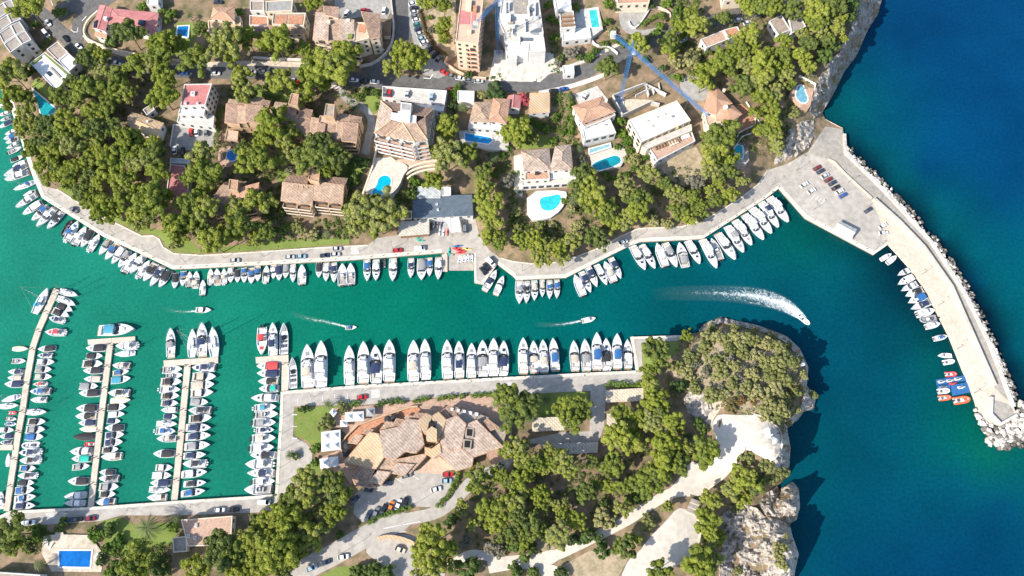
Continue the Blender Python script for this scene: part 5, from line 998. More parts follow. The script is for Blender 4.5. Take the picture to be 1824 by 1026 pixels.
building('brown_terrace_house', 'white house with brown terrace roofs in the pines by the street', 'by the brown terrace house', [(q('1248,71 1287,55 1296,71 1258,86'), 5, 'flat', 'pinkpave', 'whitewall'), (q('1289,54 1313,48 1320,61 1298,70'), 5.4, 'flat', 'terracotta', 'whitewall')], 'house')
r = building('twin_hip_villa', 'villa with two pale hipped roofs above a heart-shaped pool', 'by the twin hipped villa', [(q('930,270 977,266 980,302 934,304'), 7.5, 'hip', 'tilepale', 'whitewall', dict(slope=.36)), (q('990,262 1015,259 1019,301 981,303'), 7.5, 'hip', 'tilepale', 'whitewall', dict(slope=.36)), (q('935,306 978,305 979,320 935,322'), 5.0, 'flat', 'tileorange', 'whitewall'), (q('980,304 1018,302 1025,314 980,319'), 3.8, 'flat', 'white', 'whitewall'), (q('929,322 1026,316 1026,326 930,332'), 2.8, 'flat', 'creampath', 'whitewall', dict(winm=WINB))], 'house')
part_box(r, 'round_window', q('953,303 959,303 959,309 953,309'), 4.5, 6.6, 'glassdark'); struct(sheet('terrace', q('915,278 929,274 934,330 930,352 916,340'), 'creampath', .3, 6))
pool('turquoise heart-shaped pool on a white terrace', 'by the heart-shaped pool', q('960,358 967,350 984,349 993,345 1000,349 998,362 988,373 976,376 965,373'), chaikin(q('938,341 1008,338 1010,352 1000,374 976,391 940,391'), 1), 'white', (.03, .50, .56), .5, skirt=4)
# ---- boatyard
r = building('boathouse', 'long boathouse with slate-blue metal roof by the slipway', 'by the boathouse', [(q('736,352 840,348 842,383 737,388'), 5.2, 'plane', 'slate', 'whitewall', dict(dz=(0, .06), over=.3))], 'boathouse')
for a, b in ((778,363),(780,373)): ac(r, a, b, 5.4, .5, .5, .4)
building('store_shed', 'pale ribbed metal store roof under a pine behind the boathouse', 'behind the boathouse', [(q('741,351 746,334 770,331 784,340 783,351'), 3.6, 'plane', 'metalroof', 'whitewall', dict(win=False, dz=(0, .05)))], 'shed')
building('white_store', 'small white flat-roofed store behind the boathouse', 'behind the boathouse store', [(q('787,334 803,332 803,348 787,349'), 3.6, 'flat', 'white', 'whitewall', dict(win=False))], 'shed')
building('boat_shed', 'open boat shed with beige corrugated roof on the yard', 'by the beige boat shed', [(q('712,398 763,392 763,415 712,419'), 3.4, 'plane', 'shedroof', 'wood', dict(win=False, dz=(0, .1)))], 'shed')
building('brown_kiosk', 'little brown box kiosk between shed and boathouse', 'by the brown kiosk', [(q('713,378 734,376 734,390 713,391'), 2.8, 'flat', 'wood', 'creamwall', dict(win=False))], 'kiosk')
building('harbour_kiosk', 'grey gabled kiosk with white awning on the breakwater car park', 'by the car park kiosk', [(q('1490,404 1496,395 1524,409 1518,419'), 3.0, 'gable', 'metalroof', 'whitewall', dict(slope=.4)), (q('1488,408 1491,405 1519,419 1516,424'), 2.5, 'plane', 'white', 'white', dict(win=False))], 'kiosk')
building('sentry_hut', 'tiny white hut on the rocky tip of the headland', 'by the tiny headland hut', [(q('1426,646 1433,645 1433,651 1426,652'), 2.4, 'flat', 'white', 'whitewall', dict(win=False))], 'hut')
# ---- clubhouse
z = lambda *p: ZM(560,690,5.067,p)
CL = [(((500,410),(580,425),(602,500),(625,630),(550,730),(265,670)), 5.6, 'tilesand', (.05, .10)), (((600,395),(760,362),(830,292),(945,302),(985,512),(915,585),(815,575),(728,645),(626,628),(604,480)), 6.0, 'tilepale', (-.03, .05)),
 (((340,805),(415,712),(545,735),(485,850),(545,895),(500,905),(365,872)), 4.2, 'tile', (.06, .10)), (((490,850),(572,757),(682,770),(600,875)), 4.5, 'tilepale', (.10, .05)), (((560,735),(640,645),(745,655),(1010,605),(1000,625),(860,772),(780,745),(690,770)), 4.0, 'tiletan', (.02, .12)), (((682,768),(752,688),(892,702),(812,792)), 4.6, 'tilepale', (.08, .08)),
 (((1002,545),(1060,560),(1130,512),(1142,590),(1072,636),(1003,592)), 5.4, 'tilelichen', (0, .14)), (((946,296),(1005,235),(1060,262),(1030,330),(1000,420),(985,402)), 6.4, 'tilelichen', (-.06, -.06)), (((1060,262),(1120,225),(1186,292),(1150,400),(1108,480),(1092,350)), 6.4, 'tilelichen', (.08, -.06)),
 (((1186,300),(1290,262),(1365,335),(1320,545),(1212,570),(1142,500)), 6.2, 'tilepale', (.05, .08)), (((1142,512),(1212,572),(1320,547),(1430,640),(1420,705),(1276,750),(1127,600)), 5.0, 'tilepale', (.04, .12)), (((1370,342),(1465,302),(1700,535),(1422,630),(1322,545)), 5.6, 'tilepale', (.03, .08)),
 (((1140,225),(1210,168),(1300,190),(1275,258),(1190,288)), 4.0, 'tile', (0, -.1)), (((1300,195),(1390,215),(1480,235),(1440,300),(1370,325),(1300,262)), 3.6, 'roofgreybrown', (0, -.05)), (((1480,240),(1600,290),(1735,385),(1700,505),(1560,380),(1470,295)), 3.8, 'roofbrown', (.05, -.08)), (((1500,330),(1560,285),(1655,360),(1590,390)), 5.2, 'tile', (.1, -.05)),
 (((310,497),(375,430),(435,440),(382,507)), 4.8, 'tiletan', (.1, .1)), (((420,432),(477,375),(537,390),(500,412)), 4.6, 'tile', (.1, 0)), (((600,372),(650,312),(737,325),(692,360)), 4.6, 'tiletan', (.1, 0)), (((702,350),(742,286),(802,296),(770,360)), 5.0, 'tile', (.1, 0)), (((792,312),(832,256),(906,266),(880,302)), 4.8, 'tiletan', (.1, 0)), (((882,272),(922,232),(988,242),(942,300)), 5.0, 'tile', (.1, 0))]
r = building('clubhouse', 'sprawling clubhouse of overlapping faceted tile roofs beside the marina corner', 'by the clubhouse', [(z(*a), h, 'plane', m, 'creamwall' if i < 12 else 'orangewall', dict(dz=d, win=False, over=.3)) for i, (a, h, m, d) in enumerate(CL)], 'building', g=2.5)
part_box(r, 'roof_lantern', z((1005,395),(1060,350),(1105,378),(1105,488),(1012,480)), 5, 8.6, 'tilelichen'); part_box(r, 'chimney_well', z((1032,312),(1088,312),(1092,348),(1060,360),(1030,342)), 6, 7.2, 'black')
for c in ((1405,405),(1385,510)): part_box(r, 'skylight_frame', z((c[0]-42,c[1]-44),(c[0]+38,c[1]-36),(c[0]+28,c[1]+48),(c[0]-46,c[1]+42)), 5, 6.4, 'roofbrown'); part_box(r, 'skylight', z((c[0]-28,c[1]-32),(c[0]+24,c[1]-26),(c[0]+18,c[1]+34),(c[0]-32,c[1]+30)), 5.5, 6.44, 'black')
for k in range(5): part_box(r, 'terrace_seat', z((1232+k*56, 182+k*11),(1256+k*56, 186+k*11),(1252+k*56, 212+k*11),(1230+k*56, 208+k*11)), 3.8, 4.6, 'white')
mbp = [(240,520),(300,440),(400,340),(480,320),(560,290),(640,260),(760,230),(870,180),(930,175),(1000,230)]
struct(sheet('terrace', z(*mbp, (960,300),(800,320),(640,400),(480,430),(310,560),(260,640)), 'terracotta', .5, 6, skirt=1.5)); wall_line('terrace_wall', 'orange parapet of the clubhouse terrace facing the tents', z((262,640),(240,520),(300,440),(400,345),(480,318),(640,258),(870,182),(935,176)), 1.6, .6, 'orangewall')
for k, (a, b) in enumerate(((297,522),(290,590),(720,275),(665,290))):
    g = W(*z((a,b))[0], 4.6); mb = MB(); pts = [(1.7*math.cos(i*.785), 1.7*math.sin(i*.785)) for i in range(8)]
    mb.rings([[(x, y, 0) for x, y in pts], [(0.05*x, .05*y, .5) for x, y in pts]], 'cv_k', True, True); o = link('parasol', None, loc=g); link('canopy', mb.mesh('canopy'), o); mb = MB(); mb.tube((0,0,-1.9),(0,0,.4),.05,'lampmetal'); link('pole', mb.mesh('pole'), o)
    tag(o, 'black parasol on the clubhouse terrace', 'parasol', 'terrace parasols', px=a)
def marquee(label, quad, nx, ny, h=2.7, m='white'):
    g0 = under(*[sum(p[i] for p in quad)/4 for i in (0, 1)], h); P = [W(x, y, g0.z+h)-g0 for x, y in quad]; root = link('marquee', None, loc=g0)
    bl = lambda u, v: (P[0].lerp(P[1], u)).lerp(P[3].lerp(P[2], u), v)
    for i in range(nx):
        for j in range(ny):
            c = [bl((i+a)/nx, (j+b)/ny) for a, b in ((.01,.01),(.99,.01),(.99,.99),(.01,.99))]; mid = sum(c, Vector())/4+Vector((0, 0, 1.3))
            rings = []
            for k in range(5):
                t = k/4; rings.append([(p.lerp(mid, t).x, p.lerp(mid, t).y, p.z+1.3*t**1.8) for p in c])
            mb = MB(); mb.rings([[(p.x, p.y, p.z-.35) for p in c]]+rings, m); link('canopy', mb.mesh('canopy'), root)
            for p in c: mb = MB(); mb.tube((p.x, p.y, -.1), (p.x, p.y, p.z), .05, 'steel'); link('post', mb.mesh('post'), root)
    tag(root, label, 'marquee', 'white marquees by the clubhouse', px=quad[0][0]); LAND.append((quad[0][0], quad[0][1], 'by the white marquees'))
marquee('white four-peaked marquee, largest beside the clubhouse lawn', z((62,402),(235,380),(240,562),(62,582)), 2, 2); marquee('white twin-peaked marquee beside the dark trees', z((45,645),(215,620),(220,708),(55,738)), 2, 1); marquee('white twin-peaked marquee next to the dark square canopy', z((275,225),(447,215),(447,303),(275,310)), 2, 1)
marquee('single white pointed canopy at the lawn corner', z((135,225),(170,185),(205,225),(172,270)), 1, 1); marquee('small white square parasol beside the twin-peaked marquee', z((232,297),(297,295),(297,355),(232,357)), 1, 1, 2.4); marquee('dark grey square canopy near the quay hedge', z((465,183),(547,182),(547,262),(466,263)), 1, 1, 2.6, 'cv_g')
def carport(label, quad, m='carportroof', h=2.6, n=14):
    g0 = under(*[sum(p[i] for p in quad)/4 for i in (0, 1)], h); P = [W(x, y, g0.z+h)-g0 for x, y in quad]; root = link('carport', None, loc=g0)
    for i in range(n):
        a, b = i/n, (i+.93)/n; c = [P[0].lerp(P[1], a), P[0].lerp(P[1], b), P[3].lerp(P[2], b), P[3].lerp(P[2], a)]; mb = MB()
        mb.prism([(p.x, p.y) for p in ccw(c)], h-.14+.05*(i % 2), h+.05*(i % 2), m, True, True); link('roof_panel', mb.mesh('roof_panel'), root)
    for i in range(5):
        for A, B in ((P[0], P[1]), (P[3], P[2])): p = A.lerp(B, .02+.24*i); mb = MB(); mb.tube((p.x, p.y, -.2), (p.x, p.y, h-.1), .07, 'lampmetal'); link('post', mb.mesh('post'), root)
    tag(root, label, 'carport', 'slatted carports', px=quad[0][0]); LAND.append((quad[0][0], quad[0][1], 'by the carports'))
carport('cream slatted carport behind the quay hedge', q('1079,695 1146,691 1147,714 1079,717'), n=16); carport('pinkish slatted carport between the two big pine clumps', q('948,744 1012,742 1012,766 948,769'), n=16); carport('short cream carport at the edge of the pine wood', q('1081,737 1112,735 1112,759 1081,762'), n=8); carport('long grey-green carport below the service road', q('961,791 1066,787 1065,806 970,811'), 'shedroof', n=18)
r = building('quay_pavilion', 'flat brown roofed pavilion behind the bottom quay road', 'by the brown quay pavilion', [(q('323,926 414,919 412,953 373,972 335,973'), 4.0, 'flat', 'pinkpave', 'creamwall', dict(par=.2)), (q('308,958 333,955 334,982 310,984'), 2.6, 'flat', 'roofgreybrown', 'creamwall', dict(win=False))])
for a, b in ((349,936),(335,955),(347,958)): ac(r, a, b, 4.0, .5, .7, .6)
pool('large rectangular blue pool in the bottom corner garden', 'by the bottom corner pool', q('105,981 163,981 160,1010 106,1009'), q('76,955 98,952 99,948 112,948 113,952 160,953 172,970 186,990 180,1019 92,1018 74,986'), 'sandpath', (.0, .13, .44), .25, False)
building('corner_house', 'pale roofed house with white railings cut off at the bottom corner', 'at the bottom corner house', [(q('-20,1018 72,1024 76,1060 -20,1060'), 4, 'flat', 'roofbrown', 'whitewall')], 'house')
wall_line('street_wall', 'curved pale stone wall below the red villa at the street bend', chaikin([(176,22),(160,36),(151,52),(152,66),(164,76),(208,92),(276,104),(324,110)], 1, False), 1.3, .6, 'creamwall'); wall_line('street_wall', 'long white wall beside the street under the pines', [(452,104),(500,107),(549,109)], 1.4, .6, 'whitewall')
wall_line('street_wall', 'curved grey retaining wall round the cream apartment block', chaikin([(641,120),(668,115),(696,90),(703,55),(699,20),(695,-20)], 1, False), 1.5, .7, 'paleconc'); wall_line('garden_wall', 'pale wall along the headland path bend', chaikin(ZM(910,766,3.945,[(1640,130),(1560,260),(1480,350),(1370,420),(1330,480)]), 1, False), 1.0, .6, 'creamwall')
wall_line('terrace_wall', 'low rim wall of the upper headland square', chaikin(ZM(1180,640,5.133,[(830,505),(950,540),(1040,610),(1088,700),(1088,800),(1040,895),(980,932)]), 1, False), 1.0, .5, 'creampath'); wall_line('terrace_wall', 'low rim wall of the lower headland square', chaikin(ZM(910,766,3.945,[(1310,590),(1335,700),(1315,810),(1240,900),(1120,972)]), 1, False), .9, .5, 'creampath')
wall_line('road_wall', 'brown wedge wall in the fork of the bottom road', chaikin(ZM(455,766,3.945,[(860,765),(940,745),(1060,770),(1150,820)]), 1, False), 1.6, 1.4, 'tilesand')
# ================================================================== BOATS
def hb(t, B, bow=2.2, stern=.86):
    return B/2*min(1.0, stern+(1-stern)*t/.3)*(max(0.0, 1-max(0, (t-.45)/.55)**(bow*1.2)))
def hull_parts(L, B, F, tc=.5, bow=2.2, stern=.86, floor='cockpit', hullm='gel', deckm='geldeck', sheer=.35):
    """hull, foredeck and cockpit floor; bow along +x, origin amidships on the waterline"""
    N = 16; X = lambda t: (t-.5)*L; zs = lambda t: F*(1+sheer*max(0, (t-.3)/.7)**2); rim = B*.055; parts = []
    ts = [i/N for i in range(N+1)]
    mb = MB(); secs = []
    for t in ts:
        b = max(hb(t, B, bow, stern), .02); x = X(t); z = zs(t); i = max(b-rim, .01)
        secs.append([(x-(.03*L*t), 0, -.35), (x-.02*L*t, -b*.78, -.15), (x, -b, z), (x, -i, z+.03), (x, -i, z-.35), (x, i, z-.35), (x, i, z+.03), (x, b, z), (x-.02*L*t, b*.78, -.15)])
    mb.rings(secs, hullm, True, True); parts.append(('hull', mb.mesh('hull')))
    mb = MB(); rows = []
    for t in [tc+(0.995-tc)*i/8 for i in range(9)]:
        b = max(hb(t, B, bow, stern)-rim*.8, .01); rows.append([(X(t), -b, zs(t)+.02), (X(t), -b*.5, zs(t)+.09), (X(t), b*.5, zs(t)+.09), (X(t), b, zs(t)+.02)])
    mb.rings(rows, deckm, closed=False); a = rows[0]; mb.face([(p[0], p[1], F*.35) for p in a][::-1]+[p for p in a], deckm); parts.append(('foredeck', mb.mesh('foredeck')))
    mb = MB(); rows = []
    for t in [.015+(tc-.015)*i/4 for i in range(5)]:
        b = hb(t, B, bow, stern)-rim*1.1; rows.append([(X(t), -b, F*.62), (X(t), b, F*.62)])
    mb.rings(rows, floor, closed=False); parts.append(('cockpit_floor', mb.mesh('cockpit_floor')))
    return parts, X, zs
def plan(t0, t1, B, k, L, n=8, bow=2.2, stern=.86, nose=0.0):
    X = lambda t: (t-.5)*L; R = []; 
    for i in range(n+1):
        t = t0+(t1-t0)*i/n; f = 1-nose*max(0, (i/n-.6)/.4)**2; R.append((X(t), max(.05, hb(t, B, bow, stern)*k*f)))
    return [(x, -y) for x, y in R] + [(x, y) for x, y in R[::-1]]
def house(parts, nm, t0, t1, z0, z1, B, k, L, m, rake0=0.0, rake1=.0, sc=.85, nose=.3, bow=2.2):
    P = plan(t0, t1, B, k, L, nose=nose, bow=bow); mx = max(p[0] for p in P); mn = min(p[0] for p in P)
    top = [(mn+rake0*L+(x-mn)*((mx-mn)-rake0*L-rake1*L)/(mx-mn), y*sc) for x, y in P]
    mb = MB(); mb.rings([[(x, y, z0) for x, y in P], [(x, y, z1) for x, y in top]], m, False, True); parts.append((nm, mb.mesh(nm)))
    return P, top
def screen(parts, L, B, t0, t1, z0, z1, k0, k1, m='glassdark', th=.06, wrap=.08):
    """raked, wrapped windscreen: foot further forward than its top"""
    X = lambda t: (t-.5)*L; mb = MB(); a, b = [], []
    for i in range(7):
        u = -1+2*i/6; w = wrap*L*(1-u*u)
        a.append((X(t0)-wrap*L+w, u*hb(t0-.05, B)*k0, z0)); b.append((X(t1)-wrap*L+w, u*hb(t1, B)*k1, z1))
    mb.rings([a, b, [(x-th, y, z) for x, y, z in b], [(x-th*2, y, z) for x, y, z in a]], m, closed=False); parts.append(('windscreen', mb.mesh('windscreen')))
def canopy(parts, L, B, t0, t1, z, k, m, nm='canopy', poles=True, camber=.18, bow=2.2):
    X = lambda t: (t-.5)*L; rows = []
    for i in range(6):
        t = t0+(t1-t0)*i/5; b = hb(min(t, .55), B, bow)*k; e = (1-abs(2*i/5-1)**3)
        rows.append([(X(t), -b, z-.12*(1-e)), (X(t), -b*.55, z+camber*.8), (X(t), 0, z+camber), (X(t), b*.55, z+camber*.8), (X(t), b, z-.12*(1-e))])
    mb = MB(); mb.rings(rows, m, closed=False); mb.rings([[(x, y, q-.07) for x, y, q in r] for r in rows], m, closed=False); parts.append((nm, mb.mesh(nm)))
    if poles:
        mb = MB()
        for t in (t0+.02, t1-.02):
            b = hb(min(t, .55), B, bow)*k*.97
            for s in (-1, 1): mb.tube((X(t), s*b, .5), (X(t), s*b, z), .035, 'steel')
        parts.append(('canopy_frame', mb.mesh('canopy_frame')))
def seats(parts, specs, nm='seat'):
    for (x0, x1, y0, y1, z0, z1, m) in specs:
        mb = MB(); mb.box(x0, x1, y0, y1, z0, z1, m, .05, .05); parts.append((nm, mb.mesh(nm)))
def outboards(parts, L, n, m, z=.7):
    for i in range(n):
        y = (i-(n-1)/2)*.75; x = -L/2; mb = MB()
        mb.rings([[(x-.75, y-.16, z), (x-.1, y-.24, z), (x-.1, y+.24, z), (x-.75, y+.16, z)], [(x-.85, y-.2, z+.35), (x-.08, y-.27, z+.4), (x-.08, y+.27, z+.4), (x-.85, y+.2, z+.35)], [(x-.7, y-.14, z+.62), (x-.2, y-.18, z+.66), (x-.2, y+.18, z+.66), (x-.7, y+.14, z+.62)]], m, True, True)
        mb.box(x-.5, x-.3, y-.08, y+.08, -.5, z+.05, 'outboard'); parts.append(('outboard_engine', mb.mesh('outboard_engine')))
def boat_Y(c, v):
    L, B, F = 18, 4.9, 1.7; parts, X, zs = hull_parts(L, B, F, .17, 2.3, .9, 'teak')
    mb = MB(); mb.box(-L/2-.75, -L/2+.05, -B*.4, B*.4, .35, .5, 'teak' if v else 'geldeck'); parts.append(('swim_platform', mb.mesh('swim_platform')))
    house(parts, 'superstructure', .17, .66, F+.02, F+1.35, B, .82, L, 'gel', .0, .05, .93, .35)
    screen(parts, L, B, .675, .60, F+.35, F+1.5, .92, .86, wrap=.055)
    mb = MB(); mb.prism(plan(.12, .56, B, .78, L, nose=.3), F+1.36, F+1.5, 'geldeck', True, True); parts.append(('flybridge', mb.mesh('flybridge')))
    P = plan(.2, .55, B, .74, L, nose=.45); I = [(x*.94+.0, y*.88) for x, y in P]; mb = MB(); mb.rings([[(x, y, F+1.5) for x, y in P], [(x, y, F+2.0) for x, y in P], [(x, y, F+2.0) for x, y in I], [(x, y, F+1.52) for x, y in I]], 'gel'); parts.append(('coaming', mb.mesh('coaming')))
    sm = 'cv_'+c if c in 'nbt' else ('seat' if v else 'cv_s')
    seats(parts, [(X(.22), X(.26), -1.3, 1.3, F+1.52, F+1.95, sm), (X(.27), X(.36), .5, 1.3, F+1.52, F+1.9, sm), (X(.47), X(.51), -1.1, 1.1, F+1.52, F+2.1, 'geldeck')])
    seats(parts, [(X(.72), X(.84), -.75, .75, F+.25, F+.42, 'seat' if c in 'tw' and v != 2 else ('cv_g' if c == 'g' or v == 2 else 'geldeck'))], 'sunpad')
    if c in 'wg' or v == 1: canopy(parts, L, B, .27, .47, F+3.25, .66, 'cv_'+(c if c != 't' else 'w'), 'hardtop')
    if c in 'nbt': canopy(parts, L, B, .24, .41, F+3.2, .6, 'cv_'+(c if c != 't' else 't'), 'bimini')
    seats(parts, [(X(.05), X(.09), -1.5, 1.5, F*.62, F+.1, 'seat')], 'stern_seat')
    mb = MB(); mb.tube((X(.2), -1.7, F+1.5), (X(.16), -1.5, F+2.9), .12, 'gel'); mb.tube((X(.2), 1.7, F+1.5), (X(.16), 1.5, F+2.9), .12, 'gel'); mb.tube((X(.16), -1.5, F+2.9), (X(.16), 1.5, F+2.9), .14, 'gel'); parts.append(('radar_arch', mb.mesh('radar_arch')))
    rail(parts, L, B, zs, .55); return parts, L
def rail(parts, L, B, zs, t0, bow=2.3):
    mb = MB(); X = lambda t: (t-.5)*L; last = {}
    for s in (-1, 1):
        pp = None
        for i in range(8):
            t = t0+(.985-t0)*i/7; p = (X(t), s*(hb(t, B, bow)*.95), zs(t)+.65)
            if pp: mb.tube(pp, p, .03, 'steel', n=4, caps=False)
            if i % 2 == 0: mb.tube((p[0], p[1], zs(t)), p, .025, 'steel', n=4, caps=False)
            pp = p
    parts.append(('bow_rail', mb.mesh('bow_rail')))
def boat_C(c, v):
    L, B, F = 11.5, 3.5, 1.15; parts, X, zs = hull_parts(L, B, F, .5, 2.1, .88, 'teak' if v != 1 else 'cockpit')
    mb = MB(); mb.box(-L/2-.6, -L/2+.05, -B*.4, B*.4, .25, .38, 'teak' if v else 'geldeck'); parts.append(('swim_platform', mb.mesh('swim_platform')))
    house(parts, 'cabin', .44, .80, F+.05, F+.45, B, .62, L, 'gel', 0, .06, .8, .6)
    screen(parts, L, B, .62, .53, F+.3, F+1.0, .95, .85, wrap=.09)
    canopy(parts, L, B, .2 if v != 2 else .28, .47, F+1.25, .74 if c != 'w' else .8, 'cv_'+c, 'canopy' if c != 'w' else 'hardtop')
    seats(parts, [(X(.04), X(.1), -1.2, 1.2, F*.6, F+.12, 'seat'), (X(.12), X(.22), .5, 1.2, F*.6, F+.05, 'seat'), (X(.38), X(.43), -.9, -.2, F*.6, F+.4, 'darkseat')])
    seats(parts, [(X(.66), X(.75), -.45, .45, F+.46, F+.54, 'glassdark' if v == 0 else ('seat' if v == 1 else 'cv_g'))], 'sunpad' if v else 'deck_hatch')
    rail(parts, L, B, zs, .55, 2.1); return parts, L
def boat_M(c, v):
    L, B, F = 8.5, 2.95, .85; parts, X, zs = hull_parts(L, B, F, .52 if v != 1 else .62, 2.0, .86, 'cockpit' if v else 'teak')
    screen(parts, L, B, .62, .55, F+.1, F+.65, .9, .8, 'glassdark', wrap=.06)
    if v == 1: canopy(parts, L, B, .08, .55, F+.5, .88, 'cv_'+c, 'boat_cover', False, .25)
    else: canopy(parts, L, B, .26 if v == 0 else .14, .52 if v == 0 else .40, F+1.05, .72, 'cv_'+c, 'bimini')
    seats(parts, [(X(.03), X(.11), -1.0, 1.0, F*.6, F+.05, 'seat'), (X(.4), X(.46), -.8, -.15, F*.6, F+.3, 'seat'), (X(.4), X(.46), .15, .8, F*.6, F+.3, 'seat')] if v != 1 else [])
    seats(parts, [(X(.68), X(.78), -.4, .4, zs(.7)+.05, zs(.7)+.14, 'seat' if v == 0 else 'cv_g')], 'sunpad'); return parts, L
def boat_O(c, v):
    L, B, F = 8.6, 2.9, .85; parts, X, zs = hull_parts(L, B, F, .66, 2.0, .9, 'geldeck' if v else 'cockpit')
    mb = MB(); mb.box(X(.4), X(.52), -.55, .55, F*.6, F+.7, 'gel', .1, .08); parts.append(('console', mb.mesh('console')))
    screen(parts, L, B, .54, .5, F+.65, F+1.05, .5, .42, 'glassdark', wrap=.04)
    if c != 'w' or v: canopy(parts, L, B, .3, .52, F+1.5, .62, 'cv_'+c, 'hardtop')
    seats(parts, [(X(.28), X(.33), -.6, .6, F*.6, F+.45, 'seat'), (X(.03), X(.08), -1.0, 1.0, F*.6, F+.1, 'seat')])
    seats(parts, [(X(.7), X(.82), -.6, .6, zs(.7)+.06, zs(.7)+.16, 'cv_'+c if c in 'rbgn' else 'seat')], 'sunpad')
    outboards(parts, L, 2, 'outboard' if v != 1 else 'gel'); return parts, L
def boat_S(c, v, mast=12.5):
    L, B, F = 10.2, 3.2, .95; parts, X, zs = hull_parts(L, B, F, .3, 1.7, .72, 'teak')
    house(parts, 'coachroof', .32, .70, F+.06, F+.5, B, .5, L, 'gel', .02, .04, .85, .4, 1.7)
    for s in (-1, 1): mb = MB(); mb.box(X(.38), X(.58), s*.78-.04, s*.78+.04, F+.2, F+.38, 'glassdark'); parts.append(('cabin_window', mb.mesh('cabin_window')))
    canopy(parts, L, B, .24, .36, F+1.25, .62, 'cv_'+c, 'sprayhood', True, .15, 1.7)
    mb = MB(); mb.tube((X(.58), 0, F), (X(.58), 0, F+mast), .09, 'steel', .06); mb.tube((X(.58), -.9, F+mast*.55), (X(.58), .9, F+mast*.55), .03, 'steel'); parts.append(('mast', mb.mesh('mast')))
    mb = MB(); mb.tube((X(.58), 0, F+1.4), (X(.2), 0, F+1.35), .07, 'steel'); parts.append(('boom', mb.mesh('boom')))
    mb = MB(); mb.tube((X(.57), 0, F+1.62), (X(.22), 0, F+1.52), .2, 'cv_'+(c if c != 'w' else 'w'), .12); parts.append(('furled_sail', mb.mesh('furled_sail')))
    mb = MB()
    for p in ((X(.985), 0, zs(1)), (X(.01), 0, F)): mb.tube((X(.58), 0, F+mast), p, .03, 'steel', n=4)
    for s in (-1, 1): mb.tube((X(.58), 0, F+mast*.95), (X(.55), s*B*.45, F), .025, 'steel', n=4)
    parts.append(('rigging', mb.mesh('rigging'))); return parts, L
def boat_R(c, v):
    L, B, r = 6.2, 2.5, .28; parts = []; mb = MB(); pts = []
    for i in range(8): pts.append(Vector((-L/2+i*L*.62/7, -B/2+r, .35)))
    for i in range(1, 9): a = -math.pi/2+math.pi*i/9; pts.append(Vector((L*.12+math.cos(a)*(L*.38-r), math.sin(a)*(B/2-r), .35+.2*math.cos(a))))
    for i in range(8): pts.append(Vector((L*.12-i*L*.62/7, B/2-r, .35)))
    secs = []
    for i, p in enumerate(pts):
        d = (pts[min(i+1, len(pts)-1)]-pts[max(i-1, 0)]).normalized(); n = Vector((0, 0, 1)); s = d.cross(n).normalized()
        secs.append([p+(s*math.cos(k*.785)+n*math.sin(k*.785))*r*(.55 if i in (0, len(pts)-1) else 1) for k in range(8)])
    mb.rings(secs, 'cv_'+c, True, True); parts.append(('inflatable_tube', mb.mesh('inflatable_tube', True)))
    P = [(p.x, p.y) for p in pts]; mb = MB(); mb.prism([(x*.96, y*.96) for x, y in P], -.15, .22, 'cv_g' if c in 'kg' else 'geldeck', True, True); parts.append(('deck', mb.mesh('deck')))
    mb = MB(); mb.box(-.3, .4, -.35, .35, .22, 1.0, 'gel' if c != 'k' else 'darkseat', .1, .05); parts.append(('console', mb.mesh('console')))
    seats(parts, [(-1.6, -.8, -.45, .45, .22, .7, 'darkseat'), (1.0, 1.9, -.45, .45, .22, .5, 'cv_'+c if c != 'w' else 'seat')]); outboards(parts, L*.96, 1, 'outboard', .45); return parts, L
def boat_D(c, v):
    L, B, F = 6.5, 2.2, .6; parts, X, zs = hull_parts(L, B, F, .6, 1.8, .7, 'cockpit'); mb = MB(); rows = []
    for i in range(12):
        t = .01+.985*i/11; b = hb(t, B, 1.8, .7)*.98+.02; k = math.sin(math.pi*min(1, max(.08, t)))**.5; rows.append([(X(t), -b, zs(t)+.05), (X(t), -b*.5, zs(t)+.12+.18*k), (X(t), 0, zs(t)+.14+.28*k), (X(t), b*.5, zs(t)+.12+.18*k), (X(t), b, zs(t)+.05)])
    mb.rings(rows, 'cv_'+c, closed=False); parts.append(('boat_cover', mb.mesh('boat_cover'))); return parts, L
def boat_B(c, v):   # open day boat, dark inside
    L, B, F = 13.5, 3.6, 1.2; parts, X, zs = hull_parts(L, B, F, .72, 2.0, .95, 'darkseat', deckm='cv_g')
    seats(parts, [(X(.04), X(.13), -1.3, 1.3, F*.62, F+.02, 'cv_g'), (X(.2), X(.3), -1.1, -.2, F*.62, F+.1, 'darkseat'), (X(.2), X(.3), .2, 1.1, F*.62, F+.1, 'darkseat'), (X(.36), X(.42), -1, -.2, F*.62, F+.4, 'darkseat'), (X(.36), X(.42), .2, 1, F*.62, F+.4, 'darkseat'), (X(.46), X(.56), -.8, .8, F*.62, F+.6, 'black')])
    screen(parts, L, B, .6, .55, F+.3, F+.9, .7, .6, wrap=.05); seats(parts, [(X(.74), X(.88), -.7, .7, zs(.75)+.07, zs(.75)+.2, 'cv_g')], 'sunpad'); return parts, L
def boat_K(c, v):   # kayak / board
    L, B = 3.6, .75; mb = MB(); secs = []
    for i in range(11):
        t = i/10; b = max(.02, B/2*math.sin(math.pi*t)**.6); x = (t-.5)*L; secs.append([(x, 0, -.12), (x, -b, .05), (x, -b*.6, .2), (x, b*.6, .2), (x, b, .05)])
    mb.rings(secs, 'cv_'+c, True, True); P = [('hull', mb.mesh('hull'))]; mb = MB(); mb.box(-.35, .35, -.2, .2, .19, .23, 'black'); P.append(('cockpit', mb.mesh('cockpit'))); return P, L
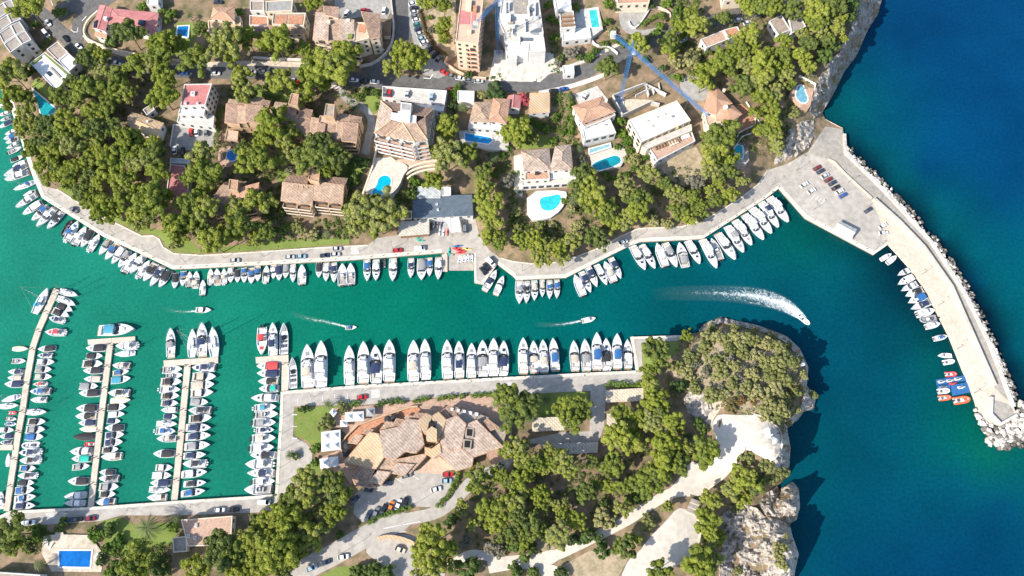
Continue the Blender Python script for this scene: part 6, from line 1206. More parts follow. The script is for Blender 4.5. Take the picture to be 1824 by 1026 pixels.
BT = dict(Y=(boat_Y, 'motor_yacht', 'motor yacht', 'yacht'), C=(boat_C, 'cabin_cruiser', 'cabin cruiser', 'boat'), M=(boat_M, 'motor_boat', 'motorboat', 'boat'), O=(boat_O, 'outboard_boat', 'outboard boat', 'boat'), S=(boat_S, 'sailing_boat', 'sailing boat', 'sailboat'), R=(boat_R, 'inflatable_boat', 'inflatable boat', 'boat'), D=(boat_D, 'covered_dinghy', 'dinghy', 'boat'), B=(boat_B, 'day_boat', 'open day boat with black interior', 'boat'), K=(boat_K, 'kayak', 'kayak', 'kayak'))
CW = dict(w='white', n='navy', k='black', b='blue', g='grey', t='beige', c='teal', r='red', e='green', o='orange', y='yellow', d='cream', s='silver')
BPROTO = {}
brng = random.Random(3)
def boat(row, i, n, s, end='left'):
    """s: x y length heading type+colour"""
    x, y, Lp, ang, tc = s; t, c = tc[0], tc[1]; v = brng.randrange(3)
    if t == 'M' and c == 'k': v = brng.choice((0, 1, 1))
    fn, nm, word, cat = BT[t]; key = (t, c, v)
    if key not in BPROTO: BPROTO[key] = fn(c, v)
    parts, L0 = BPROTO[key]; a = math.radians(ang); z = .02
    if row[2] == 'land': z = T(x, y)+.25
    P0 = W(x-math.cos(a)*Lp/2, y+math.sin(a)*Lp/2, z+.8); P1 = W(x+math.cos(a)*Lp/2, y-math.sin(a)*Lp/2, z+.8); c3 = (P0+P1)/2; c3.z = z
    extra = 1.02 if t in 'SDKB' else .98
    sc = (P1-P0).length*extra/L0; root = link(nm, None, loc=c3, rz=math.atan2(P1.y-P0.y, P1.x-P0.x)+brng.uniform(-.02, .02)); bw = sc*brng.uniform(1.0, 1.12)*(1.06 if t in 'MO' else 1); root.scale = (sc, bw, sc)
    for pn, me in parts: link(pn, me, root)
    look = {'Y': 'yacht with %s %s' % (CW[c], 'bimini' if c in 'nbt' else 'hardtop'), 'C': 'cruiser with %s %s' % (CW[c], 'hardtop' if c == 'w' else 'canopy'), 'M': 'white motorboat with %s %s' % (CW[c], 'cover' if v == 1 else 'bimini'), 'O': 'outboard boat with %s trim' % CW[c], 'S': 'sailboat with %s sail cover' % CW[c], 'R': '%s inflatable boat' % CW[c], 'D': 'dinghy under a %s cover' % CW[c], 'B': 'open day boat with black interior', 'K': '%s kayak' % CW[c]}[t]
    lab = '%s, %s %s' % (look, ordn(i), row[0]) if n > 1 else '%s %s' % (look, row[0])
    tag(root, lab, cat, row[1], px=x); return root
def fleet(where, group, data, mode=''):
    rows = [r.split() for r in data.strip().splitlines() for r in [r] if r.strip()]; items = []
    for r in rows:
        for k in range(0, len(r), 5): items.append((float(r[k]), float(r[k+1]), float(r[k+2]), float(r[k+3]), r[k+4]))
    for i, s in enumerate(items): boat((where, group, mode), i, len(items), s)
fleet('from the top along the left-hand quay', 'boats along the left-hand quay', '''2 188 20 200 Mw 7 202 22 195 Mw 9 211 20 200 Mg 10 221 27 205 Mn 19 235 23 200 Mw 18 243 26 200 Mb 21 250 25 200 Mn 22 259 24 203 Mw 26 267 27 25 Ow
30 282 26 20 Mk 34 292 27 200 Mw 28 304 45 205 Cn 30 314 45 197 Cw 43 331 39 200 Sb 52 344 24 200 Mw 47 358 44 212 Cw 58 371 41 213 Mw 72 380 40 220 Mb 82 388 47 226 Cw 98 393 41 228 Ck''')
fleet('from the left on the slanting quay', 'boats on the slanting quay below the pine wood', '''120 405 32 60 Rk 129 412 42 58 Ob 143 420 40 57 Ow 155 425 38 238 Mk 168 432 36 57 Ow 188 439 38 235 Mg 199 448 38 235 Mb 210 455 38 235 Mw 221 462 36 237 Mg 232 468 42 57 Ow 245 471 43 232 Cw 256 479 38 55 Ow 267 485 40 235 Mk 279 493 42 238 Cn 293 497 36 238 Mk''')
fleet('from the left on the long straight quay', 'boats on the long straight quay below the lawn', '''312 500 29 265 Mk 326 496 28 265 Mb 337 497 28 85 Ot 349 498 31 85 Mt 361 512 28 87 Ow 375 492 28 88 Ot 387 493 30 90 Mg 399 492 28 90 Ot 411 490 28 270 Mw 423 491 25 270 Mk 435 490 28 270 Mb 448 491 30 268 Mb 459 487 29 270 Mb 474 488 31 85 Ok 487 484 26 270 Mw 497 486 29 270 Mn 509 483 26 268 Mg 522 487 33 270 Cw 538 489 36 90 Ow''')
fleet('from the left before the slipway', 'boats between crossing and slipway', '568 481 28 270 Mk 581 485 34 270 Cw 595 486 36 270 Cn 610 489 40 90 Ow 625 488 39 90 Ow 654 482 40 270 Cb 670 482 38 270 Cw 684 468 18 90 Rk 700 481 42 270 Cw 732 478 36 270 Cn 751 480 40 270 Mg 765 476 34 270 Cb 781 479 41 270 Cw')
fleet('from the left in the quay notch', 'boats in the quay notch', '874 499 42 58 Cn 890 508 36 68 Cw')
fleet('from the left in the tight row of six', 'tight row below the pine bend', '925 521 42 270 Cg 938 521 40 270 Ck 952 518 36 270 Ct 966 514 31 270 Ct 979 516 34 270 Cb 992 515 34 270 Cb')
fleet('from the left beside the tight six', 'row of six on the rising quay', '1031 508 41 113 Ow 1044 503 40 295 Cn 1055 493 40 297 Cn 1072 490 40 298 Cw 1085 484 41 115 Ot 1097 478 41 298 Cn')
fleet('from the left in the car park yacht row', 'yacht row up to the breakwater car park', '1138 460 48 300 Cw 1155 458 48 300 Cw 1177 454 45 110 Ow 1195 455 48 298 Cg 1215 454 46 105 Mg 1236 450 46 298 Cw 1264 453 57 298 Yw 1275 444 42 113 Ow 1294 440 56 305 Cw 1310 427 55 303 Yg 1324 415 54 305 Yw 1343 405 57 308 Yw 1357 394 57 308 Yw 1371 383 55 305 Yn 1387 374 56 308 Yw')
fleet('from the top along the breakwater', 'small boats along the breakwater', '1579 457 22 30 Ow 1589 462 22 40 Mw 1612 484 28 205 Cw 1614 499 32 207 Mw 1620 511 32 205 Cw 1629 521 34 200 Mk 1634 532 35 203 Mb 1640 544 37 200 Cn 1649 556 35 15 Ow 1654 568 33 185 Rg 1662 579 28 15 Ow 1676 601 26 15 Ob 1684 633 26 180 Mw 1691 644 22 10 Rw 1695 666 22 5 Rr 1682 696 23 5 Rw 1684 708 24 5 Ro 1714 712 31 10 Ro')
fleet('from the tip, right side of the leftmost jetty', 'right side of the leftmost jetty', '''122 522 34 345 Sw 118 537 35 338 Sw 115 548 31 340 Mk 108 558 33 340 Mk 101 569 29 165 On 99 592 37 178 Or 83 621 32 183 Mk 80 633 27 180 On 81 645 33 0 Mw 77 658 31 0 Mg 77 671 32 0 Mt 71 684 25 180 Or 72 697 37 180 Ob 69 712 30 180 Ow 65 734 36 0 Sw 65 751 34 0 Mk 63 765 36 0 Mg 61 778 34 0 Mb 54 793 32 180 Rw 54 806 40 180 On 54 820 38 180 Ok 49 834 31 0 Mb 49 847 35 180 Ok 46 860 31 0 Mk 44 873 37 5 Mb 45 887 41 10 Cb 44 901 40 0 Cn''')
fleet('from the tip, left side of the leftmost jetty', 'left side of the leftmost jetty', '36 621 28 0 Dd 33 643 26 0 Ow 28 662 28 180 Mn 27 673 28 180 Mt 25 684 34 180 Mn 19 710 34 195 Sw 16 723 34 5 Sw 21 735 16 0 Rr 19 746 20 0 Ot 19 755 20 0 Ob 11 766 28 0 Mw 11 777 26 180 Mn 10 788 22 180 On 14 819 23 85 Dw 2 890 30 88 Cw')
big = boat(('lying across the tip of the leftmost jetty', 'yachts at the jetty heads', ''), 0, 1, (74, 536, 50, 62, 'Sc')); 
fleet('lying across the head of the second jetty', 'yachts at the jetty heads', '209 588 66 4 Cc')
fleet('from the head, left side of the second jetty', 'left side of the second jetty', '171 620 36 180 Mk 168 634 31 0 Mk 165 648 38 0 Mk 166 660 36 180 Mk 166 675 33 180 Mt 158 688 35 0 Mg 160 700 38 180 Mk 155 727 38 180 Mk 154 741 39 180 Mk 155 753 31 180 Mn 157 764 30 180 Dd 149 778 37 180 Dk 158 791 19 180 Rr 145 804 40 180 Mw 145 817 35 180 Me 144 831 33 5 Mg 140 857 38 180 Mk 134 883 39 185 Cw 133 896 36 180 Cw')
fleet('from the head, right side of the second jetty', 'right side of the second jetty', '226 616 40 180 Ow 222 630 36 185 Sw 216 651 32 178 Ot 215 663 31 10 Mb 215 676 37 8 Mc 212 700 39 180 Ok 215 713 36 3 Dd 208 725 35 5 Mk 207 738 31 3 Mw 202 750 25 0 Mn 204 762 34 180 Mk 204 775 36 5 Mn 202 788 35 5 Mn 196 801 31 5 Mk 199 813 38 183 Mw 191 841 29 180 Mk 194 852 36 180 Ok 194 867 37 0 Mg 191 880 31 0 Mk 188 894 36 180 Mb')
fleet('from the left at the head of the third jetty', 'yachts at the jetty heads', '305 610 52 88 Cg 343 611 49 88 Sw 361 604 59 90 Cn 381 609 52 92 Sw')
fleet('from the head, left side of the third jetty', 'left side of the third jetty', '307 658 37 5 Ow 310 669 32 5 Ow 305 680 39 0 Mk 303 694 38 0 Ow 303 705 34 0 Mk 302 718 32 0 Mn 301 730 29 180 Mw 303 742 26 0 Mn 297 755 37 0 Sw 295 768 37 0 Ob 297 781 36 180 Ot 292 808 38 180 Mk 292 833 32 0 Mw 288 847 36 0 Mw 286 860 37 180 Mn 285 872 39 0 Sg 280 886 36 180 Mw')
fleet('from the head, right side of the third jetty', 'right side of the third jetty', '363 655 42 180 On 364 671 44 0 Mt 361 686 44 5 Mt 360 700 42 5 Mw 355 716 33 0 Mg 356 731 41 180 Ok 357 745 43 5 Mk 354 762 46 0 Cn 354 777 46 5 Cn 352 794 47 5 Cg 347 811 42 5 Cn 347 826 43 180 Ok 347 843 47 8 Cw 348 861 41 5 Ck 345 877 44 8 Cb')
fleet('from the left at the angled jetty head', 'yachts at the jetty heads', '467 608 50 270 Or 487 604 59 90 Yn 506 603 54 90 Bk')
fleet('alongside the angled jetty', 'yachts at the jetty heads', '522 664 54 90 Bk')
fleet('from the top along the corner quay', 'boats along the corner quay', '478 652 42 180 Mr 478 665 41 180 Mn 478 679 37 180 Mk 479 692 36 180 Me 471 709 47 180 Cw 473 726 41 5 Oc 475 738 43 3 Ow 471 753 43 2 Og 472 766 34 3 On 470 781 44 3 Ot 467 798 45 5 Ow 469 811 46 180 Ck 462 827 50 180 Ow 465 843 49 180 Cn 470 858 42 5 Ow 460 872 50 180 Ow')
fleet('from the left along the clubhouse quay', 'yachts along the clubhouse quay', '''549 652 77 90 Yt 573 648 82 90 Yw 623 650 69 90 Yw 648 645 74 90 Yw 670 648 66 90 Cn 694 642 74 90 Yw 737 642 72 90 Yt 758 639 70 90 Yw 797 640 69 90 Yw 818 640 65 90 Yn 840 642 62 90 Yw 860 637 62 90 Cg 879 635 65 90 Yw 897 637 60 90 Cn 932 633 63 90 Yw 951 635 56 91 Ct 968 634 58 92 Yt 987 631 58 94 Yb''')
fleet('from the left in the last yacht group', 'yachts at the end of the clubhouse quay', '1023 633 53 94 Ct 1043 632 56 94 Cg 1063 625 66 91 Yb 1080 630 55 91 Ck 1099 625 62 91 Yb 1118 630 51 92 Cw')
for s, w in (((362,552,29,0,'Mw'), 'under way at the left of the channel'), ((625,583,21,5,'Mb'), 'under way in the middle of the channel'), ((1049,569,26,12,'Ow'), 'under way near the yacht row'), ((1434,570,24,-40,'Rw'), 'speeding out past the headland with a broad white wake')):
    boat((w, 'boats under way', ''), 0, 1, s)
fleet('from the top on the slipway paving', 'kayaks and boards on the boatyard', '815 437 18 5 Kb 813 441 18 0 Kr 818 444 18 -4 Kr 822 446 18 -6 Kr 820 449 17 0 Kr 832 442 18 -8 Ky 800 448 16 90 Ke 746 423 14 5 Ke 748 427 15 -6 Ke 772 399 14 85 Kw 779 399 14 88 Kw 786 400 14 80 Kb 783 412 14 85 Kw 790 413 14 82 Kw 797 412 14 85 Kr', 'land')
fleet('from the left on the slipway ramp', 'white dinghies on the slipway', '819 461 13 82 Rw 827 460 13 80 Rw 833 459 13 78 Rw 840 459 13 80 Rw', 'land')
# blue jet-ski pontoon with its craft
def jet_pontoon():
    p0 = W(1698, 684, .4); root = link('jetski_pontoon', None, loc=p0)
    for (qd) in ([(1668,676),(1720,668),(1722,678),(1669,686)], [(1670,687),(1692,684),(1693,692),(1671,694)], [(1694,686),(1725,680),(1728,699),(1697,705)]):
        a, b, c, d = qd
        for i in range(4):
            f, g = i/4, (i+.95)/4; L_ = lambda p, q_, t: (p[0]+(q_[0]-p[0])*t, p[1]+(q_[1]-p[1])*t); mb = MB(); P = [W(x, y, .4)-p0 for x, y in (L_(a, b, f), L_(a, b, g), L_(d, c, g), L_(d, c, f))]
            mb.prism([(p.x, p.y) for p in ccw(P)], -.5, 0, 'cv_b', True, True); link('float', mb.mesh('float'), root)
    tag(root, 'bright blue modular float moored below the breakwater end', 'pontoon', px=1698)
    for i, (x, y, c) in enumerate(((1677,680,'w'),(1692,678,'w'),(1706,675,'w'),(1680,690,'g'),(1697,683,'r'),(1712,690,'w'))):
        L = 3.2; g = W(x, y, .42); j = link('jet_ski', None, loc=g, rz=math.radians(8)); mb = MB(); secs = []
        for k in range(8):
            t = k/7; b = max(.05, .58*min(1, (1-t)*2.2+.1)); X_ = (t-.5)*L; secs.append([(X_, 0, 0), (X_, -b, .3), (X_, -b*.6, .5), (X_, b*.6, .5), (X_, b, .3)])
        mb.rings(secs, 'cv_'+c, True, True); link('hull', mb.mesh('hull'), j); mb = MB(); mb.box(-1.2, .2, -.22, .22, .48, .78, 'darkseat', .1, .05); link('seat', mb.mesh('seat'), j); mb = MB(); mb.tube((.35, -.4, .95), (.35, .4, .95), .04, 'black'); mb.tube((.5, 0, .5), (.35, 0, .95), .07, 'black'); link('handlebar', mb.mesh('handlebar'), j)
        tag(j, '%s jet ski on the bright blue float' % CW[c], 'jet ski', 'jet skis on the float', px=x)
jet_pontoon()
# ---- wakes
def wake_mat():
    m = bpy.data.materials.new('foam'); m.use_nodes = True; N = m.node_tree.nodes; L = m.node_tree.links; b = N['Principled BSDF']; b.inputs['Base Color'].default_value = (.80, .86, .85, 1); b.inputs['Roughness'].default_value = .8
    at = N.new('ShaderNodeAttribute'); at.attribute_name = 'foam'; g = N.new('ShaderNodeNewGeometry'); n = N.new('ShaderNodeTexNoise'); n.inputs['Scale'].default_value = .8; n.inputs['Detail'].default_value = 8; n.inputs['Roughness'].default_value = .75; n.inputs['Distortion'].default_value = .6; L.new(g.outputs['Position'], n.inputs['Vector'])
    a = N.new('ShaderNodeMath'); a.operation = 'ADD'; L.new(n.outputs['Fac'], a.inputs[0]); L.new(at.outputs['Fac'], a.inputs[1])
    r = N.new('ShaderNodeMapRange'); r.inputs[1].default_value = .82; r.inputs[2].default_value = 1.2; L.new(a.outputs[0], r.inputs[0])
    so = N.new('ShaderNodeMath'); so.operation = 'MULTIPLY'; so.inputs[1].default_value = .08; L.new(at.outputs['Fac'], so.inputs[0]); mxm = N.new('ShaderNodeMath'); mxm.operation = 'MAXIMUM'; L.new(r.outputs[0], mxm.inputs[0]); L.new(so.outputs[0], mxm.inputs[1]); r = mxm
    t = N.new('ShaderNodeBsdfTransparent'); mx = N.new('ShaderNodeMixShader'); L.new(r.outputs[0], mx.inputs[0]); L.new(t.outputs[0], mx.inputs[1]); L.new(b.outputs[0], mx.inputs[2]); L.new(mx.outputs[0], N['Material Output'].inputs[0]); MATS['foam'] = m
wake_mat()
def wake(label, pts, ws, amp):
    pts = chaikin([(p[0], p[1], w, a) for p, w, a in zip(pts, ws, amp)], 3, False); V, F, A = [], [], []; nw = 9
    for i, (x, y, w, a) in enumerate(pts):
        p, q_ = pts[max(0, i-1)], pts[min(len(pts)-1, i+1)]; dx, dy = q_[0]-p[0], q_[1]-p[1]; l = math.hypot(dx, dy) or 1
        for j in range(nw):
            u = -1+2*j/(nw-1); V.append(tuple(W(x-dy/l*u*w, y+dx/l*u*w, .05))); e = 1-abs(u)**2.5; core = .28*math.exp(-(u/.22)**2)+.22*math.exp(-((abs(u)-.72)/.16)**2); A.append(max(0, (a+core*a*1.6)*e**.6) if i < len(pts)-1 else 0)
    for i in range(len(pts)-1):
        for j in range(nw-1): k = i*nw+j; F.append((k, k+1, k+nw+1, k+nw))
    me = bpy.data.meshes.new('wake'); me.from_pydata(V, [], F); t = me.attributes.new('foam', 'FLOAT', 'POINT'); t.data.foreach_set('value', A); me.materials.append(MATS['foam']); o = link('wake', me); o['kind'] = 'stuff'; o['label'] = label
wake('broad white wake of the boat leaving past the headland', [(1434,569),(1420,558),(1395,541),(1360,530),(1320,524),(1270,522),(1210,522),(1160,524)], [5,10,16,18,17,15,14,12], [.74,.55,.46,.40,.34,.27,.17,.0])
wake('thin wake behind the boat in the middle of the channel', [(617,582),(600,578),(575,572),(550,568),(530,562),(515,556)], [2,3,4,5,5,6], [.5,.38,.32,.27,.2,.0]); wake('thin wake behind the boat near the yacht row', [(1037,571),(1020,575),(1000,578),(975,579),(950,577)], [2,3,3.5,4,5], [.5,.4,.33,.22,.0]); wake('faint wake behind the boat at the left of the channel', [(349,554),(325,556),(305,553),(285,548)], [2,3,4,5], [.42,.32,.22,.0])

# ================================================================== CARS
def car_parts(m, van=False):
    L, Wd, H = (5.0, 2.0, 2.1) if van else (4.35, 1.82, 1.45); P = []
    mb = MB(); zb = .85 if not van else 1.1
    prof = [(-L/2, .25, .84, .45), (-L/2+.12, .12, .96, .72), (-L*.2, .12, 1.0, zb), (L*.16, .12, 1.0, zb), (L/2-.35, .12, .95, zb-.13), (L/2-.05, .2, .82, .55)]
    secs = [[(x, -Wd/2*k, .3), (x, -Wd/2*k, z*.75), (x, -Wd/2*k*.93, z), (x, Wd/2*k*.93, z), (x, Wd/2*k, z*.75), (x, Wd/2*k, .3)] for x, b, k, z in prof]
    mb.rings(secs, m, True, True); P.append(('body', mb.mesh('body')))
    x0, x1, x2, x3 = (-L/2+.12, -L/2+.3, L*.18, L*.32) if van else (-L/2+.25, -L*.26, L*.06, L*.24); w0, w1 = Wd/2*.92, Wd/2*.76
    r0 = [(x0, -w0, zb), (x3, -w0, zb), (x3, w0, zb), (x0, w0, zb)]; r1 = [(x1, -w1, H), (x2, -w1, H), (x2, w1, H), (x1, w1, H)]
    mb = MB(); mb.face([r0[1], r0[2], r1[2], r1[1]], 'glassdark'); P.append(('windscreen', mb.mesh('windscreen')))
    mb = MB(); mb.face([r0[3], r0[0], r1[0], r1[3]], 'glassdark'); P.append(('rear_window', mb.mesh('rear_window')))
    for a, b in ((0, 1), (2, 3)): mb = MB(); mb.face([r0[a], r0[b], r1[b], r1[a]], m if van else 'glassdark'); P.append(('side_window', mb.mesh('side_window')))
    mb = MB(); mb.rings([[(x, y*1.01, z-.01) for x, y, z in r1], [(x*.97, y*.93, z+.05) for x, y, z in r1]], m, False, True); P.append(('roof', mb.mesh('roof')))
    for sx in (-.3, .31):
        for sy in (-1, 1): mb = MB(); mb.tube((L*sx, sy*(Wd/2-.2), .32), (L*sx, sy*(Wd/2-.01), .32), .32, 'tyre', n=10); P.append(('wheel', mb.mesh('wheel')))
    return P
CC = dict(w=('white', (.80,.80,.79)), k=('black', (.015,.015,.017)), g=('grey', (.17,.18,.19)), s=('silver', (.5,.51,.52)), r=('red', (.52,.02,.025)), m=('maroon', (.19,.02,.03)), b=('blue', (.03,.10,.34)), l=('light blue', (.30,.43,.52)), d=('dark blue', (.03,.045,.08)), o=('orange', (.60,.17,.03)), t=('teal', (.05,.22,.22)), c=('cream', (.62,.55,.42)))
CPROTO = {}; CARS = []
def cars(s, zfix=None):
    for r in s.split():
        x, y, a, c = r.split(','); x, y, a = float(x), float(y), float(a); van = len(c) > 1; key = c
        if key not in CPROTO: CPROTO[key] = car_parts(mat('carpaint_'+c[0], CC[c[0]][1], .25, .03, .3, spec=.6).name, van)
        z = T(x, y)+.24 if zfix is None else zfix; g = W(x, y, z); ra = math.radians(a); q_ = W(x+math.cos(ra)*8, y-math.sin(ra)*8, z)
        o = link('parked_car' if not van else 'van', None, loc=g, rz=math.atan2(q_.y-g.y, q_.x-g.x)); 
        for nm, me in CPROTO[key]: link(nm, me, o)
        CARS.append((o, CC[c[0]][0]+(' van' if van else ' car'), x, y, 'van' if van else 'car'))
cars('1455,300,28,m 1461,306,28,d 1469,314,28,s 1475,321,28,m 1482,327,28,d 1488,335,28,k 1495,342,28,w 1501,349,28,b 1432,330,30,w 1445,341,30,w 1546,375,32,d 1572,403,30,w 1573,416,5,w 132,375,-30,g 419,465,5,s 517,459,4,s 537,458,4,l 579,456,4,d 598,454,5,s 601,444,4,s 708,447,4,r 748,444,5,wv 874,468,-45,wv 867,476,-50,k 861,483,-52,k 828,407,90,gv 1110,432,22,w')
cars('472,130,0,w 523,147,90,s 531,150,90,r 608,150,0,r 631,144,-3,w 650,146,-3,k 668,147,-3,w 791,130,-25,r 805,137,-20,g 820,141,-8,w 836,144,-5,g 853,146,0,s 802,160,10,m 618,25,70,w 650,20,0,r 684,20,85,w 678,87,-40,s 736,8,12,w 738,16,12,k 739,23,12,s 740,30,10,g 743,37,12,w 744,45,10,t 746,53,15,d 749,61,18,s 752,70,20,l 756,77,24,w 767,89,35,k 775,99,40,k 782,106,48,g 1004,160,12,b 986,163,8,k 1042,172,55,w 1218,72,25,w 1315,37,18,w 1331,42,18,s 87,42,-55,w 118,70,-50,k 141,84,-40,w 209,114,-15,w 385,132,0,w 328,132,3,b 341,236,90,r 351,236,90,w 368,236,90,g 312,268,88,w 326,270,88,k 389,5,0,d 449,130,0,s 84,62,-50,wv')
cars('687,166,85,g 694,167,85,r 726,168,80,s 769,174,85,l', ZDECK); cars('645,708,5,r 34,932,4,w 54,931,5,w 122,926,4,b 139,925,4,k 162,924,4,m 392,909,2,w 417,907,2,k 472,895,0,wv 725,847,15,g 689,860,-10,d 655,872,-8,k 798,845,3,r 796,857,2,l 777,872,12,w 656,919,65,d 670,913,68,g 684,907,65,k 697,902,70,o 710,899,70,w 723,895,78,k 632,890,40,d 713,979,-22,c 612,992,8,w 580,1002,20,d 556,1012,24,l')
# ================================================================== STREET FURNITURE
def lamp_proto(h):
    mb = MB(); mb.tube((0,0,-.1),(0,0,h),.09,'lampmetal',.06); p = mb.mesh('pole'); mb = MB(); mb.tube((0,0,h),(.9,0,h+.25),.05,'lampmetal'); a = mb.mesh('arm'); mb = MB(); mb.box(.7,1.3,-.15,.15,h+.2,h+.34,'lampmetal',.05,.03); return (('pole', p), ('arm', a), ('lamp_head', mb.mesh('lamp_head')))
LP = lamp_proto(5.5); LPT = lamp_proto(8.5); LAMPS = []
def lamps(s, pr=LP):
    for r in s.split():
        x, y, a = (float(v) for v in r.split(',')); o = link('street_lamp', None, loc=ground(x, y, .1), rz=math.radians(a))
        for nm, me in pr: link(nm, me, o)
        LAMPS.append((o, 'street lamp', x, y, 'street lamp'))
lamps('1418,304,60 1511,325,200 1548,367,60 1450,373,120 1556,447,100 1640,490,150 1670,545,160 1704,622,160 1735,700,160 97,352,60 150,385,60 205,417,60 262,448,60 330,466,90 400,460,90 470,457,90 540,452,90 640,448,90 700,443,90 930,483,90 1000,482,80 1060,458,110 1130,425,90 1200,417,90 1262,408,90 1320,372,120 1375,330,120 505,745,0 503,772,0 501,803,0 499,833,0 497,864,0 560,707,270 650,697,270 740,688,270 840,680,270 950,674,270 1040,670,270 350,900,270 240,906,270 120,912,270')
lamps('735,900,30 722,165,90 728,144,270 490,116,270 1180,75,270 812,140,270 610,985,60', LPT)
def bollards():
    mb = MB(); mb.tube((0,0,0),(0,0,.5),.16,'lampmetal',.13,8); mb.tube((0,0,.5),(0,0,.62),.22,'lampmetal',.2,8); me = mb.mesh('bollard'); i = 0
    for line, n in ((((310,477),(632,460)), 14), (((650,458),(780,449)), 6), (((520,695),(1128,659)), 30), (((1255,421),(1384,337)), 8), (((80,355),(300,474)), 12), (((1440,388),(1553,449)), 6)):
        for k in range(n):
            f = (k+.5)/n; x, y = line[0][0]+(line[1][0]-line[0][0])*f, line[0][1]+(line[1][1]-line[0][1])*f
            o = link('bollard', me, loc=ground(x, y, .16)); tag(o, 'black mooring bollard on the pale quay edge', 'bollard', 'mooring bollards on the quay edges', px=x)
bollards()
# ---- shade sails, sculpture
def shade_sail(label, tri, h):
    g = under(sum(p[0] for p in tri)/len(tri), sum(p[1] for p in tri)/len(tri), 3.4); root = link('shade_sail', None, loc=g); P = [W(x, y, g.z+hh)-g for (x, y), hh in zip(tri, h)]; c = sum(P, Vector())/len(P)-Vector((0, 0, .25)); mb = MB()
    for i in range(len(P)):
        a, b = P[i], P[(i+1) % len(P)]; m_ = (a+b)/2; m_ = m_.lerp(c, .12); mb.face([a, m_, c], 'white'); mb.face([m_, b, c], 'white')
    link('canopy', mb.mesh('canopy'), root)
    for p in P: mb = MB(); mb.tube((p.x, p.y, -.2), (p.x, p.y, p.z+.1), .07, 'steel'); link('pole', mb.mesh('pole'), root)
    tag(root, label, 'shade sail', px=tri[0][0])
shade_sail('white triangular shade sail over stored dinghies', ZM(700,310,5.4,[(465,420),(552,416),(555,566)]), [4.2,3.4,3]); shade_sail('white four-cornered shade sail beside the grey van', ZM(700,310,5.4,[(556,416),(636,414),(656,562),(562,570)]), [3.6,4.4,3,3.8])
def sculpture():
    g = ground(1368, 778, .3); root = link('winged_sculpture', None, loc=g, scale=(.62, .62, .62)); mb = MB(); mb.tube((0,0,0),(0,0,.6),2.2,'creampath',1.9,16); link('plinth', mb.mesh('plinth'), root)
    mb = MB(); mb.tube((0,0,.5),(.3,.2,4.6),.9,'white',.5,10); mb.tube((.3,.2,4.6),(1.0,.6,6.2),.5,'white',.15,10); link('body', mb.mesh('body'), root)
    for s, a0 in ((1, 2.2), (-1, -1.0)):
        for k in range(8):
            a = a0+(k-3.5)*.13; mb = MB(); pts = [Vector((math.cos(a)*r_*5.2, math.sin(a)*r_*5.2, 3.6+2.2*math.sin(r_*2.6)-k*.12)) for r_ in (0,.25,.5,.75,1.0)]
            for p, n_ in zip(pts[:-1], pts[1:]): mb.tube(p, n_, .2, 'white', .17)
            link('wing_rib', mb.mesh('wing_rib'), root)
    tag(root, 'white winged monument with fan-like ribs on the round headland square', 'sculpture', px=1368)
sculpture()
def bench(x, y, a):
    o = link('bench', None, loc=ground(x, y, .35), rz=math.radians(a)); mb = MB(); mb.box(-1.6,1.6,-.35,.35,.38,.5,'wood'); link('seat', mb.mesh('seat'), o)
    for s in (-1.2, 1.2): mb = MB(); mb.box(s-.12,s+.12,-.3,.3,0,.38,'creampath'); link('leg', mb.mesh('leg'), o)
    tag(o, 'long brown bench at the edge of the round headland square', 'bench', px=x)
bench(1281.5, 754, 70)
# ---- sun loungers by the pools
def loungers():
    mb = MB(); mb.box(-.95,.45,-.32,.32,.28,.38,'white'); seat = mb.mesh('seat'); mb = MB(); mb.face([(.45,-.32,.38),(.45,.32,.38),(1.0,.32,.75),(1.0,-.32,.75)],'white'); back = mb.mesh('backrest'); mb = MB()
    for sx in (-.8,.3):
        for sy in (-.26,.26): mb.box(sx-.04,sx+.04,sy-.04,sy+.04,0,.28,'steel')
    legs = mb.mesh('frame')
    for (x, y, a, d, w) in ((946,368,20,.85,'by the heart-shaped pool'),(947,376,20,.85,'by the heart-shaped pool'),(950,384,90,.85,'by the heart-shaped pool'),(956,384,90,.85,'by the heart-shaped pool'),(884,246,30,.5,'by the long blue villa pool'),(889,253,30,.5,'by the long blue villa pool'),(868,260,70,.5,'by the long blue villa pool'),(876,262,70,.5,'by the long blue villa pool'),(709,318,60,.6,'by the hotel kidney pool'),(705,326,50,.6,'by the hotel kidney pool'),(1040,33,0,.6,'on the white villa terrace'),(1042,44,0,.6,'on the white villa terrace'),(85,968,90,.5,'by the bottom corner pool'),(91,973,60,.5,'by the bottom corner pool'),(172,990,60,.5,'by the bottom corner pool'),(175,1000,60,.5,'by the bottom corner pool')):
        o = link('sun_lounger', None, loc=ground(x, y, d), rz=math.radians(a))
        for nm, me in (('seat', seat), ('backrest', back), ('frame', legs)): link(nm, me, o)
        tag(o, 'white sun lounger '+w, 'sun lounger', 'sun loungers by the pools', px=x)
loungers()
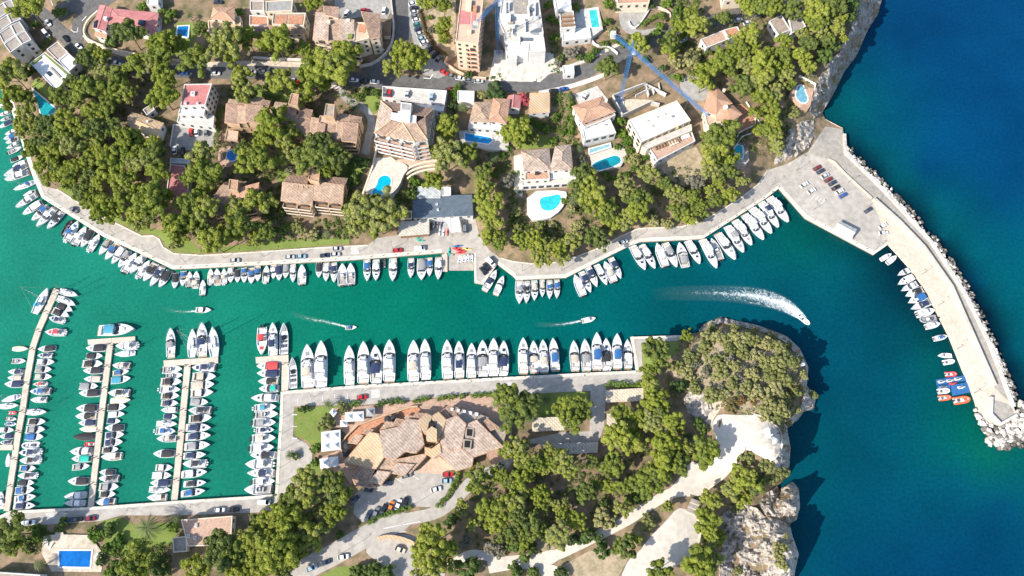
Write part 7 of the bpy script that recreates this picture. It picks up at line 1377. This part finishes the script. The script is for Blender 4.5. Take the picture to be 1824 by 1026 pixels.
# ---- cranes
def lattice(mb, a, b, w, m, n, w1=None):
    a, b = Vector(a), Vector(b); d = (b-a).normalized(); s = d.orthogonal().normalized() if abs(d.z) > .9 else d.cross(Vector((0,0,1))).normalized(); u = d.cross(s); w1 = w if w1 is None else w1
    C = lambda t, i: a.lerp(b, t)+(s*(1 if i in (0, 3) else -1)+u*(1 if i < 2 else -1))*(w+(w1-w)*t)/2
    for i in range(4): mb.tube(C(0, i), C(1, i), .09, m, n=4)
    for k in range(n):
        for i in range(4): mb.tube(C(k/n, i), C((k+1)/n, (i+1) % 4), .045, m, n=3, caps=False)
def crane(label, base_px, top_px, ends, px):
    g = ground(*base_px); best = min((math.hypot(proj((g.x, g.y, g.z+h*.5))[0]-top_px[0], proj((g.x, g.y, g.z+h*.5))[1]-top_px[1]), h*.5) for h in range(20, 130)); h = best[1]
    root = link('tower_crane', None, loc=g); mb = MB(); lattice(mb, (0,0,0), (0,0,h), 1.2, 'craneblue', int(h/1.6)); link('mast', mb.mesh('mast'), root)
    mb = MB(); lattice(mb, (0,0,h), (0,0,h+6), 1.4, 'craneblue', 4, .3); link('tower_peak', mb.mesh('tower_peak'), root)
    mb = MB(); mb.box(.4,1.8,-.8,.8,h-1.6,h+.3,'white'); link('cab', mb.mesh('cab'), root)
    J = W(ends[0][0], ends[0][1], g.z+h+.8)-g; J.z = h+.8; d = Vector((J.x, J.y, 0)); Ct = W(ends[1][0], ends[1][1], g.z+h+.8)-g; cl = Vector((Ct.x, Ct.y, 0)).length
    mb = MB(); lattice(mb, (0,0,h+.8), J, 1.0, 'craneblue', int(d.length/1.7)); jb = link('jib', mb.mesh('jib'), root)
    K = -d.normalized()*cl; K.z = h+.8; mb = MB(); lattice(mb, (0,0,h+.8), K, 1.0, 'craneblue', int(cl/1.6)); link('counter_jib', mb.mesh('counter_jib'), root)
    e = K*.88; mb = MB(); mb.box(e.x-1.1,e.x+1.1,e.y-1.1,e.y+1.1,h-1.2,h+1.4,'paleconc'); link('counterweight', mb.mesh('counterweight'), root)
    mb = MB(); mb.tube((0,0,h+6), J*.7+Vector((0,0,h*.3+.6)), .05, 'steel', n=4); mb.tube((0,0,h+6), K*.9+Vector((0,0,h*.1+.6)), .05, 'steel', n=4); link('tie_rod', mb.mesh('tie_rod'), root)
    mb = MB(); mb.box(-2.2,2.2,-2.2,2.2,-.8,.5,'paleconc'); link('base', mb.mesh('base'), root)
    hk = J*.75; mb = MB(); mb.tube((hk.x,hk.y,h), (hk.x,hk.y,h*.45), .04, 'steel', n=4); mb.box(hk.x-.3,hk.x+.3,hk.y-.3,hk.y+.3,h*.45-.8,h*.45,'cv_y'); link('hook', mb.mesh('hook'), root)
    tag(root, label, 'crane', px=px)
crane('blue tower crane with long slanting jib above the concrete shell', (1103,182), (1121,90), [(1262,206), (1084,60)], 1103)
crane('blue tower crane beside the tall pink block, cut off at the top', (888,97), (884,4), [(950,-70), (855,55)], 888)

# ================================================================== FINAL LABELS
LAND += [(120,250,'in the pine wood above the left-hand quay'),(230,330,'in the pine wood above the slanting quay'),(270,380,'at the lower edge of the pine wood'),(110,310,'by the bend of the left-hand quay'),(350,390,'above the quay lawn bend'),(40,210,'on the bank below the triangular pool'),(300,140,'on the street side of the pine wood'),(200,140,'in the upper pine wood'),(580,120,'on the street opposite the cream block'),(500,145,'on the lawn below the street'),(735,105,'on the street triangle'),(790,50,'on the dry plot left of the pink block'),(650,385,'above the boatyard track'),
 (875,380,'in the strip right of the boathouse'),(880,300,'above the boathouse strip'),(970,440,'on the slope above the tight row of boats'),(1080,380,'on the slope below the villas'),(1140,365,'on the slope in the middle of the wood'),(1230,380,'on the bank above the yacht row'),(1290,310,'below the rock-rimmed pool'),(1250,110,'by the street right of the crane'),(1220,45,'along the upper right street'),(1380,120,'in the clifftop wood'),(1460,30,'at the top of the sea cliff'),(1475,90,'on the rim of the sea cliff'),(1380,230,'above the pale rock face'),(1340,70,'in the pines behind the brown terrace house'),
 (1170,640,'at the landward side of the headland'),(1260,620,'on the upper left of the headland'),(1330,615,'along the top of the headland'),(1390,640,'on the seaward side of the headland'),(1300,680,'in the middle of the headland'),(1390,710,'above the headland tip'),(1165,720,'behind the cream carport'),(1180,810,'beside the pale headland square'),(1100,790,'at the end of the grey-green carport'),(1020,735,'in the lawn between the carports'),(915,725,'at the right end of the clubhouse'),(950,820,'below the long carport'),(940,890,'in the southern wood'),(1010,930,'in the lower southern wood'),(1060,880,'in the middle of the southern wood'),(1110,930,'beside the curving pale path'),(1330,860,'on the bank below the headland stairs'),(1260,930,'along the lower headland square'),(1250,1000,'at the bottom edge by the lower square'),(1390,990,'on the pale rocks'),(560,880,'in the big clump below the marquees'),(510,960,'in the clump by the bottom road'),(400,985,'at the bottom edge below the pavilion'),(770,980,'in the road fork'),(870,920,'right of the car park drive'),(250,960,'in the garden behind the bottom quay'),(20,955,'in the bottom left corner'),(1040,340,'below the orange villa pool'),(990,60,'left of the pergola villa'),(1060,100,'in the garden above the street')]
def nearest(x, y): return min(LAND, key=lambda l: (l[0]-x)**2+(l[1]-y)**2)[2]
for root, kind, x, y, r_, word, cat in TREES:
    size = 'large' if r_ >= 22 else ('mid-sized' if r_ >= 15 else 'small')
    tag(root, '%s %s %s' % (size, word, nearest(x, y)), cat, {'p': 'pines of the shore and gardens', 'P': 'palms'}.get(kind, 'shrubs and scrub trees'), px=x)
CLM = [(1480,325,'in the breakwater car row'),(1440,335,'in the middle of the breakwater car park'),(1565,400,'at the far end of the breakwater car park'),(560,455,'on the long quay road'),(720,445,'by the boatyard'),(868,475,'at the slipway corner'),(132,375,'on the slanting quay'),(419,465,'on the quay by the lawn bend'),(1110,432,'on the quay below the pine slope'),(830,405,'beside the shade sail'),(500,135,'on the street under the pines'),(645,146,'on the street by the driveway'),(725,168,'on the hotel parking deck'),(745,45,'in the slanted bays beside the dry plot'),(775,98,'at the lower end of the slanted bays'),(820,142,'on the kerb below the tall pink block'),(650,20,'in the court behind the cream block'),(995,160,'on the street by the magenta tree'),(1042,172,'on the orange villa deck'),(1218,72,'on the upper right street'),(1322,40,'on the far upper right street'),(100,60,'on the street by the townhouses'),(209,114,'on the street under the wood'),(360,132,'on the street by the red roof'),(345,236,'in the walled court'),(319,269,'at the lower side of the walled court'),(389,5,'at the top edge by the pink villa'),(645,708,'on the clubhouse quay road'),(45,931,'at the left end of the bottom quay road'),(140,925,'on the bottom quay road'),(405,908,'by the brown pavilion'),(472,895,'at the quay corner'),(690,855,'under the clubhouse eaves'),(795,850,'beside the clubhouse forecourt'),(690,905,'in the row above the bottom road'),(713,979,'in the road fork'),(585,1002,'on the bottom road')]
for o, w, x, y, cat in CARS: tag(o, '%s %s' % (w, min(CLM, key=lambda l: (l[0]-x)**2+(l[1]-y)**2)[2]), cat, 'parked vehicles', px=x)
for o, w, x, y, cat in LAMPS: tag(o, 'dark metal street lamp %s' % min([l for l in CLM+LAND], key=lambda l: (l[0]-x)**2+(l[1]-y)**2)[2], cat, 'street lamps', px=x)
by = {}
for o, lab, px in REG: by.setdefault(lab, []).append((px, o))
for lab, it in by.items():
    if len(it) > 1:
        if 'bollard' in lab: continue
        it.sort(key=lambda a: a[0])
        for i, (px, o) in enumerate(it): o['label'] = '%s, %s from %sleft' % (lab, ordn(i), 'the ' if len(lab.replace('-', ' ').split()) < 12 else '')
